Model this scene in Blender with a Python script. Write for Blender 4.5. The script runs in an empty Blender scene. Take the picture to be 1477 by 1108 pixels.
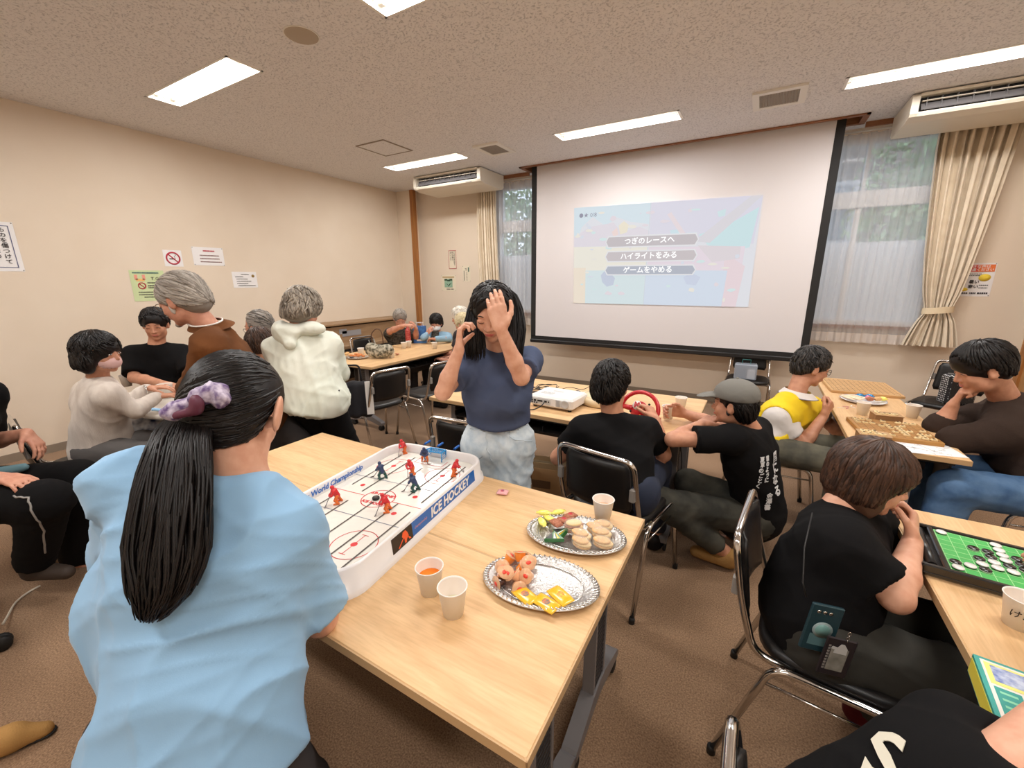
import bpy, bmesh, math, random
import numpy as np
from mathutils import Vector, Matrix
random.seed(7); rng=np.random.default_rng(7)
S=bpy.context.scene; COL=S.collection
PI=math.pi
# ---------------------------------------------------------------- camera, world, light, exposure
cam_d=bpy.data.cameras.new('camera'); cam=bpy.data.objects.new('camera',cam_d); COL.objects.link(cam)
cam_d.sensor_width=36.0; cam_d.sensor_fit='HORIZONTAL'; cam_d.lens=36.0*601.93/1477.0
cam_d.clip_start=0.03; cam_d.clip_end=200
def cam_rot(pitch,yaw,roll):
    F=Vector((math.sin(yaw)*math.cos(pitch),math.cos(yaw)*math.cos(pitch),-math.sin(pitch)))
    R=Vector((math.cos(yaw),-math.sin(yaw),0)); U=R.cross(F)
    c,s=math.cos(roll),math.sin(roll)
    R2=c*R+s*U; U2=-s*R+c*U
    return Matrix((R2,U2,-F)).transposed()
cam.matrix_world=Matrix.Translation((0,0,1.531))@cam_rot(math.radians(13.88),math.radians(-30.12),math.radians(-0.275)).to_4x4()
S.camera=cam
S.view_settings.view_transform='Standard'; S.view_settings.look='None'
S.view_settings.exposure=0.0; S.view_settings.gamma=1.0; S.view_settings.use_curve_mapping=False
W=bpy.data.worlds.new('world'); S.world=W; W.use_nodes=True
bgn=W.node_tree.nodes['Background']; bgn.inputs[0].default_value=(0.72,0.84,1.0,1); bgn.inputs[1].default_value=2.3
LAMP_W=29.0      # watts of each ceiling fixture's light
# ---------------------------------------------------------------- materials
def srgb(r,g,b):
    f=lambda c:(c/255/12.92) if c/255<=.04045 else ((c/255+.055)/1.055)**2.4
    return (f(r),f(g),f(b),1.0)
MATS={}
def mat(name,col,rough=.6,metal=0.0,noise=None,bump=None,emit=None,alpha=None,trans=None,coat=0.0,sheen=0.0,stretch=None,isl=None,spec=None,ior=None):
    """col: sRGB triple. noise=(scale,second colour,detail); bump=(scale,strength,detail); stretch = object-space scale triple."""
    if name in MATS: return MATS[name]
    m=bpy.data.materials.new(name); m.use_nodes=True; nt=m.node_tree; N=nt.nodes; L=nt.links
    p=N['Principled BSDF']; p.inputs['Base Color'].default_value=srgb(*col)
    p.inputs['Roughness'].default_value=rough; p.inputs['Metallic'].default_value=metal
    if coat: p.inputs['Coat Weight'].default_value=coat; p.inputs['Coat Roughness'].default_value=.15
    if sheen: p.inputs['Sheen Weight'].default_value=sheen
    if spec is not None: p.inputs['Specular IOR Level'].default_value=spec
    if ior: p.inputs['IOR'].default_value=ior
    if trans: p.inputs['Transmission Weight'].default_value=trans
    if alpha is not None: p.inputs['Alpha'].default_value=alpha
    if emit: p.inputs['Emission Color'].default_value=srgb(*emit[0]); p.inputs['Emission Strength'].default_value=emit[1]
    vec=None
    if noise or bump:
        tc=N.new('ShaderNodeTexCoord'); mp=N.new('ShaderNodeMapping'); L.new(tc.outputs['Object'],mp.inputs['Vector'])
        if stretch: mp.inputs['Scale'].default_value=stretch
        vec=mp.outputs['Vector']
    if noise:
        n=N.new('ShaderNodeTexNoise'); n.inputs['Scale'].default_value=noise[0]; n.inputs['Detail'].default_value=noise[2] if len(noise)>2 else 3
        L.new(vec,n.inputs['Vector'])
        r=N.new('ShaderNodeValToRGB'); r.color_ramp.elements[0].position=.35; r.color_ramp.elements[1].position=.65
        r.color_ramp.elements[0].color=srgb(*col); r.color_ramp.elements[1].color=srgb(*noise[1])
        L.new(n.outputs['Fac'],r.inputs['Fac']); L.new(r.outputs['Color'],p.inputs['Base Color'])
        last=r.outputs['Color']
    if isl:   # colour differs from one loose piece to the next
        g=N.new('ShaderNodeNewGeometry'); r=N.new('ShaderNodeValToRGB')
        r.color_ramp.elements[0].color=srgb(*col); r.color_ramp.elements[1].color=srgb(*isl)
        L.new(g.outputs['Random Per Island'],r.inputs['Fac']); L.new(r.outputs['Color'],p.inputs['Base Color'])
    if bump:
        n=N.new('ShaderNodeTexNoise'); n.inputs['Scale'].default_value=bump[0]; n.inputs['Detail'].default_value=bump[2] if len(bump)>2 else 3
        L.new(vec,n.inputs['Vector']); b=N.new('ShaderNodeBump'); b.inputs['Strength'].default_value=bump[1]
        b.inputs['Distance'].default_value=bump[3] if len(bump)>3 else .004
        L.new(n.outputs['Fac'],b.inputs['Height']); L.new(b.outputs['Normal'],p.inputs['Normal'])
    MATS[name]=m; return m
# ---------------------------------------------------------------- objects
def thing(name,label,cat,loc=(0,0,0),rotz=0.0,group=None):
    o=bpy.data.objects.new(name,None); COL.objects.link(o); o.empty_display_size=.05
    o.location=loc; o.rotation_euler=(0,0,rotz); o['label']=label; o['category']=cat
    if group: o['group']=group
    return o
def tag(o,label,cat,group=None):
    o['label']=label; o['category']=cat
    if group: o['group']=group
    return o
def struct(o): o['kind']='structure'; return o
def stuff(o): o['kind']='stuff'; return o
def dup(root,loc,rotz=None,label=None,group=None):
    r=root.copy(); COL.objects.link(r); r.location=loc
    if rotz is not None: r.rotation_euler=(0,0,rotz)
    if label: r['label']=label
    if group: r['group']=group
    for ch in list(root.children):
        c=ch.copy(); COL.objects.link(c); c.parent=r
        for g in list(ch.children):
            d=g.copy(); COL.objects.link(d); d.parent=c
    return r
V3=lambda *a: np.array(a,float)
def nz(v):
    v=np.array(v,float); return v/(np.linalg.norm(v)+1e-12)
def mesh_np(name,verts,quads,m,parent=None,smooth=True,tris=None):
    me=bpy.data.meshes.new(name); verts=np.asarray(verts,np.float32)
    nq=len(quads) if quads is not None else 0; ntr=len(tris) if tris is not None else 0
    me.vertices.add(len(verts)); me.vertices.foreach_set('co',verts.ravel())
    lv=[]; 
    if nq: lv.append(np.asarray(quads,np.int32).ravel())
    if ntr: lv.append(np.asarray(tris,np.int32).ravel())
    lv=np.concatenate(lv); me.loops.add(len(lv)); me.loops.foreach_set('vertex_index',lv)
    st=np.concatenate([np.arange(nq)*4,nq*4+np.arange(ntr)*3]).astype(np.int32)
    me.polygons.add(nq+ntr); me.polygons.foreach_set('loop_start',st)
    me.polygons.foreach_set('use_smooth',np.full(nq+ntr,smooth)); me.update(calc_edges=True)
    o=bpy.data.objects.new(name,me); COL.objects.link(o)
    if m: me.materials.append(m)
    if parent: o.parent=parent
    return o
class MB:
    """collects simple shapes, build() links them as one mesh object"""
    def __init__(s): s.v=[]; s.f=[]; s.sm=[]
    def add(s,vs,fs,smooth=False,M=None):
        b=len(s.v)
        if M is not None: vs=[tuple(M@Vector(v)) for v in vs]
        s.v+= [tuple(v) for v in vs]; s.f+=[tuple(i+b for i in f) for f in fs]; s.sm+=[smooth]*len(fs); return s
    def box(s,a,b,M=None,bev=0.0):
        x0,y0,z0=a; x1,y1,z1=b
        if bev<=0:
            vs=[(x0,y0,z0),(x1,y0,z0),(x1,y1,z0),(x0,y1,z0),(x0,y0,z1),(x1,y0,z1),(x1,y1,z1),(x0,y1,z1)]
            return s.add(vs,[(3,2,1,0),(4,5,6,7),(0,1,5,4),(1,2,6,5),(2,3,7,6),(3,0,4,7)],False,M)
        e=min(bev,(x1-x0)/2.01,(y1-y0)/2.01,(z1-z0)/2.01)
        rings=[]
        for z,i in ((z0,e),(z0+e,0),(z1-e,0),(z1,e)):
            xa,xb,ya,yb=x0+i,x1-i,y0+i,y1-i
            rings.append([(xa+e,ya,z),(xb-e,ya,z),(xb,ya+e,z),(xb,yb-e,z),(xb-e,yb,z),(xa+e,yb,z),(xa,yb-e,z),(xa,ya+e,z)])
        vs=[p for r in rings for p in r]; fs=[tuple(range(7,-1,-1)),tuple(range(24,32))]
        for r in range(3):
            for i in range(8):
                j=(i+1)%8; fs.append((r*8+i,r*8+j,(r+1)*8+j,(r+1)*8+i))
        return s.add(vs,fs,False,M)
    def obox(s,c,half,ax,ay,az):
        M=Matrix((ax,ay,az)).transposed().to_4x4(); M.translation=Vector(c)
        return s.box((-half[0],-half[1],-half[2]),half,M)
    def tube(s,pts,r,n=8,closed=False,cap=True,M=None):
        pts=[np.array(p,float) for p in pts]; k=len(pts)
        rr=[r]*k if np.isscalar(r) else list(r)
        vs=[]; up=None
        for i in range(k):
            if closed: t=pts[(i+1)%k]-pts[i-1]
            else: t=pts[min(i+1,k-1)]-pts[max(i-1,0)]
            t=nz(t)
            if up is None:
                up=V3(0,0,1) if abs(t[2])<.9 else V3(1,0,0)
            a=np.cross(t,up); 
            if np.linalg.norm(a)<1e-6: a=np.cross(t,V3(1,0,0))
            a=nz(a); b=np.cross(a,t); up=b
            for j in range(n):
                w=2*PI*j/n; vs.append(tuple(pts[i]+rr[i]*(math.cos(w)*a+math.sin(w)*b)))
        fs=[]
        for i in range(k if closed else k-1):
            i2=(i+1)%k
            for j in range(n):
                j2=(j+1)%n; fs.append((i*n+j,i*n+j2,i2*n+j2,i2*n+j))
        s.add(vs,fs,True,M)
        if cap and not closed:
            b=len(s.v)-k*n
            s.f.append(tuple(b+j for j in range(n-1,-1,-1))); s.f.append(tuple(b+(k-1)*n+j for j in range(n))); s.sm+=[False,False]
        return s
    def lathe(s,prof,n=24,M=None,sx=1,sy=1,smooth=True,cap=True):
        vs=[]; fs=[]
        for (r,z) in prof:
            for j in range(n): w=2*PI*j/n; vs.append((r*math.cos(w)*sx,r*math.sin(w)*sy,z))
        for i in range(len(prof)-1):
            for j in range(n):
                j2=(j+1)%n; fs.append((i*n+j,i*n+j2,(i+1)*n+j2,(i+1)*n+j))
        if cap and prof[0][0]>1e-5: fs.append(tuple(range(n-1,-1,-1)))
        if cap and prof[-1][0]>1e-5: fs.append(tuple((len(prof)-1)*n+j for j in range(n)))
        return s.add(vs,fs,smooth,M)
    def prism(s,poly,z0,z1,M=None):
        n=len(poly); vs=[(x,y,z0) for x,y in poly]+[(x,y,z1) for x,y in poly]
        fs=[tuple(range(n-1,-1,-1)),tuple(range(n,2*n))]+[(i,(i+1)%n,n+(i+1)%n,n+i) for i in range(n)]
        return s.add(vs,fs,False,M)
    def sphere(s,c,r,n=12,m=8,R=None):
        rx,ry,rz=(r,r,r) if np.isscalar(r) else r
        vs=[];fs=[]
        for i in range(m+1):
            t=PI*i/m
            for j in range(n):
                w=2*PI*j/n; p=V3(rx*math.sin(t)*math.cos(w),ry*math.sin(t)*math.sin(w),rz*math.cos(t))
                if R is not None: p=R@p
                vs.append(tuple(p+np.array(c,float)))
        for i in range(m):
            for j in range(n): fs.append((i*n+j,(i+1)*n+j,(i+1)*n+(j+1)%n,i*n+(j+1)%n))
        return s.add(vs,fs,True)
    def build(s,name,m,parent=None,loc=None):
        me=bpy.data.meshes.new(name); me.from_pydata(s.v,[],s.f); 
        me.polygons.foreach_set('use_smooth',s.sm)
        if m: me.materials.append(m)
        o=bpy.data.objects.new(name,me); COL.objects.link(o)
        if parent: o.parent=parent
        if loc is not None: o.location=loc
        return o
def Mx(loc=(0,0,0),rz=0,rx=0,ry=0):
    return Matrix.Translation(loc)@Matrix.Rotation(rz,4,'Z')@Matrix.Rotation(ry,4,'Y')@Matrix.Rotation(rx,4,'X')
def fillet(pts,r,n=5):
    """round the inner corners of a polyline"""
    P=[np.array(p,float) for p in pts]; out=[P[0]]
    for i in range(1,len(P)-1):
        a,b,c=P[i-1],P[i],P[i+1]; u=a-b; v=c-b; lu,lv=np.linalg.norm(u),np.linalg.norm(v); q=min(r,lu*.49,lv*.49)
        p0=b+u/lu*q; p1=b+v/lv*q
        for k in range(n+1):
            t=k/n; out.append((1-t)**2*p0+2*t*(1-t)*b+t*t*p1)
    out.append(P[-1]); return out
def text(name,s,m,M,size,parent=None,ax='CENTER',bold=0.0,shear=0.0,ext=.0004,sx=1.0):
    cu=bpy.data.curves.new(name,'FONT'); cu.body=s; cu.size=size; cu.align_x=ax; cu.align_y='CENTER'
    cu.extrude=ext; cu.offset=bold; cu.shear=shear; cu.resolution_u=2
    t=bpy.data.objects.new(name,cu); COL.objects.link(t)
    dg=bpy.context.evaluated_depsgraph_get(); me=bpy.data.meshes.new_from_object(t.evaluated_get(dg))
    bpy.data.objects.remove(t); me.name=name; me.materials.clear(); me.materials.append(m)
    me.transform(M@Matrix.Diagonal((sx,1,1,1)))
    o=bpy.data.objects.new(name,me); COL.objects.link(o)
    if parent: o.parent=parent
    return o
# ---------------------------------------------------------------- implicit surfaces (bodies, clothes, soft things)
def frame(f,u=(0,0,1)):
    f=nz(f); r=nz(np.cross(f,u)); u=np.cross(r,f); return np.array([r,f,u]).T   # columns: right, forward, up
def cone(a,b,ra,rb=None,k=.02,flat=None,cuts=(),sub=False):
    return dict(t='c',a=np.array(a,float),b=np.array(b,float),ra=ra,rb=ra if rb is None else rb,k=k,flat=flat,cuts=cuts,sub=sub)
def ell(c,r,R=None,k=.02,cuts=(),sub=False):
    r=np.array([r,r,r] if np.isscalar(r) else r,float); return dict(t='e',c=np.array(c,float),r=r,R=np.eye(3) if R is None else R,k=k,cuts=cuts,sub=sub)
def pbox(p):
    if p['t']=='c':
        m=max(p['ra'],p['rb']); return np.minimum(p['a'],p['b'])-m, np.maximum(p['a'],p['b'])+m
    e=np.sqrt(((p['R']*p['r'])**2).sum(1)); return p['c']-e,p['c']+e
def peval(p,X,Y,Z):
    if p['t']=='c':
        a,ab=p['a'],p['b']-p['a']; L=ab@ab+1e-12
        vx,vy,vz=X-a[0],Y-a[1],Z-a[2]
        t=np.clip((vx*ab[0]+vy*ab[1]+vz*ab[2])/L,0,1)
        vx=vx-t*ab[0]; vy=vy-t*ab[1]; vz=vz-t*ab[2]
        if p['flat'] is not None:
            n,fl=p['flat']; q=(1/fl-1)*(vx*n[0]+vy*n[1]+vz*n[2]); vx=vx+q*n[0]; vy=vy+q*n[1]; vz=vz+q*n[2]
        d=np.sqrt(vx*vx+vy*vy+vz*vz)-(p['ra']+(p['rb']-p['ra'])*t)
    else:
        R=p['R']; vx,vy,vz=X-p['c'][0],Y-p['c'][1],Z-p['c'][2]
        q=[(vx*R[0,i]+vy*R[1,i]+vz*R[2,i]) for i in range(3)]
        k0=np.sqrt(sum((q[i]/p['r'][i])**2 for i in range(3))); k1=np.sqrt(sum((q[i]/p['r'][i]**2)**2 for i in range(3)))+1e-9
        d=k0*(k0-1)/k1
    for (c,n) in p['cuts']:
        n=nz(n); d=np.maximum(d,(X-c[0])*n[0]+(Y-c[1])*n[1]+(Z-c[2])*n[2])
    return d
def sdf(name,prims,m,parent=None,h=.012,fine=(),disp=None,loc=None,lim=None):
    """smooth union of primitives meshed with surface nets; fine = [(lo,hi,h)] zones of a closer grid"""
    prims=[p for p in prims if p]
    lo=np.min([pbox(p)[0] for p in prims if not p['sub']],0)-h*1.5; hi=np.max([pbox(p)[1] for p in prims if not p['sub']],0)+h*1.5
    ax=[]
    for i in range(3):
        g=[lo[i]]
        while g[-1]<hi[i]:
            st=h
            for (a,b,hf) in fine:
                if a[i]-h*.5<=g[-1]<=b[i]: st=min(st,hf)
            g.append(g[-1]+st)
        ax.append(np.array(g))
    n=[len(a) for a in ax]; F=np.full(n,.2,np.float32)
    for p in prims:
        a,b=pbox(p); pad=p['k']+h*1.6; sl=[]
        for i in range(3):
            i0=np.searchsorted(ax[i],a[i]-pad); i1=np.searchsorted(ax[i],b[i]+pad)
            sl.append(slice(max(i0-1,0),min(i1+1,n[i])))
        if any(s.stop<=s.start for s in sl): continue
        X,Y,Z=np.meshgrid(ax[0][sl[0]],ax[1][sl[1]],ax[2][sl[2]],indexing='ij',sparse=True)
        d=peval(p,X,Y,Z).astype(np.float32); G=F[tuple(sl)]; k=p['k']
        if p['sub']:
            d=-d
            hh=np.maximum(k-np.abs(G-d),0)/max(k,1e-6); F[tuple(sl)]=np.maximum(G,d)+hh*hh*k*.25
        else:
            hh=np.maximum(k-np.abs(G-d),0)/max(k,1e-6); F[tuple(sl)]=np.minimum(G,d)-hh*hh*k*.25
    ins=F<0
    c=[ins[:-1,:-1,:-1],ins[1:,:-1,:-1],ins[:-1,1:,:-1],ins[1:,1:,:-1],ins[:-1,:-1,1:],ins[1:,:-1,1:],ins[:-1,1:,1:],ins[1:,1:,1:]]
    s=sum(x.astype(np.int8) for x in c); act=(s>0)&(s<8); I=np.argwhere(act)
    if len(I)==0: raise RuntimeError('empty sdf '+name)
    off=np.array([(0,0,0),(1,0,0),(0,1,0),(1,1,0),(0,0,1),(1,0,1),(0,1,1),(1,1,1)])
    fv=[F[I[:,0]+o[0],I[:,1]+o[1],I[:,2]+o[2]] for o in off]
    pv=[np.stack([ax[i][I[:,i]+o[i]] for i in range(3)],1) for o in off]
    pos=np.zeros((len(I),3)); cnt=np.zeros(len(I))
    for a,b in ((0,1),(2,3),(4,5),(6,7),(0,2),(1,3),(4,6),(5,7),(0,4),(1,5),(2,6),(3,7)):
        x=(fv[a]<0)!=(fv[b]<0); t=np.where(x,fv[a]/(fv[a]-fv[b]+1e-12*(~x)),0)
        pos+=np.where(x[:,None],pv[a]+(pv[b]-pv[a])*t[:,None],0); cnt+=x
    P=pos/cnt[:,None]
    ID=np.full(act.shape,-1,np.int32); ID[act]=np.arange(len(I)); Q=[]
    for d in range(3):
        e,f=[(1,2),(2,0),(0,1)][d]
        A=[slice(None)]*3; B=[slice(None)]*3; A[d]=slice(0,-1); B[d]=slice(1,None)
        ch=ins[tuple(A)]!=ins[tuple(B)]
        E=np.argwhere(ch); E=E[(E[:,e]>0)&(E[:,f]>0)&(E[:,e]<n[e]-1)&(E[:,f]<n[f]-1)]
        def g(de,df):
            J=E.copy(); J[:,e]-=de; J[:,f]-=df; return ID[J[:,0],J[:,1],J[:,2]]
        q=np.stack([g(1,1),g(0,1),g(0,0),g(1,0)],1)
        flip=~ins[E[:,0],E[:,1],E[:,2]]; q[flip]=q[flip][:,::-1]; Q.append(q)
    Q=np.concatenate(Q); Q=Q[(Q>=0).all(1)]
    if disp is not None:
        a=P[Q[:,1]]-P[Q[:,0]]; b=P[Q[:,3]]-P[Q[:,0]]; fn=np.cross(a,b); N=np.zeros_like(P)
        for i in range(4): np.add.at(N,Q[:,i],fn)
        N/=np.linalg.norm(N,axis=1)[:,None]+1e-12
        P=P+N*disp(P)[:,None]
    return mesh_np(name,P,Q,m,parent)
def folds(amp,scale,d=(0,0,1),seed=0,extra=None):
    """cloth folds: warped ridges across direction d, broad and fine"""
    r=np.random.default_rng(seed); d=nz(d)
    A=[]
    for sc,am,n in ((scale,1.0,3),(scale*2.1,.38,3)):
        A+=[(nz(d+r.normal(0,.4,3))*sc*r.uniform(.7,1.4), r.normal(0,1,3)*sc*.38, r.normal(0,1,3)*sc*.25, r.uniform(0,6), am) for _ in range(n)]
    def f(P):
        o=np.zeros(len(P))
        for k,w,w2,ph,am in A:
            x=P@k+1.5*np.sin(P@w+ph)+ph; m=.5+.5*np.sin(P@w2+2*ph)
            o+=am*m*((1-np.abs(np.sin(x)))**2.2-.25)
        o*=amp/2
        if extra: o+=extra(P)
        return o
    return f

# ================================================================ THE SETTING
XL,XR,YB,YF,CH=-5.53,2.20,-2.2,5.80,3.0
m_wall=mat('wallpaper',(230,215,196),.75,noise=(2.2,(226,210,190),2),bump=(160,.25,3,.002))
m_wallw=mat('wallpaper_window_side',(230,215,196),.75,bump=(160,.25,3,.002))
def ceiling_mat():
    m=bpy.data.materials.new('rock_wool_ceiling'); m.use_nodes=True; nt=m.node_tree; N=nt.nodes; L=nt.links
    p=N['Principled BSDF']; p.inputs['Roughness'].default_value=.9
    tc=N.new('ShaderNodeTexCoord'); wv=N.new('ShaderNodeTexNoise'); wv.inputs['Scale'].default_value=14; wv.inputs['Detail'].default_value=2
    L.new(tc.outputs['Object'],wv.inputs['Vector'])
    ad=N.new('ShaderNodeVectorMath'); ad.operation='MULTIPLY_ADD'; ad.inputs[1].default_value=(.05,.05,.05)
    L.new(wv.outputs['Color'],ad.inputs[0]); L.new(tc.outputs['Object'],ad.inputs[2])
    v=N.new('ShaderNodeTexNoise'); v.inputs['Scale'].default_value=70; v.inputs['Detail'].default_value=4; v.inputs['Roughness'].default_value=.62
    L.new(ad.outputs[0],v.inputs['Vector'])
    r=N.new('ShaderNodeValToRGB'); r.color_ramp.elements[0].position=.36; r.color_ramp.elements[0].color=(.05,.05,.05,1); r.color_ramp.elements[1].position=.46; r.color_ramp.elements[1].color=(1,1,1,1)
    L.new(v.outputs['Fac'],r.inputs['Fac'])
    mx=N.new('ShaderNodeMix'); mx.data_type='RGBA'; mx.inputs[6].default_value=srgb(202,200,202); mx.inputs[7].default_value=srgb(234,232,232)
    L.new(r.outputs['Color'],mx.inputs[0]); L.new(mx.outputs[2],p.inputs['Base Color'])
    b=N.new('ShaderNodeBump'); b.inputs['Strength'].default_value=.7; b.inputs['Distance'].default_value=.006
    L.new(r.outputs['Color'],b.inputs['Height']); L.new(b.outputs['Normal'],p.inputs['Normal'])
    return m
m_ceil=ceiling_mat()
def carpet_mat():
    m=bpy.data.materials.new('brown_carpet'); m.use_nodes=True; nt=m.node_tree; N=nt.nodes; L=nt.links
    p=N['Principled BSDF']; p.inputs['Roughness'].default_value=.95; p.inputs['Specular IOR Level'].default_value=.1; p.inputs['Sheen Weight'].default_value=.15
    tc=N.new('ShaderNodeTexCoord'); n1=N.new('ShaderNodeTexNoise'); n1.inputs['Scale'].default_value=170; n1.inputs['Detail'].default_value=3
    n2=N.new('ShaderNodeTexNoise'); n2.inputs['Scale'].default_value=2.5; n2.inputs['Detail'].default_value=5
    L.new(tc.outputs['Object'],n1.inputs['Vector']); L.new(tc.outputs['Object'],n2.inputs['Vector'])
    r=N.new('ShaderNodeValToRGB'); e=r.color_ramp.elements; e[0].position=.3; e[0].color=srgb(120,92,70); e[1].position=.7; e[1].color=srgb(172,141,112)
    L.new(n1.outputs['Fac'],r.inputs['Fac'])
    mx=N.new('ShaderNodeMix'); mx.data_type='RGBA'; mx.blend_type='MULTIPLY'; mx.inputs[0].default_value=.5
    r2=N.new('ShaderNodeValToRGB'); r2.color_ramp.elements[0].position=.35; r2.color_ramp.elements[0].color=(.75,.73,.7,1); r2.color_ramp.elements[1].position=.65
    L.new(n2.outputs['Fac'],r2.inputs['Fac']); L.new(r.outputs['Color'],mx.inputs[6]); L.new(r2.outputs['Color'],mx.inputs[7]); L.new(mx.outputs[2],p.inputs['Base Color'])
    b=N.new('ShaderNodeBump'); b.inputs['Strength'].default_value=.5; b.inputs['Distance'].default_value=.004; L.new(n1.outputs['Fac'],b.inputs['Height']); L.new(b.outputs['Normal'],p.inputs['Normal'])
    return m
m_carpet=carpet_mat()
m_white=mat('white_enamel',(232,228,220),.45)
m_alu=mat('window_frame_white',(225,225,225),.4)
m_wood=mat('oiled_wood',(176,118,62),.5,noise=(3,(150,95,46),4),stretch=(14,14,.8))
m_woodx=mat('oiled_wood_long',(150,98,60),.5,noise=(3,(128,80,46),4),stretch=(.8,14,14))
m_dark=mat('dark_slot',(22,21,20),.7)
m_base=mat('baseboard_vinyl',(142,128,112),.6)
def holed(name,m,u0,u1,v0,v1,holes,put,flip=False):
    """flat sheet with rectangular openings; put(u,v)->xyz"""
    us=sorted({u0,u1,*[h[0] for h in holes],*[h[1] for h in holes]}); vs=sorted({v0,v1,*[h[2] for h in holes],*[h[3] for h in holes]})
    b=MB()
    for i in range(len(us)-1):
        for j in range(len(vs)-1):
            cu,cv=(us[i]+us[i+1])/2,(vs[j]+vs[j+1])/2
            if any(h[0]<cu<h[1] and h[2]<cv<h[3] for h in holes): continue
            q=[put(us[i],vs[j]),put(us[i+1],vs[j]),put(us[i+1],vs[j+1]),put(us[i],vs[j+1])]
            if flip: q=q[::-1]
            b.add(q,[(0,1,2,3)])
    return b.build(name,m)
LX=[-3.88,-1.42,1.00]; LY=[4.49,1.965,-.56]
lamps=[(x,y) for y in LY for x in LX]
REC=(-2.93,.66,5.34,5.60)      # ceiling recess of the roll-down screen
holes=[(x-.61,x+.61,y-.115,y+.115) for x,y in lamps]+[REC]
struct(holed('ceiling',m_ceil,XL-.1,XR+.1,YB-.1,YF+.1,holes,lambda u,v:(u,v,CH),True))
b=MB(); b.box((XL-.1,YB-.1,-.1),(XR+.1,YF+.1,0)); struct(b.build('floor',m_carpet))
struct(holed('wall_left',m_wall,YB,YF,0,CH+.1,[],lambda u,v:(XL,u,v)))
struct(holed('wall_right',m_wall,YB,YF,0,CH+.1,[],lambda u,v:(XR,u,v),True))
struct(holed('wall_back',m_wall,XL,XR,0,CH+.1,[],lambda u,v:(u,YB,v)))
WIN=[(-3.62,-2.30,1.05,2.90),(.15,1.48,1.05,2.90)]
struct(holed('wall_front',m_wallw,XL,XR,0,CH+.1,[w for w in WIN],lambda u,v:(u,YF,v),True))
# pilaster in the corner with its wooden edge strip
b=MB(); b.box((XL-.01,5.64,0),(-5.21,YF+.01,CH+.01)); struct(b.build('wall_corner',m_wallw))
b=MB(); b.box((-5.215,5.62,0),(-5.15,5.70,CH)); struct(b.build('trim_1',m_wood))
# baseboards
b=MB(); b.box((XL,YB,0),(XL+.012,5.64,.075)); struct(b.build('baseboard_left',m_base))
b=MB(); b.box((-5.15,YF-.012,0),(XR,YF,.075)); struct(b.build('baseboard_front',m_base))
b=MB(); b.box((XR-.012,YB,0),(XR,4.6,.075)); struct(b.build('baseboard_right',m_base))
# wooden lining of the screen recess
b=MB(); x0,x1,y0,y1=REC; z1=CH+.16
for a,c in (((x0,y0,CH-.012),(x1,y0+.02,z1)),((x0,y1-.02,CH-.012),(x1,y1,z1)),((x0,y0,CH-.012),(x0+.02,y1,z1)),((x1-.02,y0,CH-.012),(x1,y1,z1)),((x0,y0,z1),(x1,y1,z1+.02))): b.box(a,c)
b.box((x0-.03,y0-.03,CH-.014),(x1+.03,y0,CH-.002)); b.box((x0-.03,y1,CH-.014),(x1+.03,y1+.02,CH-.002)); b.box((x0-.03,y0-.03,CH-.014),(x0,y1+.02,CH-.002)); b.box((x1,y0-.03,CH-.014),(x1+.03,y1+.02,CH-.002))
struct(b.build('trim_2',m_woodx))
# windows
m_glass=mat('window_glass',(235,240,242),.02,alpha=.12)
m_frost=mat('frosted_film',(226,236,246),.6,alpha=.9,emit=None)
for wi,(x0,x1,z0,z1) in enumerate(WIN):
    w=bpy.data.objects.new('window_%d'%(wi+1),None); COL.objects.link(w); struct(w); w.location=((x0+x1)/2,YF+.06,z0)
    X0,X1=-(x1-x0)/2,(x1-x0)/2; H=z1-z0; b=MB()
    b.box((X0,-.06,0),(X0+.05,.06,H)); b.box((X1-.05,-.06,0),(X1,.06,H)); b.box((X0,-.06,0),(X1,.06,.05)); b.box((X0,-.06,H-.05),(X1,.06,H))
    b.build('window_frame',m_alu,w)
    b=MB(); b.box((X0+.05,-.05,1.20),(X1-.05,.03,1.36)); b.build('transom',m_alu,w)
    b=MB(); b.box((-.03,-.03,1.36),(.0,.02,H-.05)); b.box((X0+.05,-.03,1.36),(X0+.09,.02,H-.05)); b.box((-.05,-.03,.05),(-.0,.02,1.20)); b.build('sash_bar',m_alu,w)
    b=MB(); b.box((X0+.05,0,1.36),(X1-.05,.006,H-.05)); b.build('pane',m_glass,w)
    b=MB(); b.box((X0+.05,0,.05),(X1-.05,.006,1.20)); b.build('pane',m_glass,w)
    b=MB(); b.box((X0+.05,-.008,.05),(X1-.05,-.002,.86)); b.build('frosted_sheet',m_frost,w)
    b=MB(); b.box((X0-.03,-.10,-.03),(X1+.03,.08,.0)); b.build('window_sill',m_woodx,w)
    b=MB(); b.box((X0-.03,.06,-.03),(X0,.10,H)); b.box((X1,.06,-.03),(X1+.03,.10,H)); b.build('reveal',m_wallw,w)
# wooden curtain pelmet lines at the ceiling above the windows
for i,(a,c) in enumerate(((-3.9,-2.96),(.70,1.95))):
    b=MB(); b.box((a,5.60,2.955),(c,5.625,3.0)); struct(b.build('trim_%d'%(3+i),m_woodx))
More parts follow.
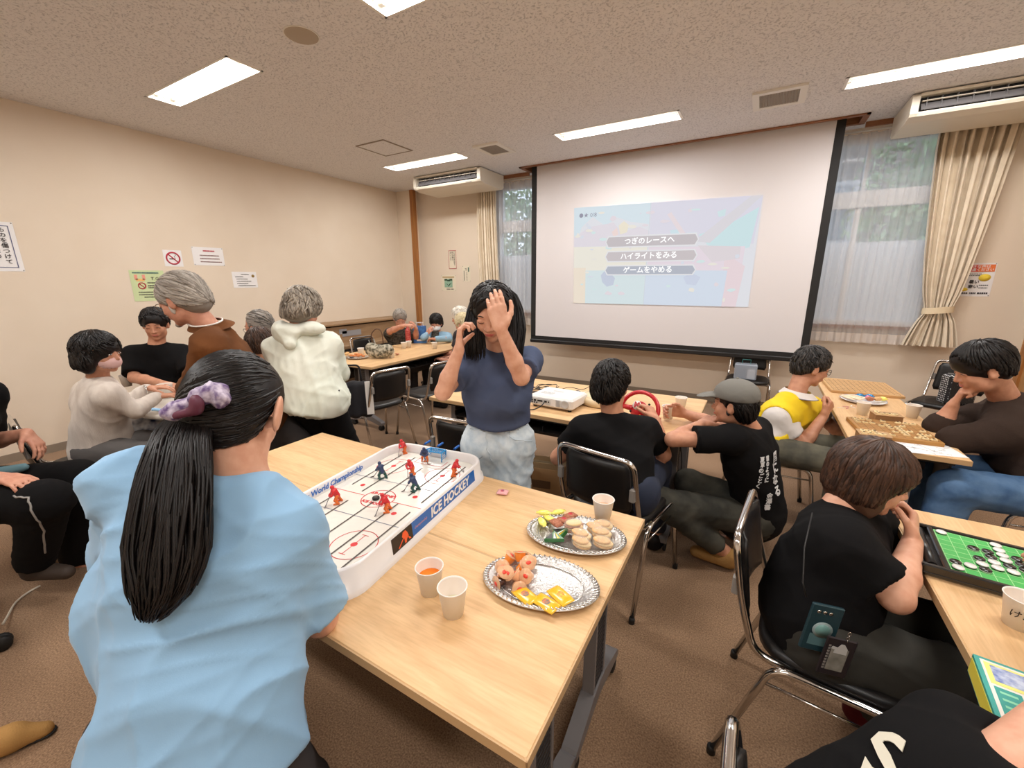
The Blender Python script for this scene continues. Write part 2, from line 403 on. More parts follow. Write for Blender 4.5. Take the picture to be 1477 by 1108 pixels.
# door in the right wall with wooden casing
d=bpy.data.objects.new('door_1',None); COL.objects.link(d); struct(d); d.location=(XR,5.15,0)
b=MB(); b.box((-.05,.42,0),(0,.50,2.08)); b.box((-.05,-.50,0),(0,-.42,2.08)); b.box((-.05,-.5,2.0),(0,.5,2.08)); b.build('door_casing',m_wood,d)
b=MB(); b.box((-.03,-.42,0),(-.005,.42,2.0)); b.build('door_leaf',mat('door_veneer',(196,150,98),.5,noise=(3,(180,132,80),3),stretch=(8,8,.6)),d)
b=MB(); b.tube([(-.03,-.34,1.0),(-.075,-.34,1.0),(-.075,-.24,1.0)],.009); b.build('door_handle',mat('steel_satin',(190,190,190),.3,1.0),d)
# outside
mo=mat('paving_outside',(150,150,145),.9)
b=MB(); b.box((-14,YF+.15,-.4),(12,22,-.3)); struct(b.build('ground',mo))
m_leaf=mat('leaves',(160,184,140),.6,isl=(84,116,72)); m_bark=mat('bark',(84,66,50),.9)
def tree(name,label,c,h,r,nl,seed):
    g=np.random.default_rng(seed); t=thing(name,label,'tree',(c[0],c[1],-.3))
    b=MB(); b.tube([(0,0,0),(.05,0,h*.5),(-.03,.05,h*.8)],[.09,.07,.03],8)
    for k in range(7):
        a=g.uniform(0,6.28); q=g.uniform(.35,.75)*h; b.tube([(0,0,q),(r*.7*math.cos(a),r*.7*math.sin(a),q+.25*h*g.uniform(.4,1))],[.035,.01],5)
    b.build('trunk',m_bark,t)
    n=nl; p=g.normal(0,1,(n,3)); p/=np.linalg.norm(p,axis=1)[:,None]; p*= (g.uniform(.3,1,(n,1)))*np.array([r,r,h*.38]); p[:,2]+=h*.66
    a=g.normal(0,1,(n,3)); a/=np.linalg.norm(a,axis=1)[:,None]; bb=np.cross(a,g.normal(0,1,(n,3))); bb/=np.linalg.norm(bb,axis=1)[:,None]
    s=g.uniform(.05,.09,(n,1)); V=np.stack([p-a*s,p+bb*s*.42,p+a*s,p-bb*s*.42],1).reshape(-1,3)
    o=mesh_np('leaves',V,np.arange(4*n).reshape(-1,4),m_leaf,t,smooth=False); stuff(o)
tree('broadleaf_tree','leafy green tree outside the window left of the screen',(-5.3,9.3),4.6,1.4,4200,1)
tree('broadleaf_tree','leafy green tree outside the window behind the right curtain',(2.2,8.3),4.2,1.3,4200,2)
tree('broadleaf_tree','taller loose tree standing beyond the left window glass',(-8.6,9.9),5.2,1.5,3000,3)
t=thing('neighbouring_house','grey brown house wall outside the right window','building',(4.2,12.2,-.3))
b=MB(); b.box((-5.2,0,0),(6,4,6.5)); b.build('wall',mat('render_outside',(112,104,98),.9),t)
for k in range(3):
    b=MB(); b.box((-4.2+3.2*k,-.06,2.6),(-2.6+3.2*k,-.02,3.9)); w_=b.build('window',mat('outside_shutter',(150,150,152),.6),t)
    b=MB(); b.box((-4.1+3.2*k,-.09,2.7),(-2.7+3.2*k,-.06,3.8)); b.build('pane',mat('outside_pane',(90,100,110),.1),w_)
f=thing('garden_fence','pale boarded garden fence beyond the frosted window sheets','fence',(0,12.8,-.3))
m_f=mat('fence_boards',(120,112,104),.8)
for i in range(28):
    b=MB(); b.box((-9+i*.3,0,0),(-9+i*.3+.28,.03,2.6)); b.build('board',m_f,f)
b=MB(); b.box((-9,.03,.4),(-.7,.07,.5)); b.box((-9,.03,2.1),(-.7,.07,2.2)); b.build('rail',m_f,f)
# ceiling fixtures ------------------------------------------------------------
m_tube=mat('lit_tube',(255,250,240),.4,emit=((255,246,232),9.0)); m_refl=mat('lamp_reflector',(245,243,238),.35)
m_louv=mat('vent_grid',(176,166,154),.6)
def ceiling_lamp(x,y,label):
    t=thing('ceiling_lamp',label,'ceiling light',(x,y,CH),0,'fluorescent ceiling lights')
    b=MB(); b.box((-.61,-.115,0),(-.595,.115,.09)); b.box((.595,-.115,0),(.61,.115,.09)); b.box((-.61,-.115,0),(.61,-.11,.09)); b.box((-.61,.11,0),(.61,.115,.09)); b.box((-.61,-.115,.09),(.61,.115,.095))
    b.box((-.62,-.125,-.004),(.62,-.112,0)); b.box((-.62,.112,-.004),(.62,.125,0)); b.box((-.62,-.125,-.004),(-.6,.125,0)); b.box((.6,-.125,-.004),(.62,.125,0))
    b.build('housing',m_refl,t)
    b=MB()
    b.add([(-.59,-.02,.03),(.59,-.02,.03),(.59,0,.012),(-.59,0,.012),(.59,.02,.03),(-.59,.02,.03)],[(0,1,2,3),(3,2,4,5)]); b.build('centre_reflector',m_refl,t)
    for s in (-.062,.062):
        b=MB(); b.tube([(-.565,s,.035),(.565,s,.035)],.014,10); tb=b.build('lamp_tube',m_tube,t)
        b=MB(); b.box((-.595,s-.014,.02),(-.565,s+.014,.09)); b.box((.565,s-.014,.02),(.595,s+.014,.09)); b.build('lamp_holder',m_white,tb)
    ld=bpy.data.lights.new('lamp_light','AREA'); ld.shape='RECTANGLE'; ld.size=1.15; ld.size_y=.20; ld.energy=LAMP_W; ld.color=(1.0,.985,.97)
    lo=bpy.data.objects.new('lamp_light',ld); COL.objects.link(lo); lo.parent=t; lo.location=(0,0,.008)
    return t
nm={(0,0):'recessed fluorescent ceiling light just in front of the smaller air conditioner',(1,0):'recessed fluorescent ceiling light above the projection screen',(2,0):'recessed fluorescent ceiling light in front of the large right air conditioner',
(0,1):'recessed twin-tube ceiling light over the old man, its tubes plainly visible',(1,1):'recessed ceiling light cut off by the top edge of the photo',(2,1):'recessed ceiling light overhead above the board game players'}
for j,y in enumerate(LY):
    for i,x in enumerate(LX):
        ceiling_lamp(x,y,nm.get((i,j),'recessed fluorescent ceiling light behind the viewpoint, %s of row %s'%(['first','second','third'][i],['','','three','four'][j])))
def vent(x0,x1,y0,y1,label):
    t=thing('ceiling_vent',label,'vent',((x0+x1)/2,(y0+y1)/2,CH),0,'square ceiling vents'); a,c=(x1-x0)/2,(y1-y0)/2
    b=MB(); e=.05
    b.box((-a,-c,-.018),(a,-c+e,0)); b.box((-a,c-e,-.018),(a,c,0)); b.box((-a,-c+e,-.018),(-a+e,c-e,0)); b.box((a-e,-c+e,-.018),(a,c-e,0)); b.build('vent_frame',m_white,t)
    b=MB(); b.box((-a+e,-c+e,-.006),(a-e,c-e,0)); 
    n=14
    for k in range(n):
        u=-a+e+(k+.5)*(2*a-2*e)/n; b.box((u-.004,-c+e,-.014),(u+.004,c-e,-.006))
        u=-c+e+(k+.5)*(2*c-2*e)/n; b.box((-a+e,u-.004,-.014),(a-e,u+.004,-.006))
    b.build('grille',m_louv,t)
vent(-.235,.145,4.31,4.70,'white framed square ceiling vent right of the screen light')
vent(-2.97,-2.64,4.26,4.66,'white framed square ceiling vent beside the smaller air conditioner')
t=thing('access_panel','flush square access panel in the ceiling near the left wall','panel',(-3.865,3.81,CH))
b=MB(); b.box((-.2,-.21,-.004),(.2,.21,0)); b.build('cover',m_ceil,t)
b=MB()
for a,c in (((-.215,-.225,-.008),(.215,-.21,0)),((-.215,.21,-.008),(.215,.225,0)),((-.215,-.21,-.008),(-.2,.21,0)),((.2,-.21,-.008),(.215,.21,0))): b.box(a,c)
b.build('edge_frame',mat('panel_edge',(150,136,122),.5),t)
t=thing('ceiling_speaker','round beige ceiling speaker between the two left ceiling lights','speaker',(-2.61,1.95,CH))
b=MB(); b.lathe([(0,-.012),(.085,-.012),(.095,-.006),(.098,0)],32); b.build('grille',mat('speaker_beige',(178,164,146),.7),t)
b=MB(); b.lathe([(.098,-.004),(.102,-.004),(.104,0),(.098,0)],32); b.build('rim',m_white,t)
# air conditioners
m_ac=mat('air_conditioner_shell',(226,218,202),.4); m_acg=mat('air_conditioner_flap',(120,118,120),.4)
def aircon(x0,x1,label):
    t=thing('air_conditioner',label,'air conditioner',((x0+x1)/2,5.0,CH),0,'ceiling air conditioners'); a=(x1-x0)/2
    prof=[(0,-.01),(-.02,-.03),(-.02,-.155),(.0,-.175),(.10,-.195),(.54,-.20),(.58,-.17),(.58,-.01)]   # y,z
    n=len(prof)
    for xa,xb,inset in ((-a,-a+.05,0),(a-.05,a,0)):
        b=MB()
        vs=[(xa,y,z) for y,z in prof]+[(xb,y,z) for y,z in prof]
        b.add(vs,[tuple(range(n-1,-1,-1)),tuple(range(n,2*n))]+[(i,(i+1)%n,n+(i+1)%n,n+i) for i in range(n)]); b.build('end_cap',m_ac,t)
    b=MB(); p2=[(.06,-.01),(.06,-.135),(-.012,-.145),(-.012,-.155),(.0,-.175),(.10,-.195),(.54,-.20),(.58,-.17),(.58,-.01)]; n=len(p2)
    vs=[(-a+.05,y,z) for y,z in p2]+[(a-.05,y,z) for y,z in p2]
    b.add(vs,[tuple(range(n-1,-1,-1)),tuple(range(n,2*n))]+[(i,(i+1)%n,n+(i+1)%n,n+i) for i in range(n)])
    b.box((-a+.05,-.018,-.03),(a-.05,.06,-.01)); b.build('casing',m_ac,t)
    b=MB(); b.box((-a+.05,.05,-.135),(a-.05,.058,-.03)); b.build('outlet_slot',m_dark,t)
    b=MB(); b.add([(-a+.07,.0,-.125),(a-.07,.0,-.125),(a-.07,.035,-.075),(-a+.07,.035,-.075),(-a+.07,.006,-.13),(a-.07,.006,-.13),(a-.07,.041,-.08),(-a+.07,.041,-.08)],[(0,1,2,3),(7,6,5,4),(0,3,7,4),(1,5,6,2),(0,4,5,1),(3,2,6,7)]); b.build('louver',m_acg,t)
    b=MB(); b.box((-a+.07,.005,-.066),(a-.07,.03,-.06)); b.build('louver',m_ac,t)
    b=MB()
    for k in range(12): x=-a+.1+k*(2*a-.2)/11; b.box((x-.002,.012,-.125),(x+.002,.05,-.035))
    b.build('guide_vane',m_acg,t)
    b=MB(); b.box((a-.25,-.006,-.172),(a-.15,.0,-.166)); b.build('badge',m_acg,t)
aircon(-4.53,-3.36,'smaller looking ceiling air conditioner at the left end of the screen')
aircon(.90,2.10,'ceiling air conditioner above the right window and curtain')
# curtains ---------------------------------------------------------------------
def lace_mat():
    m=bpy.data.materials.new('lace_net'); m.use_nodes=True; nt=m.node_tree; N=nt.nodes; L=nt.links
    for x in list(N): 
        if x.type!='OUTPUT_MATERIAL': N.remove(x)
    out=[x for x in N if x.type=='OUTPUT_MATERIAL'][0]
    tr=N.new('ShaderNodeBsdfTransparent'); tl=N.new('ShaderNodeBsdfTranslucent'); df=N.new('ShaderNodeBsdfDiffuse')
    tl.inputs[0].default_value=(.85,.85,.87,1); df.inputs[0].default_value=(.8,.8,.82,1)
    a=N.new('ShaderNodeMixShader'); a.inputs[0].default_value=.5; L.new(tl.outputs[0],a.inputs[1]); L.new(df.outputs[0],a.inputs[2])
    c=N.new('ShaderNodeMixShader'); c.inputs[0].default_value=.42; L.new(tr.outputs[0],c.inputs[1]); L.new(a.outputs[0],c.inputs[2]); L.new(c.outputs[0],out.inputs[0])
    return m
m_lace=lace_mat(); m_lhem=mat('lace_hem',(214,204,196),.8,alpha=.9); m_drape=mat('beige_drape',(232,218,196),.7,noise=(9,(224,208,184),2),bump=(300,.2,2),sheen=.2)
def sheet(name,m,parent,rows,nx,y,amp,waves,seed,th=.0):
    """hanging cloth: rows = [(z,x0,x1)], vertical pleats"""
    g=np.random.default_rng(seed); ph=g.uniform(0,6,4); V=[];nr=len(rows)
    for (z,x0,x1,am) in rows:
        for i in range(nx+1):
            u=i/nx; w=u*waves*2*PI
            yy=y+amp*am*(math.sin(w+ph[0]+.6*math.sin(w*.37+ph[1]))+.35*math.sin(w*2.3+ph[2]+z*.8))
            V.append((x0+(x1-x0)*u+.25*amp*am*math.sin(w*1.7+ph[3]),yy,z))
    Q=[(j*(nx+1)+i,j*(nx+1)+i+1,(j+1)*(nx+1)+i+1,(j+1)*(nx+1)+i) for j in range(nr-1) for i in range(nx)]
    return mesh_np(name,V,Q,m,parent)
for lab,x0,x1,sd in (('white lace curtain over the window between left drape and screen',-3.60,-2.75,1),('white lace curtain over the window right of the screen',.45,1.42,2)):
    t=thing('lace_curtain',lab,'curtain',(0,0,0),0,'white lace curtains')
    sheet('net',m_lace,t,[(z,x0,x1,1) for z in np.linspace(2.93,.97,8)],120,5.72,.018,10,sd)
    sheet('hem',m_lhem,t,[(z,x0,x1,1) for z in (.97,.87)],120,5.72,.018,10,sd)
    b=MB(); b.tube([(x0,5.7,2.945),(x1,5.7,2.945)],.008,6); b.build('curtain_rail',m_white,t)
t=thing('drape','beige drape gathered by a tieback beside the right window','curtain')
rows=[]
for z in np.linspace(2.94,.88,26):
    if z>1.27: q=((z-1.27)/1.67); x0=1.43+(1.25-1.43)*min(1,q*1.15)**.6; x1=1.62+(1.80-1.62)*q**.6; am=.55+.45*q
    elif z>1.2: x0,x1,am=1.43,1.625,.5
    else: q=(1.2-z)/.32; x0=1.43-.12*q**.7; x1=1.625+.10*q**.6; am=.55+.35*q
    rows.append((z,x0,x1,am))
sheet('cloth',m_drape,t,rows,150,5.66,.042,9,5)
b=MB(); pts=[(1.43+.1+.115*math.cos(a),5.66+.065*math.sin(a),1.235+.012*math.cos(a)) for a in np.linspace(0,2*PI,25)[:-1]]
vs=[(x,y,z-.03) for x,y,z in pts]+[(x,y,z+.03) for x,y,z in pts]; b.add(vs,[(i,(i+1)%24,24+(i+1)%24,24+i) for i in range(24)],True); b.build('tieback',mat('drape_tieback',(226,208,176),.7),t)
t=thing('drape','narrow beige drape hanging straight at the left edge of the left window','curtain')
rows=[(z,-3.86+.02*math.sin(z*2),-3.52+.03*math.sin(z*1.7),.8+.1*math.sin(z*2)) for z in np.linspace(2.94,.90,20)]
sheet('cloth',m_drape,t,rows,110,5.66,.035,8,6)
b=MB(); b.tube([(-3.9,5.63,2.948),(-3.45,5.63,2.948)],.01,6); b.build('curtain_rail',m_white,t)
# projection screen ---------------------------------------------------------------
t=thing('projection_screen','pulled down white projection screen with black borders on the window wall','screen',(0,0,0))
m_scr=mat('screen_cloth',(224,220,222),.8); m_blk=mat('screen_border',(26,24,24),.7); m_bar=mat('screen_bar',(34,32,32),.4)
SX0,SX1,SZ0=-2.755,.455,.755
b=MB(); b.box((SX0,5.44,SZ0),(SX1,5.443,3.1)); b.build('screen_fabric',m_scr,t)
b=MB(); b.box((SX0-.075,5.438,SZ0-.01),(SX0,5.444,3.1)); b.box((SX1,5.438,SZ0-.01),(SX1+.075,5.444,3.1)); b.box((SX0-.075,5.438,SZ0-.05),(SX1+.075,5.444,SZ0)); b.build('black_border',m_blk,t)
b=MB(); b.box((SX0-.085,5.425,SZ0-.10),(SX1+.085,5.46,SZ0-.05),bev=.008); b.build('bottom_bar',m_bar,t)
b=MB(); b.tube([(-2.9,5.46,3.1),(.62,5.46,3.1)],.035,12); b.build('roller',m_white,t)
# projected picture, the projector's light put in as self-glowing panels
PW,PH=2.12,1.19; A=np.array((-2.207,5.430,2.447)); B=np.array((-0.082,5.430,2.399)); C_=np.array((-0.089,5.430,1.234)); D=np.array((-2.177,5.430,1.236))
IM=thing('projected_picture','bright pastel game menu projected on the white screen','projection',(0,0,0))
lev=[0]
def img(name,poly,col,st=.80,parent=IM):
    """poly in picture coordinates 0..1 (u right, v down)"""
    lev[0]+=1; y=5.436-lev[0]*.00025; f_=.45 if name!='menu_banner' else .25; col=tuple(int(c*(1-f_)+235*f_) for c in col); st=st*1.1
    P=[]
    for u,v in poly:
        p=(A*(1-u)+B*u)*(1-v)+(D*(1-u)+C_*u)*v; P.append((p[0],y,p[2]))
    b=MB(); b.add(P,[tuple(range(len(P)))[::-1]]); key='proj_%d_%d_%d_%d'%(col[0],col[1],col[2],int(st*100))
    return b.build(name,mat(key,(40,40,40),.9,emit=(col,st)),parent)
img('picture_ground',[(0,0),(1,0),(1,1),(0,1)],(226,228,240))
img('sky_band',[(0,0),(.46,0),(.455,.2),(.35,.17),(.27,.12),(.2,.2),(.12,.1),(.05,.2),(.02,.35),(0,.3)],(206,232,246))
img('far_hills',[(0,.3),(.1,.2),(.25,.17),(.3,.27),(.4,.22),(.46,.27),(.455,.4),(0,.4)],(226,216,230))
img('tree_patch',[(.28,.2),(.31,.16),(.34,.2),(.33,.27),(.29,.29)],(246,232,196)); img('tree_patch',[(.24,.26),(.27,.22),(.28,.29),(.25,.31)],(248,210,204))
img('sand',[(0,.4),(.455,.41),(.45,1),(0,1)],(246,240,218)); img('sand_edge',[(0,.62),(.08,.62),(.08,1),(0,1)],(250,226,194))
img('right_sky',[(.46,0),(1,0),(.985,.42),(.72,.38),(.46,.3)],(218,214,238))
img('cyan_patch',[(.72,.32),(.86,.24),(.99,.1),(.97,.45),(.86,.5),(.77,.42)],(186,232,240)); img('cyan_patch',[(.57,.27),(.64,.26),(.62,.33),(.58,.33)],(190,228,244)); img('cyan_patch',[(.8,.12),(.84,.1),(.84,.16),(.81,.17)],(196,232,240))
img('ribbon',[(.70,.38),(.95,.0),(1.0,.0),(.78,.4)],(216,210,222)); img('ribbon',[(.55,.12),(.57,.1),(.66,.32),(.63,.32)],(238,214,222))
img('pink_ground',[(.46,.42),(.95,.44),(.94,1),(.455,1)],(236,214,230)); img('rose_strip',[(.86,.5),(.96,.62),(.94,1),(.86,1)],(240,206,216)); img('road_strip',[(.72,.42),(.93,.44),(.93,.55),(.8,.58)],(222,206,216))
img('blue_box',[(.08,.65),(.45,.65),(.45,1),(.08,1)],(206,232,238)); img('blue_box',[(.45,.65),(.88,.66),(.87,1),(.45,1)],(204,222,246))
img('figure_blob',[(.18,.7),(.2,.66),(.24,.68),(.27,.73),(.26,.8),(.22,.82),(.19,.77)],(176,190,222)); img('figure_blob',[(.66,.72),(.7,.68),(.75,.72),(.73,.8),(.68,.79)],(188,204,236))
gg=random.Random(12)
for k in range(46):
    u,v=gg.uniform(.02,.95),gg.uniform(.05,.95); w_,h_=gg.uniform(.008,.035),gg.uniform(.008,.03); pts=[(u+w_*math.cos(a)*gg.uniform(.6,1),v+h_*math.sin(a)*gg.uniform(.6,1)) for a in np.linspace(0,2*PI,8)[:-1]]
    img('pale_speckle',pts,[(214,222,240),(244,236,220),(230,214,226),(204,236,238)][k%4])
img('divider',[(.4575,0),(.4605,0),(.4505,1),(.4475,1)],(200,208,224))
def banner(v0,v1,sx,s,dark):
    a,c,e=.225,.705,.02; m=(v0+v1)/2
    img('menu_banner',[(a-.005,v0-.012),(c+.005,v0-.012),(c+e,m),(c+.005,v1+.012),(a-.005,v1+.012),(a-e,m)],(236,236,240))
    img('menu_banner',[(a,v0),(c,v0),(c+e-.006,m),(c,v1),(a,v1),(a-e+.006,m)],dark,.74)
    p=(A*(1-.46)+B*.46)*(1-m)+(D*(1-.46)+C_*.46)*m
    lev[0]+=1
    text('menu_words',s,mat('proj_letters',(60,60,60),.9,emit=((255,255,255),1.0)),Matrix.Translation((p[0],5.436-lev[0]*.00025-.0008,p[2]))@Matrix.Rotation(PI/2,4,'X'),.085,IM,bold=.002,ext=.0001)
banner(.315,.41,0,'つぎのレースへ',(200,190,196)); banner(.465,.555,0,'ハイライトをみる',(206,196,200)); banner(.61,.69,0,'ゲームをやめる',(176,182,200))
p=A+(B-A)*.09+(D-A)*.085
text('counter_words','●★ 0/8',mat('proj_dark_letters',(30,30,30),.9,emit=((170,170,190),.7)),Matrix.Translation((p[0],5.424,p[2]))@Matrix.Rotation(PI/2,4,'X'),.07,IM,ext=.0001)
# papers on the walls --------------------------------------------------------------
m_paper=mat('white_paper',(238,236,236),.7); m_ink=mat('black_ink',(60,56,56),.7); m_ink2=mat('blue_ink',(84,88,130),.7); m_red=mat('red_ink',(184,40,62),.6); m_pin=mat('pin_metal',(120,110,100),.4,.6)
def on_left(y,z): return Matrix(((0,0,1,XL),(1,0,0,y),(0,1,0,z),(0,0,0,1)))    # text plane on the left wall: local x->+y, y->z, z->+x
def on_front(x,z,yy=YF): return Matrix(((1,0,0,x),(0,0,-1,yy),(0,1,0,z),(0,0,0,1)))
def sheet_paper(name,label,M,w,h,m=m_paper,pins=True,group='notices pinned to the walls'):
    t=thing(name,label,'notice',(0,0,0),0,group)
    b=MB(); n=6; vs=[];
    for j in range(2):
        for i in range(n+1):
            for k in range(2): vs.append((-w/2+w*i/n,-h/2+h*k,.001+.0015*math.sin(i*1.3)+(.0012 if j else 0)))
    q=lambda j,i,k:j*(2*(n+1))+i*2+k
    fs=[(q(1,i,0),q(1,i+1,0),q(1,i+1,1),q(1,i,1)) for i in range(n)]+[(q(0,i,1),q(0,i+1,1),q(0,i+1,0),q(0,i,0)) for i in range(n)]
    b.add(vs,fs,False,M); b.build('sheet',m,t)
    if pins:
        for sx in (-1,1):
            for sy in (-1,1):
                b=MB(); b.sphere(tuple(M@Vector((sx*(w/2-.008),sy*(h/2-.008),.005))),.004,8,5); b.build('pin',m_pin,t)
    return t
def lines(t,M,rows,m=m_ink,th=.004,z=.0045,name='text_line'):
    """small print too far away to read: rows of broken dashes; rows=(x0,x1,y)"""
    g=random.Random(3)
    for (x0,x1,y) in rows:
        b=MB(); x=x0
        while x<x1:
            w=g.uniform(.006,.014); b.box((x,y-th,z),(min(x+w,x1),y+th,z+.0006),M); x+=w+.003
        b.build(name,m,t)
def rect(t,M,x0,x1,y0,y1,m,name,z=.0045):
    b=MB(); b.box((x0,y0,z),(x1,y1,z+.0006),M); return b.build(name,m,t)
M=on_left(.93,1.83); t=sheet_paper('notice_sheet','large white sheet in a clear sleeve with big vertical handwriting, left photo edge',M,.40,.40)
for a,c,d,e in ((-.17,.17,.165,.17),(-.17,.17,-.17,-.165),(.165,.17,-.17,.17)): rect(t,M,a,c,d,e,m_ink2,'border_line')
for k,ch in enumerate('ものを傷つけて'): text('letters',ch,m_ink,M@Matrix.Translation((.125,.135-k*.043,.006)),.042,t,bold=.0006,ext=.0002)
for k,ch in enumerate('壁や机や床の'): text('letters',ch,m_ink,M@Matrix.Translation((.07,.135-k*.043,.006)),.042,t,bold=.0006,ext=.0002)
M=on_left(2.24,1.785); t=thing('no_smoking_sign','white square sign with red ring and crossed cigarette on the left wall','sign',(0,0,0))
b=MB(); b.box((-.085,-.085,0),(.085,.085,.002),M); b.build('plate',m_paper,t)
b=MB(); b.tube([tuple(M@Vector((.06*math.cos(a),.06*math.sin(a),.002))) for a in np.linspace(0,2*PI,33)[:-1]],.0075,6,closed=True); b.tube([tuple(M@Vector((-.045,.045,.002))),tuple(M@Vector((.045,-.045,.002)))],.006,6); b.build('red_ring',m_red,t)
rect(t,M,-.035,.018,-.012,-.001,m_ink,'cigarette',.003); b=MB(); b.tube([tuple(M@Vector(p)) for p in ((.02,.0,.003),(.01,.02,.003),(.028,.03,.003),(.02,.04,.003))],.002,5); b.build('smoke_line',m_ink,t)
M=on_left(2.59,1.82); t=sheet_paper('notice_sheet','white landscape notice with red heading pinned right of the no smoking sign',M,.32,.20)
lines(t,M,[(-.05,.07,.06)],m_red,.007); lines(t,M,[(-.09,.11,.01),(-.09,.11,-.025),(-.09,.13,-.06)],mat('brown_ink',(120,70,66),.7),.005)
M=on_left(2.955,1.56); t=sheet_paper('notice_sheet','white typed notice with a tiny round emblem, nearest the white hooded jacket',M,.29,.19,pins=False)
lines(t,M,[(-.04,.05,.065),(-.11,-.02,.035),(-.1,.03,.008),(-.1,.07,-.018),(-.1,.03,-.044),(-.09,.12,-.07)],m_ink,.004)
b=MB(); b.lathe([(0,.0045),(.018,.0045),(.018,.0052),(0,.0052)],16,M@Matrix.Translation((.1,.045,0))); b.build('emblem',mat('emblem_gold',(150,120,60),.6),t)
M=on_left(1.98,1.50); t=sheet_paper('notice_poster','pale green poster with pink figure and red crossed circle behind the old man',M,.29,.31,mat('green_paper',(206,220,170),.7),False)
lines(t,M,[(-.12,.1,.13)],mat('teal_ink',(60,110,110),.7),.007)
b=MB(); b.tube([tuple(M@Vector((-.06+.03*math.cos(a),.0+.03*math.sin(a),.004))) for a in np.linspace(0,2*PI,25)[:-1]],.005,6,closed=True); b.tube([tuple(M@Vector((-.08,.02,.004))),tuple(M@Vector((-.04,-.02,.004)))],.004,6); b.build('red_ring',m_red,t)
rect(t,M,-.11,-.085,.06,.11,mat('pink_ink',(238,160,140),.7),'pink_patch'); rect(t,M,-.045,-.02,.06,.11,mat('pink_ink',(0,0,0)),'pink_patch'); rect(t,M,-.1,-.03,.045,.07,mat('orange_ink',(240,190,120),.7),'orange_patch')
text('letters','T.C',m_ink,M@Matrix.Translation((.06,.07,.005)),.045,t,ext=.0002)
lines(t,M,[(-.01,.12,.03),(-.01,.12,.0),(-.01,.1,-.02),(-.1,.1,-.065),(-.1,.05,-.09),(-.06,.12,-.115)],m_ink,.005)
m_cream=mat('cream_paper',(232,222,200),.7)
M=on_front(-4.50,1.88); t=sheet_paper('notice_sheet','narrow vertical notice with a red border on the far wall left of the drape',M,.16,.30,m_cream,False)
for a,c,d,e in ((-.078,.078,.14,.148),(-.078,.078,-.148,-.14),(-.078,-.072,-.148,.148),(.072,.078,-.148,.148)): rect(t,M,a,c,d,e,m_red,'border_line')
for c,s in ((.04,'ごみは各自で'),(0,'持ち帰り'),(-.04,'ましょう')):
    for k,ch in enumerate(s): text('letters',ch,m_ink,M@Matrix.Translation((c,.11-k*.038,.006)),.036,t,ext=.0002)
M=on_front(-4.22,1.65); t=sheet_paper('notice_sheet','small white vertical card with one thick black line, right of two others',M,.16,.25,m_cream,True)
rect(t,M,-.055,-.045,-.11,.05,m_ink,'thick_line'); lines(t,M,[(-.03,.0,.08),(-.02,.01,.06)],m_ink,.005); rect(t,M,.03,.055,.03,.1,mat('green_grey_ink',(90,120,104),.7),'green_mark')
for y in np.linspace(.02,-.1,7): rect(t,M,.0,.012,y-.006,y+.004,m_ink,'letters')
M=on_front(-4.60,1.50); t=sheet_paper('notice_poster','poster with a teal landscape picture in its middle on the far wall',M,.31,.26,m_cream,True)
rect(t,M,-.09,.08,-.07,.07,mat('teal_print',(150,184,160),.7),'picture'); rect(t,M,-.09,-.03,.04,.07,mat('dark_green_ink',(44,74,54),.7),'picture_top',.0052); rect(t,M,.02,.08,.04,.07,mat('dark_green_ink',(0,0,0)),'picture_top',.0052); rect(t,M,-.03,.03,.03,.055,mat('dark_green_ink',(0,0,0)),'picture_top',.0052)
b=MB(); b.tube([tuple(M@Vector(p)) for p in ((-.04,-.01,.0056),(0,-.05,.0056),(.05,-.0,.0056))],.004,5); b.tube([tuple(M@Vector(p)) for p in ((.0,-.05,.0056),(.02,-.01,.0056))],.004,5); b.build('dark_stroke',mat('dark_green_ink',(0,0,0)),t)
rect(t,M,-.13,.12,.085,.11,mat('tan_ink',(196,172,130),.7),'heading_band'); lines(t,M,[(-.05,.03,-.1),(.05,.1,-.1)],m_ink,.006)
M=on_front(1.785,1.52); t=sheet_paper('notice_poster','white poster with an orange and red heading and yellow balloon, right of the drape',M,.235,.31)
rect(t,M,-.105,.0,.075,.14,mat('red_orange_print',(220,84,66),.7),'heading_block'); rect(t,M,.0,.11,.075,.14,mat('orange_print',(236,122,60),.7),'heading_block')
text('letters','大きな声は',m_paper,M@Matrix.Translation((0,.122,.006)),.032,t,bold=.0004,ext=.0002); text('letters','ご遠慮ください',m_paper,M@Matrix.Translation((0,.092,.006)),.030,t,bold=.0004,ext=.0002)
lines(t,M,[(-.09,.03,.055),(-.09,.02,.04)],m_ink,.003)
b=MB(); b.lathe([(0,.004),(.042,.004),(.042,.0046),(0,.0046)],20,M@Matrix.Translation((.055,.02,0)),1,.8); b.build('yellow_balloon',mat('yellow_print',(242,214,70),.7),t)
b=MB(); b.lathe([(0,.004),(.03,.004),(.03,.0046),(0,.0046)],12,M@Matrix.Translation((-.07,-.09,0)),1,.6); b.build('yellow_patch',mat('yellow_print',(0,0,0)),t)
text('letters','暑い',m_ink,M@Matrix.Translation((-.01,-.02,.006)),.036,t,bold=.001,ext=.0002); text('letters','寒い',m_ink,M@Matrix.Translation((-.01,-.065,.006)),.036,t,bold=.001,ext=.0002)
lines(t,M,[(-.1,-.035,-.125),(-.025,.02,-.125),(.03,.1,-.125)],m_ink,.008); lines(t,M,[(.03,.09,-.05),(.03,.09,-.075)],m_ink,.004)
t=thing('switch_plate','grey metal control box on the right wall near the door','control box',(XR,4.98+.52,1.28))
b=MB(); b.box((-.05,-.15,-.12),(0,.15,.12),bev=.008); b.build('case',mat('grey_box',(126,122,120),.5),t)
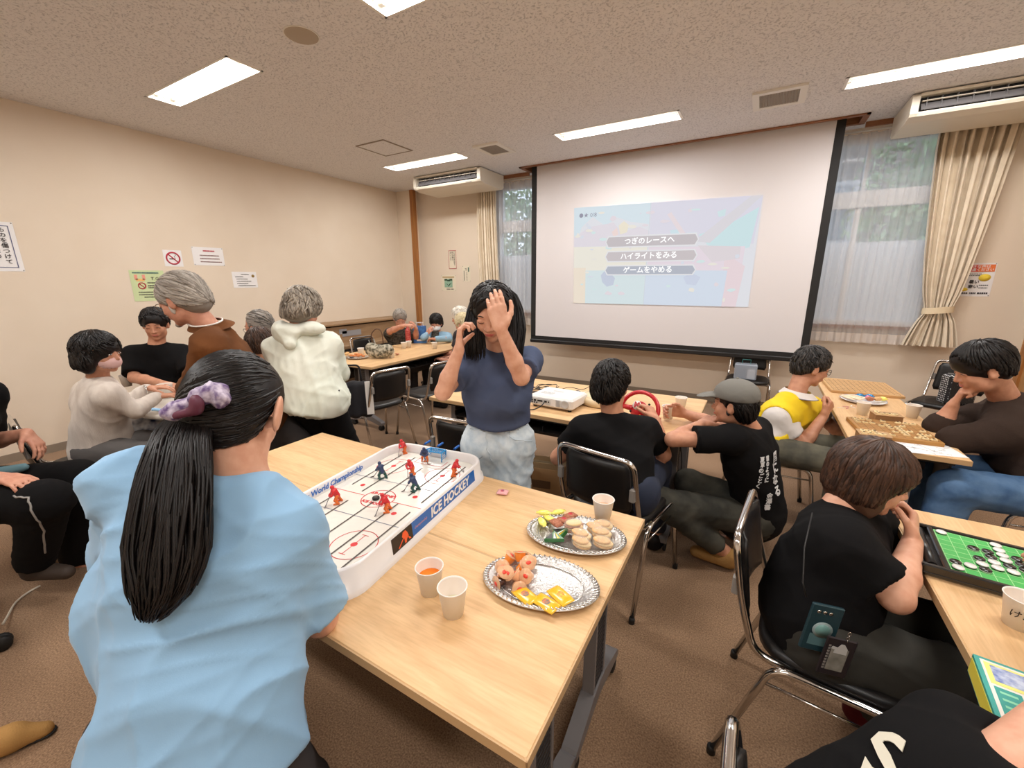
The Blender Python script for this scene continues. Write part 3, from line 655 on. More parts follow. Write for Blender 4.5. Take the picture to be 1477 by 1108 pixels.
b=MB(); b.box((-.054,-.12,-.09),(-.05,.12,.09)); b.build('lid',mat('grey_box2',(140,136,132),.5),t)

# ================================================================ FURNITURE
def wood_top(name,c1,c2,sc=(.9,9,9)):
    m=bpy.data.materials.new(name); m.use_nodes=True; nt=m.node_tree; N=nt.nodes; L=nt.links; p=N['Principled BSDF']; p.inputs['Roughness'].default_value=.42; p.inputs['Specular IOR Level'].default_value=.32
    tc=N.new('ShaderNodeTexCoord'); mp=N.new('ShaderNodeMapping'); mp.inputs['Scale'].default_value=sc; L.new(tc.outputs['Object'],mp.inputs['Vector'])
    n=N.new('ShaderNodeTexNoise'); n.inputs['Scale'].default_value=2.2; n.inputs['Detail'].default_value=7; n.inputs['Distortion'].default_value=.6; L.new(mp.outputs[0],n.inputs['Vector'])
    n2=N.new('ShaderNodeTexNoise'); n2.inputs['Scale'].default_value=16; n2.inputs['Detail'].default_value=3; L.new(mp.outputs[0],n2.inputs['Vector'])
    r=N.new('ShaderNodeValToRGB'); e=r.color_ramp.elements; e[0].position=.36; e[0].color=srgb(*c1); e[1].position=.6; e[1].color=srgb(*c2); L.new(n.outputs[0],r.inputs[0])
    r2=N.new('ShaderNodeValToRGB'); e=r2.color_ramp.elements; e[0].position=.3; e[0].color=(.86,.83,.8,1); e[1].position=.6; e[1].color=(1,1,1,1); L.new(n2.outputs[0],r2.inputs[0])
    mx=N.new('ShaderNodeMix'); mx.data_type='RGBA'; mx.blend_type='MULTIPLY'; mx.inputs[0].default_value=.8; L.new(r.outputs[0],mx.inputs[6]); L.new(r2.outputs[0],mx.inputs[7]); L.new(mx.outputs[2],p.inputs['Base Color'])
    return m
m_top=wood_top('maple_table_top',(216,175,127),(228,190,142)); m_edge=mat('table_edge_band',(196,160,116),.5)
m_leg=mat('table_leg_grey',(128,124,124),.4,.3); m_legd=mat('table_frame_dark',(38,34,33),.5,.2); m_rub=mat('black_rubber',(20,20,20),.6); m_mod=mat('modesty_panel',(118,116,120),.5)
m_modd=mat('modesty_panel_dark',(58,52,50),.5)
m_chr=mat('chrome',(214,212,210),.14,1.0); m_vin=mat('black_vinyl',(20,18,18),.42,bump=(220,.15,2,.001)); m_shell=mat('brown_black_shell',(38,32,32),.32); m_tab=mat('grey_plastic_tab',(138,132,126),.5)
def desk_proto():
    t=thing('folding_table','x','table',(0,0,0))
    b=MB(); b.box((-.898,-.223,.672),(.898,.223,.70),bev=.003); b.build('table_top',m_top,t)
    b=MB(); e=.90; f=.225
    for a,c in (((-e,-f,.674),(e,-f+.003,.698)),((-e,f-.003,.674),(e,f,.698)),((-e,-f,.674),(-e+.003,f,.698)),((e-.003,-f,.674),(e,f,.698))): b.box(a,c)
    b.build('edge_band',m_edge,t)
    b=MB(); b.box((-.80,-.05,.62),(.80,.05,.672)); b.box((-.84,-.19,.645),(-.78,.19,.672)); b.box((.78,-.19,.645),(.84,.19,.672)); b.box((-.78,-.2,.655),(.78,-.17,.672)); b.box((-.78,.17,.655),(.78,.2,.672)); b.build('steel_frame',m_legd,t)
    b=MB(); b.box((-.76,.196,.40),(.76,.206,.655)); b.build('modesty_panel',m_modd,t)
    b=MB(); b.box((-.72,-.15,.56),(.72,.12,.566)); 
    for k in range(9): b.box((-.72+k*.18-.003,-.15,.566),(-.72+k*.18+.003,.12,.60))
    b.build('wire_shelf',m_legd,t)
    for s in (-1,1):
        b=MB(); x=s*.81
        # flat column between two light edge posts
        b.box((x-.015,-.045,.12),(x+.015,.045,.65)); o=b.build('leg',m_modd,t)
        b=MB(); b.box((x-.02,-.058,.10),(x+.02,-.045,.66)); b.box((x-.02,.045,.10),(x+.02,.058,.66)); b.build('edge_post',m_leg,o)
        b=MB()
        for k in range(26): z=.14+k*.0195; b.box((x-.018,-.04,z),(x+.018,.04,z+.008))
        b.build('rib',m_legd,o)
        for q in (-1,1):
            b=MB(); prof=[(.0,.16),(q*.06,.155),(q*.14,.125),(q*.215,.10),(q*.235,.085),(q*.235,.06),(q*.20,.06),(q*.12,.075),(q*.04,.095),(0,.10)]
            n=len(prof); vs=[(x-.025,y,z) for y,z in prof]+[(x+.025,y,z) for y,z in prof]
            b.add(vs,[tuple(range(n-1,-1,-1)),tuple(range(n,2*n))]+[(i,(i+1)%n,n+(i+1)%n,n+i) for i in range(n)]); ft=b.build('foot',m_leg,t)
            b=MB()
            for w in (-1,1): b.lathe([(0,-.008),(.024,-.008),(.028,-.004),(.028,.004),(.024,.008),(0,.008)],16,Mx((x+w*.014,q*.205,.028),0,0,PI/2))
            b.tube([(x,q*.205,.028),(x,q*.205,.07)],.008,6); b.build('caster',m_rub,ft)
    return t
dp=desk_proto()
tables=[((-1.16,.72,0),0,'maple folding table nearest the viewpoint holding the two drink cups and jelly plate'),
((-1.16,1.17,0),0,'maple folding table behind the nearest one, holding the cookie plate'),
((-1.13,2.495,0),0,'maple folding table with the projector and red steering wheel'),
((-1.13,2.95,0),0,'maple folding table on the screen side of the projector table'),
((-3.495,3.73,0),PI/2,'maple folding table by the piano, on the chairs side'),
((-3.945,3.73,0),PI/2,'maple folding table by the piano, on the wall side with snack plates'),
((.735,3.545,0),-PI/2,'maple folding table holding the brown shogi board and paper sheets'),
((.735,1.055,0),-PI/2,'maple folding table holding the green disc game and the game box')]
for i,(l,r,lab) in enumerate(tables):
    o=dp if i==0 else dup(dp,l,r)
    o.location=l; o.rotation_euler=(0,0,r); o['label']=lab; o['group']='maple folding tables'
# ---- chairs
def chair_proto():
    t=thing('stacking_chair','x','chair',(0,0,0))
    pts=[(-.205,-.10,.43),(-.205,-.205,.435),(-.20,-.255,.60),(-.19,-.29,.785),(.19,-.29,.785),(.20,-.255,.60),(.205,-.205,.435),(.205,-.10,.43)]
    b=MB(); b.tube(fillet(pts,.05,5),.0115,10); b.build('back_frame',m_chr,t)
    # curved backrest pad
    nx,nzz=12,8; V=[];
    for side in (0,1):
        for j in range(nzz+1):
            v=j/nzz; z=.515+v*.25; w=.172-.012*v; 
            rr=1-max(0,(abs(v-.5)-.36)/.14)**2*.09
            for i in range(nx+1):
                u=i/nx*2-1; y=-.245-(z-.515)*.15-.028*(1-u*u)+(.0 if side else .026)
                if side and (i in (0,nx) or j in (0,nzz)): y+=.008
                if not side and (i in (0,nx) or j in (0,nzz)): y-=.008
                V.append((u*w*rr,y,z))
    n1=(nx+1)*(nzz+1); q=lambda s,j,i:s*n1+j*(nx+1)+i; F=[]
    for j in range(nzz):
        for i in range(nx): F.append((q(1,j,i),q(1,j,i+1),q(1,j+1,i+1),q(1,j+1,i))); F.append((q(0,j,i),q(0,j+1,i),q(0,j+1,i+1),q(0,j,i+1)))
    for j in range(nzz):
        F.append((q(0,j,0),q(1,j,0),q(1,j+1,0),q(0,j+1,0))); F.append((q(0,j,nx),q(0,j+1,nx),q(1,j+1,nx),q(1,j,nx)))
    for i in range(nx):
        F.append((q(0,0,i),q(0,0,i+1),q(1,0,i+1),q(1,0,i))); F.append((q(0,nzz,i),q(1,nzz,i),q(1,nzz,i+1),q(0,nzz,i+1)))
    mesh_np('backrest',V,F,m_vin,t)
    # seat cushion, rounded, dished
    b=MB(); ring=[]; N=28
    for k in range(N):
        a=2*PI*k/N; c,s=math.cos(a),math.sin(a); sg=lambda v:(1 if v>=0 else -1)
        ring.append((.205*sg(c)*abs(c)**.55,.205*sg(s)*abs(s)**.55))
    lay=[(.88,.418,0),(1,.426,0),(1.0,.448,0),(.93,.460,0),(.6,.456,-.004),(.25,.452,-.006)]
    vs=[(x*f,y*f+.0,z+d) for f,z,d in lay for x,y in ring]; fs=[tuple(range(N-1,-1,-1))]
    for r in range(len(lay)-1):
        for k in range(N): fs.append((r*N+k,r*N+(k+1)%N,(r+1)*N+(k+1)%N,(r+1)*N+k))
    fs.append(tuple((len(lay)-1)*N+k for k in range(N))); b.add(vs,fs,True); b.build('seat',m_vin,t)
    for s in (-1,1):
        b=MB(); b.tube(fillet([(s*.235,.235,.012),(s*.215,.175,.425),(s*.215,-.15,.425),(s*.225,-.275,.012)],.055,5),.0115,10); lg=b.build('leg_frame',m_chr,t)
        b=MB(); b.lathe([(0,0),(.014,0),(.014,.022),(.0115,.03)],10,Mx((s*.235,.235,0))); b.lathe([(0,0),(.014,0),(.014,.022),(.0115,.03)],10,Mx((s*.225,-.275,0))); b.build('rubber_tip',m_rub,lg)
        b=MB(); b.tube([(s*.219,.178,.36),(s*.219,-.17,.36)],.005,6); b.build('lower_rail',m_chr,t)
        b=MB(); b.box((s*.186-.013,-.285,.60),(s*.186+.013,-.262,.66),bev=.004); b.build('back_tab',m_tab,t)
    b=MB(); b.tube([(-.215,.12,.41),(.215,.12,.41)],.009,8); b.tube([(-.215,-.10,.41),(.215,-.10,.41)],.009,8); b.build('cross_tube',m_chr,t)
    return t
ch=chair_proto(); _first=[True]
def chair(x,y,rz,lab):
    r=math.radians(rz)
    if _first[0]: _first[0]=False; o=ch; o.location=(x,y,0); o.rotation_euler=(0,0,r)
    else: o=dup(ch,(x,y,0),r)
    o['label']=lab; o['group']='chrome and black meeting chairs'; return o
chair(-.50,1.97,-11,'chrome and black chair the boy at the steering wheel sits on')
chair(-2.98,2.60,80,'empty chrome and black chair at the piano side tables, nearest the white jacket')
chair(-2.80,3.12,82,'empty chrome and black chair at the piano side tables, second from the white jacket')
chair(-1.37,2.02,3,'chrome and black chair behind the girl in the navy shirt')
chair(.335,1.44,-96,'chrome and black chair seating the child with bobbed hair')
chair(.335,.51,-90,'chrome and black chair at the bottom edge of the photo, back only')
chair(.20,3.08,-86,'chrome and black chair under the man in the yellow vest')
chair(1.36,3.02,92,'chrome and black chair under the man in the dark brown sweater')
chair(1.56,5.05,150,'chrome and black chair against the wall behind the brown sweater')
chair(.0,5.30,180,'chrome and black chair against the wall under the screen corner')
chair(-3.50,.80,-6,'chrome and black chair behind the woman in the white cardigan')
chair(-3.34,.14,-58,'chrome and black chair under the person in black at the left edge')
chair(-4.42,3.95,-90,'chrome and black chair of the woman opening the red bottle')
chair(-3.62,4.98,180,'chrome and black chair of the masked woman in pale blue')
# round white table of the left group
t=thing('round_table','small white topped table where the group on the left sits','table',(-3.42,1.42,0))
b=MB(); b.lathe([(0,.672),(.385,.672),(.40,.68),(.40,.694),(.385,.70),(0,.70)],40); b.build('table_top',mat('white_laminate',(226,220,210),.35),t)
b=MB(); b.lathe([(0,.64),(.12,.64),(.13,.672),(0,.672)],20); b.build('hub',m_leg,t)
for k in range(4):
    a=PI/4+k*PI/2; b=MB(); b.tube([(.10*math.cos(a),.10*math.sin(a),.66),(.37*math.cos(a),.37*math.sin(a),.01)],.014,8); b.build('leg',m_chr,t)
# upright piano along the left wall
t=thing('upright_piano','closed brown upright piano against the wall behind the snack plates','piano',(-5.20,4.30,0))
m_pn=mat('piano_walnut',(128,100,74),.45,noise=(3,(112,86,62),4),stretch=(9,1,9)); m_pn2=mat('piano_lid_walnut',(164,132,98),.45,noise=(3,(150,118,86),4),stretch=(9,1,9))
b=MB(); b.box((-.31,-.98,.04),(.02,-.94,.92)); b.box((-.31,.94,.04),(.02,.98,.92)); b.box((-.31,-.94,.04),(-.27,.94,.92)); b.build('case',m_pn,t)
b=MB(); b.box((-.32,-1.0,.92),(.06,1.0,.95),bev=.006); b.build('top_lid',m_pn2,t)
b=MB(); b.box((-.01,-.94,.66),(.01,.94,.90)); b.build('upper_panel',m_pn2,t)
b=MB(); b.box((.0,-.94,.60),(.28,.94,.66),bev=.01); b.build('key_lid',m_pn2,t)
b=MB(); b.box((-.02,-.98,.53),(.30,.98,.58)); b.build('key_bed',m_pn,t)
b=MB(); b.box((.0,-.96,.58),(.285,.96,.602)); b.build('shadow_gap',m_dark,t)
b=MB(); b.box((-.03,-.94,.06),(-.01,.94,.53)); b.build('lower_panel',m_pn,t)
for s in (-1,1):
    b=MB(); b.box((.22,s*.95-.03,0),(.28,s*.95+.03,.53)); b.build('leg',m_pn,t)
b=MB(); b.box((.012,-.28,.75),(.016,.06,.83)); b.box((.012,-.33,.79),(.016,-.2,.86)); b.build('taped_note',mat('grey_note',(150,148,150),.5),t)
# ================================================================ THE MAIN TABLE
m_pcup=mat('paper_cup_white',(240,236,230),.55); m_pcin=mat('paper_cup_inside',(238,226,214),.6)
def cup(loc,label,drink=None,lvl=.045,s=1.0,tilt=None,kanji=None):
    t=thing('paper_cup',label,'cup',loc,0,'white paper cups')
    r0,r1,h=.026*s,.037*s,.08*s
    b=MB(); b.lathe([(0,.004),(r0-.002,.004),(r0-.002,0),(r0,0),(r1,h-.002),(r1+.0018,h),(r1+.001,h+.0015),(r1-.001,h),(r1-.0012,h-.003)],28,cap=False); b.build('cup_wall',m_pcup,t)
    b=MB(); b.lathe([(r1-.0012,h-.003),(r0-.001,.005),(0,.005)][::1],28,cap=False); b.build('cup_inside',m_pcin,t)
    b=MB(); b.tube([((r1+.0008)*math.cos(a),(r1+.0008)*math.sin(a),h) for a in np.linspace(0,2*PI,29)[:-1]],.0014,6,closed=True); b.build('rolled_rim',m_pcup,t)
    if drink:
        f=lvl/.08; r=(r0+(r1-r0)*f)-.0012; b=MB(); b.lathe([(0,lvl*s),(r,lvl*s)],24,cap=False); b.build('drink',drink,t)
    if tilt: t.rotation_euler=tilt
    return t
d_or=mat('orange_juice',(244,130,28),.15); d_wh=mat('pale_lemon_drink',(226,222,190),.1); d_pk=mat('peach_drink',(240,200,170),.2)
cup((-0.689,0.735,0.700),'white paper cup with orange juice on the nearest table',d_or,.05)
cup((-0.587,0.705,0.700),'white paper cup with pale drink beside the orange juice cup',d_wh,.03)
cup((-0.392,1.317,0.700),'white paper cup behind the cookie plate at the table corner',d_pk,.05)
# oval silver plates
m_sil=mat('silver_foil_plate',(206,204,202),.28,.85,bump=(160,1.0,2,.003)); m_sil2=mat('silver_plate_rim',(220,218,216),.2,.9)
def oval_plate(cx,cy,rz,A_,B_,label,z=.70):
    t=thing('oval_plate',label,'plate',(cx,cy,z),rz,'silver party plates')
    k=B_/A_
    b=MB(); b.lathe([(0,.004),(A_*.70,.004),(A_*.76,.008),(A_*.86,.016),(A_*.97,.019),(A_,.017),(A_,.015),(A_*.96,.015),(A_*.85,.011),(A_*.72,.001),(0,.001)],56,None,1,k); b.build('dish',m_sil,t)
    b=MB(); n=64
    for i in range(n):
        a=2*PI*i/n; a2=a+.06
        b.tube([(A_*.90*math.cos(a),B_*.90*math.sin(a),.0185),(A_*.985*math.cos(a2),B_*.985*math.sin(a2),.0205)],.0028,5)
    stuff(b.build('rope_rim',m_sil2,t))
    b=MB(); b.tube([(A_*.74*math.cos(a),B_*.74*math.sin(a),.0085) for a in np.linspace(0,2*PI,57)[:-1]],.0016,6,closed=True); b.build('inner_ring',m_sil2,t)
    return t
def PP(u,v,z=.71): return None
PC=[(-0.581,0.856,0.715),(-0.285,0.925,0.715),(-0.565,0.985,0.715),(-0.350,0.811,0.715)]
oval_plate(-.437,.905,math.radians(14),.165,.108,'silver oval plate with jelly cups and yellow wrapped sweets')
oval_plate(-.435,1.165,math.radians(14),.165,.108,'silver oval plate heaped with wrapped cookies')
# jelly cups
m_jel=[mat('orange_jelly',(246,150,60),.15,coat=.6),mat('peach_jelly',(246,186,140),.15,coat=.6),mat('dark_jelly',(50,26,22),.12,coat=.6)]
m_clr=mat('clear_film',(250,246,236),.08,alpha=.20)
m_rim=mat('jelly_cup_lid',(250,200,156),.15,alpha=.6); m_pr=mat('jelly_print',(228,70,50),.4)
def jelly(p,tilt,az,kind,label):
    t=thing('jelly_cup',label,'jelly',p,0,'jelly cups on the silver plate'); t.rotation_euler=(tilt,0,az)
    b=MB(); b.lathe([(0,0),(.011,0),(.0135,.004),(.0175,.024),(.0178,.026),(0,.026)],20); b.build('jelly_body',m_jel[kind],t)
    b=MB(); b.lathe([(0,.0262),(.0215,.0262),(.0215,.0275),(0,.0275)],20); l=b.build('lid_film',m_rim,t)
    b=MB(); b.lathe([(0,.0277),(.007,.0277),(.007,.0281),(0,.0281)],12,None,1.2,.8); b.build('print_spot',m_pr,l)
JL=[((-0.560,0.906,0.712),.9,.5,1),((-0.559,0.930,0.712),.6,2.4,0),((-0.520,0.939,0.724),.5,3.6,0),((-0.481,0.961,0.724),1.2,-.9,1),((-0.526,0.884,0.712),.7,.2,1),((-0.511,0.911,0.712),.8,2.0,0),((-0.463,0.898,0.724),1.0,-.2,1),((-0.495,0.929,0.724),.6,1.0,0),((-0.488,0.858,0.712),1.25,.9,1),((-0.524,0.855,0.712),1.4,-.5,2),((-0.542,0.863,0.712),.5,1.6,0),((-0.486,0.885,0.712),.9,-1.4,1)]
kinds=['orange jelly','peach jelly','dark brown jelly']
where=['at the far left of the heap','at the back left of the heap','standing at the back','leaning at the right end of the heap','in the middle left','in the very middle','lying right with its red spot up','behind the middle ones','in front of the heap','at the front left','at the left rim','with a torn lid at the front']
for i,(p,ti,az,k) in enumerate(JL): jelly(p,ti,az,k,'%s cup %s'%(kinds[k],where[i]))
# wrapped sweets: small pillow packs with twisted or crimped ends
def pack(p,az,L,Wd,H,m,label,name='wrapped_sweet',cat='sweet',group=None,tilt=0,twist=False,mark=None,film=None):
    t=thing(name,label,cat,p,0,group); t.rotation_euler=(tilt,0,az)
    n,k=10,12; vs=[];fs=[]
    for i in range(n+1):
        u=i/n*2-1; e=1-abs(u)**3
        w=Wd/2*((.35+.65*e) if twist else (.9+.1*e)); h=H/2*max(e,.06)
        if twist and abs(u)>.75: w=Wd/2*(.3+1.6*(abs(u)-.75)); h=H*.12
        for j in range(k):
            a=2*PI*j/k; vs.append((u*L/2,w*math.cos(a),H/2+h*math.sin(a)))
    for i in range(n):
        for j in range(k): fs.append((i*k+j,(i+1)*k+j,(i+1)*k+(j+1)%k,i*k+(j+1)%k))
    fs+= [tuple(range(k)),tuple(n*k+j for j in range(k-1,-1,-1))]
    b=MB(); b.add(vs,fs,True); o=b.build('wrapper',film or m,t)
    if mark:
        b=MB(); b.sphere((0,0,H*.62),(L*.30,Wd*.38,H*.42),14,6); b.build('printed_label',mark,t)
    return t
def cookie(p,az,R_,m1,m2,label,layers=3,tilt=0):
    t=thing('wrapped_cookie',label,'cookie',p,0,'wrapped cookies on the silver plate'); t.rotation_euler=(tilt,0,az)
    for i in range(layers):
        b=MB(); N=26; rr=R_*(1-.04*i)
        prof=[(0,0),(rr*.9,0),(rr,.003),(rr,.006),(rr*.9,.0085),(0,.009)]
        b.lathe(prof,N,Mx((.004*math.sin(i*2.1),.003*math.cos(i),i*.0095+.002)),1,.62); 
        b.build('cookie',m1 if i%2==0 else m2,t)
    b=MB(); b.sphere((0,0,layers*.0048+.002),(R_*1.16,R_*.74,layers*.0062+.004),16,8); 
    b.build('clear_wrapper',m_clr,t)
m_yel=mat('yellow_wrapper',(236,182,34),.25,coat=.5); m_yelc=mat('clear_yellow_wrapper',(244,232,110),.2,coat=.5); m_pic=mat('sweet_print',(90,110,110),.5,noise=(140,(240,130,50),2)); m_org=mat('orange_print_pack',(240,110,40),.4,noise=(200,(250,200,60),2))
m_brn=mat('brown_cracker',(150,86,60),.6,bump=(300,.3,2),noise=(120,(186,120,90),2)); m_ck=mat('rice_cookie',(232,190,128),.7,bump=(200,.4,2),noise=(120,(216,166,114),3)); m_ck2=mat('rice_cookie_pale',(240,212,160),.7,bump=(200,.4,2)); m_grn=mat('green_pack',(40,110,50),.35,coat=.4); m_blkp=mat('black_pack',(26,26,24),.35,coat=.4); m_pnk=mat('pink_clear_pack',(232,170,170),.2,coat=.4); m_red2=mat('cherry_red',(190,40,50),.4)
for i,(px,py,az) in enumerate(((747,868,-.45),(788,874,-.2),(808,862,-.55))): pass
def green_pack(p,az,i):
    t=thing('triangle_pack',['green and black triangular snack pack lying flat','green triangular snack pack with yellow stripe leaning up'][i],'snack',p,0,'triangular green packs'); t.rotation_euler=(.5*i,0,az)
    tri=[(-.032,-.016),(.032,-.014),(.004,.03)]
    b=MB(); b.prism(tri,0,.012); b.build('pack_body',m_grn,t)
    b=MB(); b.prism([(-.028,-.013),(-.006,-.013),(-.004,.018)],.0121,.0128); b.build('dark_panel',m_blkp,t)
    b=MB(); b.prism([(.010,-.012),(.018,-.012),(.006,.02)],.0121,.0128); b.build('yellow_stripe',m_yel,t)
    b=MB(); b.prism([(-.002,-.012),(.006,-.012),(.002,.022)],.0121,.0126); b.build('white_stripe',m_pcup,t)
pack((-0.446,0.833,0.712),-0.35,.070,.046,.012,m_yel,'yellow wrapped sweet with printed picture, left one, beside the jelly cups',group='yellow sweets on the jelly plate',mark=m_pic)
pack((-0.385,0.835,0.712),-0.25,.070,.046,.012,m_yel,'yellow wrapped sweet with printed picture, middle one at the plate rim',group='yellow sweets on the jelly plate',mark=m_pic)
pack((-0.364,0.878,0.712),-0.45,.070,.046,.012,m_yel,'yellow wrapped sweet with printed picture, right one, orange picture up',group='yellow sweets on the jelly plate',mark=m_org)
pack((-0.576,1.217,0.716),0.4,.055,.026,.016,m_yelc,'pale yellow twist wrapped sweet, far left on the cookie plate',group='pale yellow sweets on the cookie plate',twist=True)
pack((-0.540,1.191,0.716),-0.3,.055,.026,.016,m_yelc,'pale yellow twist wrapped sweet, second from left on the cookie plate',group='pale yellow sweets on the cookie plate',twist=True)
pack((-0.533,1.247,0.716),0.9,.055,.026,.016,m_yelc,'pale yellow twist wrapped sweet, by the back rim of the cookie plate',group='pale yellow sweets on the cookie plate',twist=True)
pack((-0.555,1.160,0.716),-0.8,.055,.026,.016,m_yelc,'pale yellow twist wrapped sweet, lowest left on the cookie plate',group='pale yellow sweets on the cookie plate',twist=True)
pack((-0.489,1.193,0.722),0.3,.05,.032,.020,m_brn,'reddish brown wrapped cracker left of the green packs',group='brown crackers on the cookie plate',mark=m_red2)
pack((-0.481,1.231,0.722),1.1,.05,.032,.020,m_brn,'reddish brown wrapped cracker at the back of the heap',group='brown crackers on the cookie plate',mark=m_red2)
pack((-0.506,1.167,0.722),-0.5,.05,.032,.020,m_brn,'reddish brown wrapped cracker just behind the green packs',group='brown crackers on the cookie plate',mark=None)
pack((-0.445,1.191,0.722),0.2,.05,.032,.020,m_brn,'reddish brown wrapped cracker right of the green packs',group='brown crackers on the cookie plate',mark=None)
green_pack((-0.485,1.102,0.714),0.5,0)
green_pack((-0.475,1.137,0.714),-0.9,1)
cookie((-0.405,1.137,0.720),0.0,.030,m_ck,m_ck2,'clear wrapped pale cookie stack, left, second layer',3)
cookie((-0.394,1.110,0.712),-0.1,.030,m_ck,m_ck2,'clear wrapped pale cookie stack, front left on the plate',3)
cookie((-0.335,1.144,0.712),0.1,.030,m_ck,m_ck2,'clear wrapped pale cookie stack, front right on the plate',3)
cookie((-0.351,1.177,0.720),0.25,.030,m_ck,m_ck2,'clear wrapped pale cookie stack, right of the middle',3)
cookie((-0.361,1.222,0.720),0.3,.030,m_ck,m_ck2,'clear wrapped pale cookie stack, at the back right',3)
cookie((-0.443,1.165,0.720),0.6,.030,m_brn,m_ck2,'clear wrapped pale cookie stack, brown sandwich near the green packs',4)
cookie((-0.377,1.192,0.720),-0.2,.030,m_ck,m_ck2,'clear wrapped pale cookie stack, in the middle back',3)
t=pack((-0.800,1.299,0.700),.3,.045,.040,.014,m_pnk,'small pink clear wrapped candy lying alone behind the plates','wrapped_candy','sweet',mark=mat('candy_print',(110,90,110),.4,noise=(300,(220,60,80),2)))
# ---------------------------------------------------------------- table hockey game
m_plw=mat('white_plastic',(232,228,226),.3,coat=.2); m_rink=mat('rink_surface',(226,222,212),.2,coat=.4); m_blue=mat('sticker_blue',(30,104,190),.35); m_rl=mat('rink_red',(206,40,44),.4); m_slot=mat('slot_brown',(78,66,58),.5); m_bl=mat('rink_blue_line',(110,112,130),.5)
HR=math.radians(7); HC=(-1.12-.02*math.cos(HR),.97-.02*math.sin(HR))
hk=thing('table_hockey_game','white tabletop ice hockey game with rod slots and blue side sticker','game',(HC[0],HC[1],.70),HR)
def rrect(a,c,r,n=8):
    P=[]
    for cx,cy,s in ((a-r,c-r,0),(-a+r,c-r,1),(-a+r,-c+r,2),(a-r,-c+r,3)):
        for k in range(n+1): w=PI/2*s+PI/2*k/n; P.append((cx+r*math.cos(w),cy+r*math.sin(w)))
    return P
def ringwall(name,m,outs,ins,par):
    """outs / ins: lists of (polygon, z) going up outside then down inside"""
    b=MB(); L_=outs+ins; n=len(L_[0][0]); vs=[(x,y,z) for P,z in L_ for x,y in P]; fs=[]
    for r in range(len(L_)-1):
        for k in range(n): fs.append((r*n+k,r*n+(k+1)%n,(r+1)*n+(k+1)%n,(r+1)*n+k))
    b.add(vs,fs,True); return b.build(name,m,par)
ringwall('outer_wall',m_plw,[(rrect(.255,.44,.10),0),(rrect(.252,.437,.10),.018),(rrect(.246,.431,.096),.02),(rrect(.240,.425,.092),.080),(rrect(.236,.421,.09),.084)],[(rrect(.230,.415,.085),.084),(rrect(.226,.411,.082),.080),(rrect(.222,.407,.08),.045)],hk)
b=MB(); P=rrect(.224,.409,.08); b.prism(P,.03,.045); b.build('rink',m_rink,hk)
def flat(pts,m,name,z=.0454,w=None):
    b=MB()
    if w: 
        for i in range(len(pts)-1):
            a=np.array(pts[i],float); c=np.array(pts[i+1],float); d=nz(c-a); n_=np.array([-d[1],d[0]])*w/2; d=d*w*.3
            b.add([(*(a-n_-d),z),(*(c-n_+d),z),(*(c+n_+d),z),(*(a+n_-d),z)],[(0,1,2,3)])
    else: b.add([(x,y,z) for x,y in pts],[tuple(range(len(pts)))])
    return b.build(name,m,hk)
circ=lambda cx,cy,r,n=32,a0=0,a1=2*PI:[(cx+r*math.cos(a),cy+r*math.sin(a)) for a in np.linspace(a0,a1,n+1)]
for x in (-.172,-.095,.0,.092,.168):
    for s in (-1,1):
        L0={-.172:.05,-.095:.02,.0:.0,.092:.06,.168:.035}[x]
        a,c=(s*max(L0,.02),s*(.28 if x==0 else .36)); 
        if s<0: a={-.172:-.04,-.095:-.055,.0:-.03,.092:-.005,.168:-.035}[x]; c={-.172:-.3,-.095:-.33,.0:-.28,.092:-.36,.168:-.36}[x]
        flat([(x,a),(x,c)],m_slot,'rod_slot',.0462,.006)
flat(circ(0,0,.062),m_rl,'centre_circle',.0456,.0035)
flat([(-.222,0),(-.065,0)],m_rl,'centre_line',.0456,.003); flat([(.065,0),(.20,0)],m_rl,'centre_line',.0456,.003)
for s in (-1,1):
    flat([(-.222,s*.125),(.2,s*.125)],m_bl,'blue_line',.0456,.003)
    for x in (-.13,.12):
        flat(circ(x,s*.252,.072),m_rl,'face_off_circle',.0456,.0028); flat(circ(x,s*.252,.011,16),m_rl,'face_off_spot'); flat(circ(x,s*.062,.010,16),m_rl,'face_off_spot')
        flat([(x,s*.252-.05),(x,s*.252+.05)],m_rl,'hash_mark',.0456,.0025)
        flat([(x-.012,s*.252+.05),(x+.012,s*.252+.05)],m_rl,'hash_mark',.0456,.0025); flat([(x-.012,s*.252-.05),(x+.012,s*.252-.05)],m_rl,'hash_mark',.0456,.0025)
    flat([(-.07,s*.375),(-.07,s*.32),(.07,s*.32),(.07,s*.375)],m_rl,'goal_crease',.0456,.0025)
TM=lambda x,y,z,r=0: Matrix.Translation((x,y,z))@Matrix.Rotation(r,4,'Z')
text('rink_words','LENSON GT',m_rl,TM(0,.030,.0458,PI),.020,hk,bold=.0008); text('rink_words','ICE HOCK',m_rl,TM(0,-.034,.0458,0),.020,hk,bold=.0008)
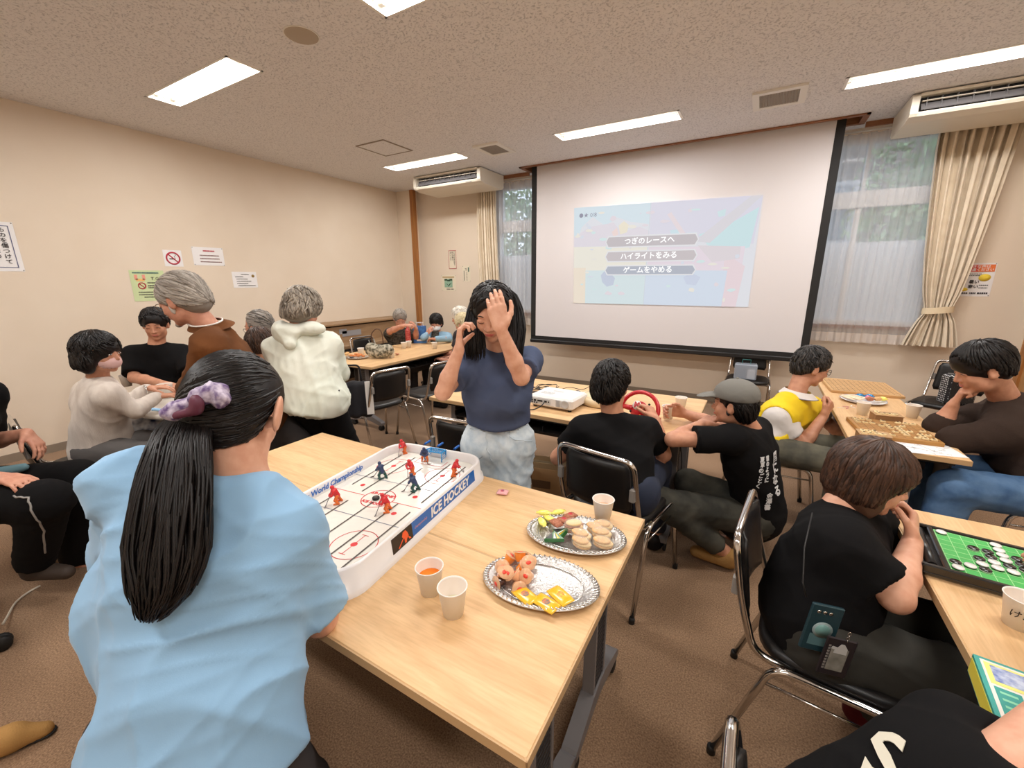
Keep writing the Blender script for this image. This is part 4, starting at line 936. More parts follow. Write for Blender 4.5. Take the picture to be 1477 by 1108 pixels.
# side stickers, set on the sloping outer wall
side=Matrix(((0,0,1,.2437),(1,0,0,0),(0,1,0,.05),(0,0,0,1)))@Matrix.Rotation(math.radians(-5.7),4,'X')
b=MB(); b.box((-.14,-.024,-.0003),(.285,.024,.0007),side@Matrix.Translation((.015,0,.0))); st=b.build('side_sticker',m_blue,hk)
b=MB(); b.box((-.225,-.026,-.0003),(-.125,.024,.0008),side); b.build('side_sticker',mat('sticker_black',(34,26,24),.4),hk)
text('sticker_words','ICE HOCKEY',mat('sticker_white',(240,240,240),.4),side@Matrix.Translation((.115,-.001,.0010)),.047,hk,bold=.0016,shear=.18,ext=.0001,sx=1.0)
text('sticker_small_words','championship',mat('sticker_pale_red',(206,150,160),.4),side@Matrix.Translation((-.078,.0,.0011)),.013,hk,shear=.2,ext=.0001)
mo_=mat('sticker_orange',(240,96,50),.4); b=MB()
for pl in ([(-.172,.018),(-.158,.019),(-.15,.008),(-.146,-.006),(-.156,-.012),(-.17,-.004),(-.178,.006)],[(-.168,-.004),(-.156,-.012),(-.16,-.022),(-.168,-.02)],[(-.15,-.006),(-.14,-.014),(-.136,-.021),(-.146,-.018)],[(-.20,-.02),(-.196,-.023),(-.17,-.002),(-.174,.0)]): b.add([(x,y,.0013) for x,y in pl],[tuple(range(len(pl)))],False,side)
b.build('player_print',mo_,hk)
side2=Matrix(((0,0,-1,-.2290),(1,0,0,0),(0,1,0,.066),(0,0,0,1)))   # inner face of the far long wall, readable from the near side
side2=Matrix(((0,0,1,-.2232),(1,0,0,0),(0,1,0,.064),(0,0,0,1)))@Matrix.Rotation(math.radians(-6.5),4,'X')
text('wall_words','Ice Hockey World Championship',m_blue,side2@Matrix.Translation((-.045,0,.001)),.030,hk,bold=.0007,shear=.25,ext=.0002,sx=1.02)
# goals
m_gnet=mat('goal_blue',(40,150,214),.35,alpha=.95)
for s in (1,-1):
    g=[]; b=MB(); Y=s*.365; 
    b.tube([(-.045,Y,.046),(-.045,Y,.088),(.045,Y,.088),(.045,Y,.046)],.003,6)
    b.tube([(-.045,Y,.088),(-.04,Y+s*.045,.085),(.04,Y+s*.045,.085),(.045,Y,.088)],.003,6); b.tube([(-.04,Y+s*.045,.085),(-.04,Y+s*.045,.046),(.04,Y+s*.045,.046),(.04,Y+s*.045,.085)],.003,6)
    go=b.build('goal_frame',m_gnet,hk)
    b=MB()
    for k in range(9):
        x=-.036+k*.009; b.tube([(x,Y+s*.002,.088),(x,Y+s*.045,.085),(x,Y+s*.045,.047)],.0017,4)
    for z in (.056,.066,.076): b.tube([(-.045,Y,z),(-.04,Y+s*.045,z),(.04,Y+s*.045,z),(.045,Y,z)],.0017,4)
    stuff(b.build('goal_net',m_gnet,go))
    # control rods with grips sticking out of the end wall
    for x in (-.172,-.095,.0,.092,.168):
        b=MB(); b.tube([(x,s*.40,.030),(x,s*.55,.030)],.0022,6); rd=b.build('control_rod',m_chr,hk)
        b=MB(); b.tube([(x,s*.55,.030),(x,s*.595,.030)],.006,8); b.build('grip',m_blue if s>0 else m_plw,rd)
def player(x,y,az,kind,label):
    """about 6 cm tall plastic player leaning over its stick; stands in the rink, separate thing"""
    w=Matrix.Translation((HC[0],HC[1],.70))@Matrix.Rotation(HR,4,'Z')@Vector((x,y,.046))
    t=thing('hockey_player',label,'figurine',tuple(w),az+HR,'toy players on the hockey game'); t.scale=(1.2,1.2,1.2); 
    mb={'r':(m_rl,mat('player_orange',(226,110,44),.4)),'b':(mat('player_navy',(44,58,92),.4),mat('player_green',(34,78,70),.4)),'g':(mat('player_navy',(0,0,0)),mat('player_orange',(0,0,0)))}[kind]
    k=.82
    P=[cone((0,-.002,.026),(0,.006,.042),.0085,.0095,k=.004),ell((0,.010,.054),.0062,k=.002),cone((-.008,.004,.044),(-.013,.012,.032),.0042,.0036,k=.003),cone((.008,.004,.044),(.012,.014,.034),.0042,.0036,k=.003),cone((-.013,.012,.032),(-.004,.02,.028),.0034,.003,k=.002),cone((.012,.014,.034),(.0,.02,.03),.0034,.003,k=.002)]
    sdf('torso',P,mb[0],t,h=.0016)
    P=[cone((-.005,-.002,.026),(-.009,.004,.014),.0058,.0045,k=.003),cone((-.009,.004,.014),(-.010,-.004,.003),.0045,.0035,k=.002),cone((.005,-.002,.026),(.010,-.004,.014),.0058,.0045,k=.003),cone((.010,-.004,.014),(.012,-.010,.003),.0045,.0035,k=.002),cone((-.010,-.006,.002),(-.010,.008,.002),.0028,k=.001),cone((.012,-.012,.002),(.012,.002,.002),.0028,k=.001)]
    sdf('legs',P,mb[1],t,h=.0016)
    b=MB(); b.tube([(.006,.012,.040),(-.014,.030,.004)],.0011,5); b.tube([(-.014,.030,.003),(-.026,.033,.003)],[.0022,.0014],5); b.build('stick',m_slot if kind!='r' else m_leg,t)
    b=MB(); b.lathe([(0,-.0),(.006,0),(.006,.0012),(0,.0012)],10); b.build('peg_base',mb[1],t)
player(-.172,.385,2.6,'r','red toy hockey player at the far left corner of the rink')
player(-.095,.135,1.2,'b','navy toy hockey player on the left blue line')
player(-.005,.215,2.9,'r','red toy hockey player in the middle, before the far goal')
player(.092,.10,1.6,'b','navy toy hockey player right of the middle')
player(.165,.275,-1.0,'r','red toy hockey player by the right wall')
player(.090,-.06,2.2,'r','red toy hockey player just right of the puck')
player(-.115,-.085,2.2,'r','red toy hockey player left of the centre circle, nearest the blue wall lettering')
player(-.03,.345,3.6,'g','navy and orange toy goalkeeper in front of the blue goal')
w=Matrix.Translation((HC[0],HC[1],.70))@Matrix.Rotation(HR,4,'Z')@Vector((-.004,-.008,.0465))
pk=thing('puck','black round puck on the centre circle of the hockey game','puck',tuple(w)); b=MB(); b.lathe([(0,0),(.0125,0),(.0135,.002),(.0135,.007),(.012,.009),(0,.009)],20); b.build('disc',m_rub,pk); b=MB(); b.lathe([(0,.0091),(.008,.0091),(.008,.0098),(0,.0098)],16); b.build('raised_top',m_slot,pk)

# ================================================================ THINGS ON AND AROUND THE OTHER TABLES
m_plc=mat('projector_white',(232,230,228),.4,coat=.1); m_gr=mat('grille_grey',(196,196,196),.5); m_cab=mat('black_cable',(22,20,20),.5)
# projector
t=thing('projector','white video projector with black ports facing the viewer on the table','projector',(-1.105,2.545,.70),math.radians(-3))
b=MB(); b.box((-.16,-.125,.012),(.16,.125,.085),bev=.012); b.build('case',m_plc,t)
b=MB(); b.box((-.155,-.129,.03),(-.0,-.1245,.066)); b.build('port_panel',m_gr,t)
for i,(x,w,h) in enumerate(((-.14,.018,.012),(-.115,.018,.012),(-.09,.012,.010),(-.07,.026,.011),(-.035,.022,.012),(-.012,.010,.008))):
    b=MB(); b.box((x-w/2,-.1305,.05-h/2),(x+w/2,-.1285,.05+h/2)); b.build('port',m_dark,t)
b=MB(); 
for k in range(3): b.lathe([(0,0),(.005,0),(.005,.003),(0,.003)],10,Mx((-.135+.018*k,-.131,.036),0,PI/2))
stuff(b.build('small_jacks',m_dark,t))
b=MB(); b.lathe([(.026,-.003),(.03,0),(.026,.003),(.02,.001),(0,.001)],24,Mx((.105,-.126,.048),0,PI/2)); g=b.build('speaker_grille',m_gr,t)
b=MB()
for k in range(8): b.box((.04,-.1295,.028+k*.006),(.07,-.125,.031+k*.006))
b.build('air_slot',m_gr,t)
b=MB(); b.box((-.11,-.06,.085),(-.02,-.01,.087),bev=.001); b.build('button_panel',m_gr,t)
for k in range(6):
    b=MB(); b.lathe([(0,0),(.005,0),(.005,.0025),(0,.003)],10,Mx((-.10+.015*k,-.035,.087))); b.build('button',m_plc,t)
for sx in (-1,1):
    for sy in (-1,1):
        b=MB(); b.lathe([(0,0),(.012,0),(.012,.013),(0,.013)],12,Mx((sx*.13,sy*.1,0))); b.build('rubber_foot',m_rub,t)
b=MB(); b.lathe([(0,0),(.035,0),(.038,.006),(.03,.02),(0,.02)],24,Mx((.085,.12,.05),0,-PI/2)); b.build('lens',mat('lens_glass',(30,34,50),.05,coat=1),t)
b=MB(); b.box((-.06,.02,.0852),(.02,.05,.0855)); b.build('lettering_patch',m_gr,t)
def cable(label,pts,r=.003,n=60,m=m_cab,name='cable',group='black cables around the projector'):
    P=[np.array(p,float) for p in pts]; out=[]
    for i in range(len(P)-1):
        p0=P[max(i-1,0)];p1=P[i];p2=P[i+1];p3=P[min(i+2,len(P)-1)]
        for k in range(8):
            s=k/8; out.append(.5*((2*p1)+(-p0+p2)*s+(2*p0-5*p1+4*p2-p3)*s*s+(-p0+3*p1-3*p2+p3)*s**3))
    out.append(P[-1]); b=MB(); b.tube(out,r,6); o=b.build(name,m); tag(o,label,'cable',group); return o
cable('thick black cable from the projector port looping over the near table edge',[(-1.15,2.41,.75),(-1.15,2.36,.735),(-1.20,2.33,.71),(-1.30,2.34,.704),(-1.38,2.40,.704),(-1.43,2.5,.704)],.004)
cable('black cable plugged in at the projector left side',[(-1.25,2.41,.745),(-1.28,2.37,.72),(-1.33,2.38,.704),(-1.40,2.45,.704),(-1.46,2.6,.704)],.005)
g=np.random.default_rng(4)
for k in range(3):
    c=(-1.42+.05*k,2.72+.06*k); pts=[(c[0]+(.07+.02*math.sin(a*1.3+k))*math.cos(a),c[1]+(.10+.02*math.cos(a*1.7+k))*math.sin(a),.705+.012*k+.012*abs(math.sin(a*1.5))) for a in np.linspace(k,k+11,22)]
    cable(['tangled black cable coil nearest the navy girl','tangled black cable coil in the middle of the heap','tangled black cable coil closest to the projector back'][k],pts)
pts=[(-1.40,2.75,.71),(-1.25,2.72,.73),(-1.1,2.70,.79),(-.98,2.66,.80),(-.93,2.72,.83),(-.90,2.80,.86),(-.93,2.86,.84),(-.97,2.80,.80),(-.93,2.74,.80),(-.86,2.76,.83),(-.84,2.83,.84),(-.87,2.86,.80),(-.92,2.78,.73),(-.95,2.70,.72)]
cable('thin black cable looping above the projector back corner',pts,.0022)
cable('black cord hanging behind the boy down to the floor',[(-.30,2.42,.66),(-.27,2.40,.5),(-.29,2.37,.36),(-.33,2.36,.24),(-.34,2.5,.03)],.003)
# cream drum shaped controller
t=thing('drum_pad','round cream drum shaped pad lying between projector and boy','drum',(-.86,2.74,.70))
m_crm=mat('cream_plastic',(232,214,178),.4); b=MB(); b.lathe([(0,.0),(.145,0),(.158,.012),(.158,.045),(.15,.056),(.0,.058)],48); b.build('body',m_crm,t)
b=MB(); b.lathe([(.128,.0585),(.134,.0615),(.14,.058)],48,cap=False); b.build('rim_ring',mat('cream_ring',(220,198,160),.4),t)
# steering wheel controller
wc=(-0.534,2.419,0.788)
t=thing('steering_wheel_controller','red toy steering wheel with a white round M emblem in the boy hands','steering wheel',(wc[0],wc[1],.70),math.radians(-14))
cz=wc[2]-.70; m_wr=mat('wheel_red',(190,22,34),.3,coat=.4); m_ww=mat('wheel_white',(236,230,226),.35); m_wy=mat('wheel_yellow',(240,190,40),.35)
TW=Matrix.Translation((0,0,cz))@Matrix.Rotation(math.radians(68),4,'X')
rp=[tuple(TW@Vector((.115*math.cos(a),.105*math.sin(a),0))) for a in np.linspace(0,2*PI,41)[:-1]]
b=MB(); b.tube(rp,.0125,10,closed=True); b.build('rim',m_wr,t)
b=MB(); b.lathe([(0,-.02),(.05,-.018),(.056,0),(.05,.014),(0,.018)],28,TW@Matrix.Translation((0,-.005,0))); b.build('hub',m_wr,t)
for a in (0,PI,-PI/2):
    b=MB(); b.tube([tuple(TW@Vector((.04*math.cos(a),.04*math.sin(a),.0))),tuple(TW@Vector((.108*math.cos(a),.10*math.sin(a),.0)))],[.02,.013],8); b.build('spoke',m_ww if a==-PI/2 else m_wr,t)
b=MB(); b.lathe([(0,.0),(.026,0),(.027,.004),(0,.005)],24,TW@Matrix.Translation((-.012,.022,.015))); e=b.build('emblem_disc',m_ww,t)
text('emblem_letter','M',m_wr,TW@Matrix.Translation((-.012,.022,.0205)),.042,e,bold=.003,ext=.0004)
for i,(x,y,mm) in enumerate(((.036,.02,m_wy),(.045,-.005,m_ww),(-.045,-.02,m_blk),(.02,-.035,m_wy),(.06,.04,m_blk))):
    b=MB(); b.lathe([(0,0),(.0065,0),(.0065,.004),(0,.005)],12,TW@Matrix.Translation((x,y,.013))); b.build('button',mm,t)
b=MB(); b.tube([(0,.02,cz-.01),(0,.06,cz-.04),(0,.07,.02)],[.02,.025,.03],10); b.build('column',m_wr,t)
b=MB(); b.box((-.08,.0,0),(.08,.14,.03),bev=.01); b.build('base',m_wr,t)
cup((-0.364,2.852,0.700),'white paper cup standing at the right end of the projector table')
# cardboard box under table
t=thing('cardboard_box','brown cardboard box on the floor under the projector table','box',(-1.22,2.60,0),math.radians(12)); m_cb=mat('cardboard',(178,142,100),.8)
b=MB(); b.box((-.15,-.11,0),(.15,.11,.22)); b.build('box_body',m_cb,t)
for s in (-1,1):
    b=MB(); b.box((-.15,0 if s>0 else -.11,.22),(.15,.108 if s>0 else -.001,.224)); b.build('flap',mat('cardboard_flap',(190,154,110),.8),t)
b=MB(); b.box((-.152,-.02,.1),(.152,.02,.2262)); b.build('packing_tape',mat('packing_tape',(196,170,130),.3),t)
b=MB(); b.box((-.08,-.112,.07),(.06,-.11,.13)); b.build('printed_patch',mat('box_print',(110,84,60),.8),t)
# ---- shogi table
m_bd=mat('shogi_board_wood',(176,126,62),.5,noise=(3,(160,110,50),4),stretch=(1,10,1)); m_stand=mat('piece_stand_wood',(150,110,72),.55,noise=(4,(134,96,60),3),stretch=(1,8,1)); m_line=mat('board_line',(70,48,28),.7); m_koma=mat('shogi_piece',(232,206,156),.5)
SBx,SBy,SBr=.725,2.955,math.radians(5)
t=thing('shogi_board','brown wooden shogi board with pieces in play','game board',(SBx,SBy,.70),SBr)
b=MB(); b.box((-.165,-.165,0),(.165,.165,.022),bev=.002); b.build('board',m_bd,t)
for k in range(10):
    q=-.147+k*.0327
    b=MB(); b.box((q-.0005,-.147,.0221),(q+.0005,.147,.0224)); b.build('grid_line',m_line,t)
    b=MB(); b.box((-.147,q-.0005,.0221),(.147,q+.0005,.0224)); b.build('grid_line',m_line,t)
KM=None
def koma(p,az,par_label,first=[None]):
    o=thing('shogi_piece',par_label,'game piece',p,az,'shogi pieces on the board')
    s=.0125; vs=[(-s,-.014,0),(s,-.014,0),(s*.82,.006,0),(0,.014,0),(-s*.82,.006,0),(-s*.95,-.012,.009),(s*.95,-.012,.009),(s*.78,.006,.006),(0,.0125,.005),(-s*.78,.006,.006)]
    b=MB(); b.add(vs,[(4,3,2,1,0),(5,6,7,8,9)]+[(i,(i+1)%5,5+(i+1)%5,5+i) for i in range(5)]); b.build('body',m_koma,o)
    b=MB(); b.box((-.004,-.008,.0085),(-.0015,.004,.0092)); b.box((.001,-.006,.0085),(.0035,.005,.0092)); b.box((-.005,-.002,.0085),(.005,.0,.0093)); b.build('character',m_line,o); return o
cells=[(0,0),(1,0),(2,0),(0,1),(0,2),(0,4),(0,6),(0,7),(0,8),(2,1),(2,2),(3,3),(2,4),(3,4),(3,5),(2,6),(4,4),(4,5),(5,5),(6,4),(6,5),(7,5),(5,6),(6,7),(7,7),(8,7),(8,8),(8,6),(8,3),(8,2),(7,1),(8,0),(4,8),(6,8)]
cr,sr=math.cos(SBr),math.sin(SBr)
NUM=['one','two','three','four','five','six','seven','eight','nine']
k0=koma((0,0,0),0,'x')
for i,(a,c) in enumerate(cells):
    x=-.147+.0327*(c+.5); y=.147-.0327*(a+.5); o=k0 if i==0 else dup(k0,(0,0,0)); o.location=(SBx+x*cr-y*sr,SBy+x*sr+y*cr,.722); o.rotation_euler=(0,0,SBr+(PI/2 if c>4 else -PI/2)+.1*math.sin(i*7)); o['label']='pale shogi piece on the brown board, row %s from the window, column %s'%(NUM[a],NUM[c])
def stand(x,y,az,label,n):
    t=thing('piece_stand',label,'stand',(x,y,.70),az,'wooden piece stands')
    b=MB(); b.box((-.065,-.045,.0),(.065,.045,.045),bev=.002); b.build('block',m_stand,t)
    b=MB(); b.box((-.067,-.047,.045),(.067,.047,.048)); b.build('top_board',mat('stand_top',(178,140,98),.5),t)
    for k in range(n):
        xx=-.045+.025*(k%4); yy=-.02+.03*(k//4); o=dup(k0,(0,0,0),None,'shogi piece on the '+('front' if y<2.9 else 'rear')+' wooden piece stand, %s row, place %s from the left'%(['near','far'][k//4],NUM[k%4]),'captured shogi pieces on the '+('front' if y<2.9 else 'rear')+' stand'); o.location=(x+xx*math.cos(az)-yy*math.sin(az),y+xx*math.sin(az)+yy*math.cos(az),.748); o.rotation_euler=(0,0,az+k*.7)
stand(.605,2.73,.05,'wooden piece stand in front of the shogi board, nearest the child',7)
stand(.745,3.185,.15,'wooden piece stand behind the shogi board between the two cups',5)
t=thing('go_board','plain thin wooden grid board at the far end of the shogi table','game board',(.76,4.09,.70),math.radians(3))
b=MB(); b.box((-.215,-.235,0),(.215,.235,.02),bev=.002); b.build('board',mat('go_board_wood',(206,164,112),.5,noise=(3,(194,150,98),4),stretch=(1,9,1)),t)
for k in range(13):
    q=-.195+k*.0325; b=MB(); b.box((q-.0009,-.212,.0201),(q+.0009,.212,.0204)); b.build('grid_line',m_line,t)
    q=-.212+k*.0353; b=MB(); b.box((-.195,q-.0009,.0201),(.195,q+.0009,.0204)); b.build('grid_line',m_line,t)
t=thing('paper_sheet','large white sheet of hand drawn lines at the near end of the shogi table','paper',(.785,2.755,.7005),math.radians(12))
b=MB(); b.box((-.155,-.105,0),(.155,.105,.0012)); b.build('sheet',m_paper,t)
g=random.Random(9)
for k in range(26):
    x,y=g.uniform(-.13,.11),g.uniform(-.09,.09); b=MB(); pts=[(x,y,.0014)]
    for _ in range(3): pts.append((pts[-1][0]+g.uniform(-.005,.018),pts[-1][1]+g.uniform(-.01,.01),.0014))
    b.tube(pts,.0006,4); b.build('pencil_mark',mat('pencil_grey',(120,118,124),.7),t)
b=MB(); b.tube([(-.15,.02,.0014),(.05,-.06,.0014)],.0008,4); b.tube([(.0,.1,.0014),(.05,-.06,.0014),(.15,.03,.0014)],.0008,4); b.build('drawn_line',mat('pencil_grey',(0,0,0)),t)
t=thing('round_plate','round white snack plate beside the grid board','plate',(.715,3.655,.70)); b=MB(); b.lathe([(0,.0),(.09,0),(.125,.012),(.13,.016),(.126,.017),(.09,.005),(0,.004)],40); b.build('dish',mat('white_plate',(236,232,230),.3),t); b=MB(); b.lathe([(.126,.0165),(.131,.018),(.13,.0155)],40,cap=False); b.build('rim',mat('plate_rim_blue',(150,160,186),.3),t)
m_stick=mat('wrapped_stick',(238,216,186),.4); m_bluf=mat('blue_foil',(60,140,196),.25,.4); m_pkf=mat('pink_foil',(240,130,160),.25,.3)
for k in range(5): pack((.625+.014*k,3.64+.02*math.sin(k*2),.715+.003*k),-1.0+.08*k,.12,.018,.012,m_stick,['long pale wrapped wafer stick, leftmost on the round plate','long pale wafer stick, second on the round plate','long pale wafer stick, third on the round plate','long pale wafer stick, fourth on the round plate','long pale wafer stick next to the foil sweets'][k],group='wafer sticks on the round plate')
for i,(x,y,a,mm,lab) in enumerate(((.70,3.70,.3,m_bluf,'blue foil wrapped sweet at the back of the round plate'),(.735,3.66,1.2,m_pkf,'pink foil wrapped sweet in the middle of the round plate'),(.76,3.71,-.5,m_bluf,'second blue foil sweet right of the pink one'),(.745,3.62,.1,m_brn,'brown wrapped sweet at the front of the round plate'),(.79,3.64,.5,m_ck,'tan wrapped sweet, second from the right on the round plate'),(.82,3.66,-.3,m_yelc,'pale yellow wrapped sweet at the right of the round plate'))): pack((x,y,.718),a,.055,.035,.03,mm,lab,twist=True,tilt=.5*(i<3))
cup((.652,3.285,.70),'white paper cup with pencil marks on the shogi table, left one',s=1.0)
cup((.905,3.36,.70),'white paper cup on the shogi table right of the piece stand')
for k in range(6):
    x,y=.56+.025*(k%3)+.01*k,3.40+.035*(k//2); b=MB(); b.box((-.018,-.003,0),(.018,.003,.001)); o=b.build('sugar_stick_wrapper',[m_paper,m_pkf][k%2]); o.location=(x,y,.7005+.001*k); o.rotation_euler=(0,0,k*1.1); tag(o,['white','pink'][k%2]+' torn wrapper scrap on the shogi table, %s from the left cup'%['nearest','second','third','fourth','fifth','farthest'][5-k],'wrapper','wrapper scraps beside the cup')
# ---- disc game
m_gg=mat('felt_green',(70,176,84),.5); m_gl=mat('green_grid_line',(170,226,160),.5); m_bp=mat('glossy_black_plastic',(22,20,20),.2,coat=.4); m_wd=mat('disc_white',(236,234,230),.3,coat=.3)
A_=math.radians(-5.5); U=np.array([math.cos(A_+PI/2),math.sin(A_+PI/2)]); Vv=np.array([math.cos(A_),math.sin(A_)]); O=np.array([.5636,1.5065])
oc=O+U*.12+Vv*.12
t=thing('disc_board_game','green square disc board game in a glossy black frame with side trays','game board',(oc[0],oc[1],.70),A_)
b=MB(); b.box((-.185,-.14,0),(.185,.14,.018),bev=.006); b.build('frame_base',m_bp,t)
b=MB()
for a,c in (((-.185,-.14,.012),(.185,-.124,.036)),((-.185,.124,.012),(.185,.14,.036)),((-.137,-.13,.012),(-.122,.13,.036)),((.122,-.13,.012),(.137,.13,.036)),((-.185,-.14,.012),(-.176,.14,.03)),((.176,-.14,.012),(.185,.14,.03))): b.box(a,c,bev=.003)
b.build('frame_rail',m_bp,t)
for s in (-1,1):
    b=MB(); b.tube([(s*.157,-.11,.022),(s*.157,.11,.022)],.012,10); b.build('disc_holder',mat('holder_black',(34,32,32),.3),t)
b=MB(); b.box((-.1225,-.1245,.018),(.1225,.1245,.031)); b.build('green_field',m_gg,t)
for k in range(9):
    q=-.12+.03*k; b=MB(); b.box((q-.0008,-.12,.031),(q+.0008,.12,.0318)); b.build('grid_line',m_gl,t); b=MB(); b.box((-.12,q-.0008,.031),(.12,q+.0008,.0318)); b.build('grid_line',m_gl,t)
DL=[(0,0,'W'),(0,1,'K'),(0,7,'W'),(1,1,'W'),(2,2,'W'),(2,1,'K'),(2,3,'K'),(2,5,'K'),(3,2,'W'),(3,3,'W'),(3,4,'K'),(3,5,'K'),(4,7,'W'),(4,6,'W'),(4,5,'W'),(4,4,'W'),(4,3,'K'),(4,2,'W'),(5,5,'K'),(5,4,'K'),(5,3,'K'),(6,4,'W'),(6,2,'K')]
pro={}
for c in 'WK':
    pass
for i,(c,r,k) in enumerate(DL):
    p=O+Vv*(.03*(c+.5)+.0)+U*(.03*(r+.5)); loc=(p[0],p[1],.7322)
    lab=('white' if k=='W' else 'black')+' side up game disc, column %s from the left, row %s from the near edge'%(['one','two','three','four','five','six','seven'][c],['one','two','three','four','five','six','seven','eight'][r])
    if k not in pro:
        o=thing('game_disc',lab,'game disc',loc,0,'discs on the green board')
        b=MB(); b.lathe([(0,.0),(.0125,0),(.013,.0012),(.013,.003)],24,cap=False); b.build('lower_face',m_bp if k=='W' else m_wd,o)
        b=MB(); b.lathe([(.013,.003),(.013,.0045),(.0122,.0058),(0,.006)],24,cap=False); b.build('upper_face',m_wd if k=='W' else m_bp,o); pro[k]=o
    else: dup(pro[k],loc,None,lab)
cu_=cup((0.646,1.364,0.700),'white paper cup with handwriting at the right photo edge'); 
Ly=Matrix.Rotation(-2.2,4,'Z')@Matrix.Translation((0,-.0335,.045))@Matrix.Rotation(PI/2-.13,4,'X')
text('handwriting','けん',m_cab,Matrix.Rotation(.45-PI/4,4,'Z')@Matrix.Translation((0,-.0335,.045))@Matrix.Rotation(PI/2+.13,4,'X'),.022,cu_,ext=.0004)
t=thing('board_game_box','flat teal and yellow board game box at the right edge of the near right table','box',(.49,1.133,.70),math.radians(-7))
m_tl=mat('box_teal',(52,160,150),.4,coat=.2); m_ty=mat('box_yellow',(232,214,80),.4,coat=.2); m_tw=mat('box_white',(236,230,222),.4,coat=.2)
b=MB(); b.box((0,-.175,0),(.27,0,.045)); b.build('box_body',m_tl,t)
b=MB(); b.box((-.001,-.17,.004),(.0,-.004,.038)); b.build('spine_panel',m_ty,t)
b=MB(); b.box((.008,-.167,.045),(.262,-.008,.0458)); b.build('white_panel',m_tw,t)
b=MB(); b.box((.012,-.075,.0458),(.13,-.014,.0464)); b.build('yellow_panel',mat('box_pale_yellow',(240,232,130),.4),t)
b=MB(); b.box((.020,-.066,.0464),(.088,-.02,.0468)); b.build('blue_picture',mat('box_blue_picture',(110,130,190),.4,noise=(60,(200,210,230),3)),t)
for x in (.014,.056):
    b=MB(); b.box((x,-.155,.0458),(x+.037,-.082,.0464)); p=b.build('teal_panel',m_tl,t)
    for q in range(3): 
        b=MB(); b.box((x+.006,-.098-.018*q,.0464),(x+.03,-.092-.018*q,.0467)); b.build('text_line',mat('box_mint',(140,214,180),.4),t)
b=MB(); b.prism([(.15,-.04),(.175,-.03),(.185,-.012),(.195,-.03),(.215,-.04),(.197,-.048),(.19,-.07),(.178,-.05)],.0458,.0466); b.build('red_star',m_rl,t)
b=MB(); b.prism([(.16+.022*(1 if k%2 else .55)*math.cos(k*PI/8),-.11+.022*(1 if k%2 else .55)*math.sin(k*PI/8)) for k in range(16)],.0458,.0466); b.build('yellow_star',m_ty,t)
b=MB(); b.box((.014,-.1762,.006),(.04,-.175,.038)); b.build('orange_patch',mat('box_orange',(236,130,60),.4),t)
b=MB(); b.box((.05,-.1762,.006),(.12,-.175,.038)); p=b.build('end_label',m_tw,t)
for q in range(3):
    b=MB(); b.box((.058,-.177,.014+.008*q),(.10,-.1762,.017+.008*q)); b.build('text_line',m_ink,t)
text('box_words','はじめての',m_tl,Matrix.Translation((.19,-.09,.0462)),.02,t,ext=.0002)
# ---- piano side tables
def snack_plate(x,y,label,mm):
    t=thing('foil_plate',label,'plate',(x,y,.70),0,'snack plates on the piano side tables'); b=MB(); b.lathe([(0,0),(.08,0),(.12,.012),(.122,.014),(.118,.015),(.08,.004),(0,.003)],32); b.build('dish',m_sil2,t)
    g=np.random.default_rng(int(abs(x*100)))
    for k in range(9):
        b=MB(); b.sphere((g.uniform(-.07,.07),g.uniform(-.06,.06),.02+g.uniform(0,.025)),(.026,.018,.012),10,6); b.build('snack_piece',mm,t)
snack_plate(-3.99,3.08,'snack plate with pale cookies, nearest the white jacket',m_ck)
snack_plate(-3.80,3.12,'snack plate with orange brown crackers left of the patterned bag',mat('orange_cracker',(214,130,70),.6))
for u,v,lab in ((521,510,'white paper cup behind the two snack plates'),(583,499.5,'white paper cup in front of the red bottle'),(565,514,'white paper cup right of the patterned handbag'),(627,501,'white paper cup at the far end before the masked woman'),(588,497,'white paper cup half hidden behind another by the red bottle'),(616,489,'white paper cup at the wrist of the masked woman')):
    from_=0
cup((-3.939,3.283,0.700),'white paper cup behind the two snack plates'); cup((-3.828,3.868,0.700),'white paper cup in front of the red bottle'); cup((-3.488,3.322,0.700),'white paper cup right of the patterned handbag'); cup((-3.484,4.054,0.700),'white paper cup on the piano side table, nearest the navy girl'); cup((-3.855,3.983,0.700),'white paper cup half hidden behind another by the red bottle'); cup((-3.936,4.439,0.700),'white paper cup at the wrist of the masked woman')
hb=(-3.572,3.227,0.700)
t=thing('handbag','patterned grey green handbag with a tall brown strap on the table','bag',(hb[0],hb[1],.70),.5)
m_hb=mat('patterned_cloth',(188,180,160),.8,noise=(34,(76,72,56),1)); 
sdf('bag_body',[ell((0,0,.075),(.15,.07,.08),k=.02),ell((-.09,0,.12),(.06,.05,.06),k=.03),ell((.1,0,.10),(.06,.06,.06),k=.03),ell((0,0,-.05),(.3,.3,.06),k=.01,sub=True)],m_hb,t,h=.012,disp=folds(.012,30,(1,0,0),3))
b=MB(); b.tube(fillet([(-.07,0,.14),(-.08,0,.27),(-.02,0,.33),(.03,0,.32),(.05,0,.26),(.05,0,.13)],.05,5),.006,8); b.build('strap',mat('brown_leather',(88,58,40),.5),t)
b=MB(); b.tube([(-.1,.03,.14),(-.12,.03,.2),(-.06,.03,.21),(-.04,.03,.13)],.004,6); b.build('strap',mat('grey_strap',(170,170,160),.5),t)
rb=(-4.329,4.468,0.700)
t=thing('red_bottle','red patterned bottle held upright on the table','bottle',(-4.06,4.19,.70)); b=MB(); b.lathe([(0,0),(.034,0),(.036,.01),(.036,.17),(.03,.20),(.014,.225),(.014,.24),(0,.24)],24); b.build('bottle_body',mat('bottle_red',(184,34,44),.35,noise=(60,(220,120,110),2)),t)
b=MB(); b.lathe([(0,.24),(.016,.24),(.016,.262),(0,.262)],16); b.build('cap',m_plw,t)
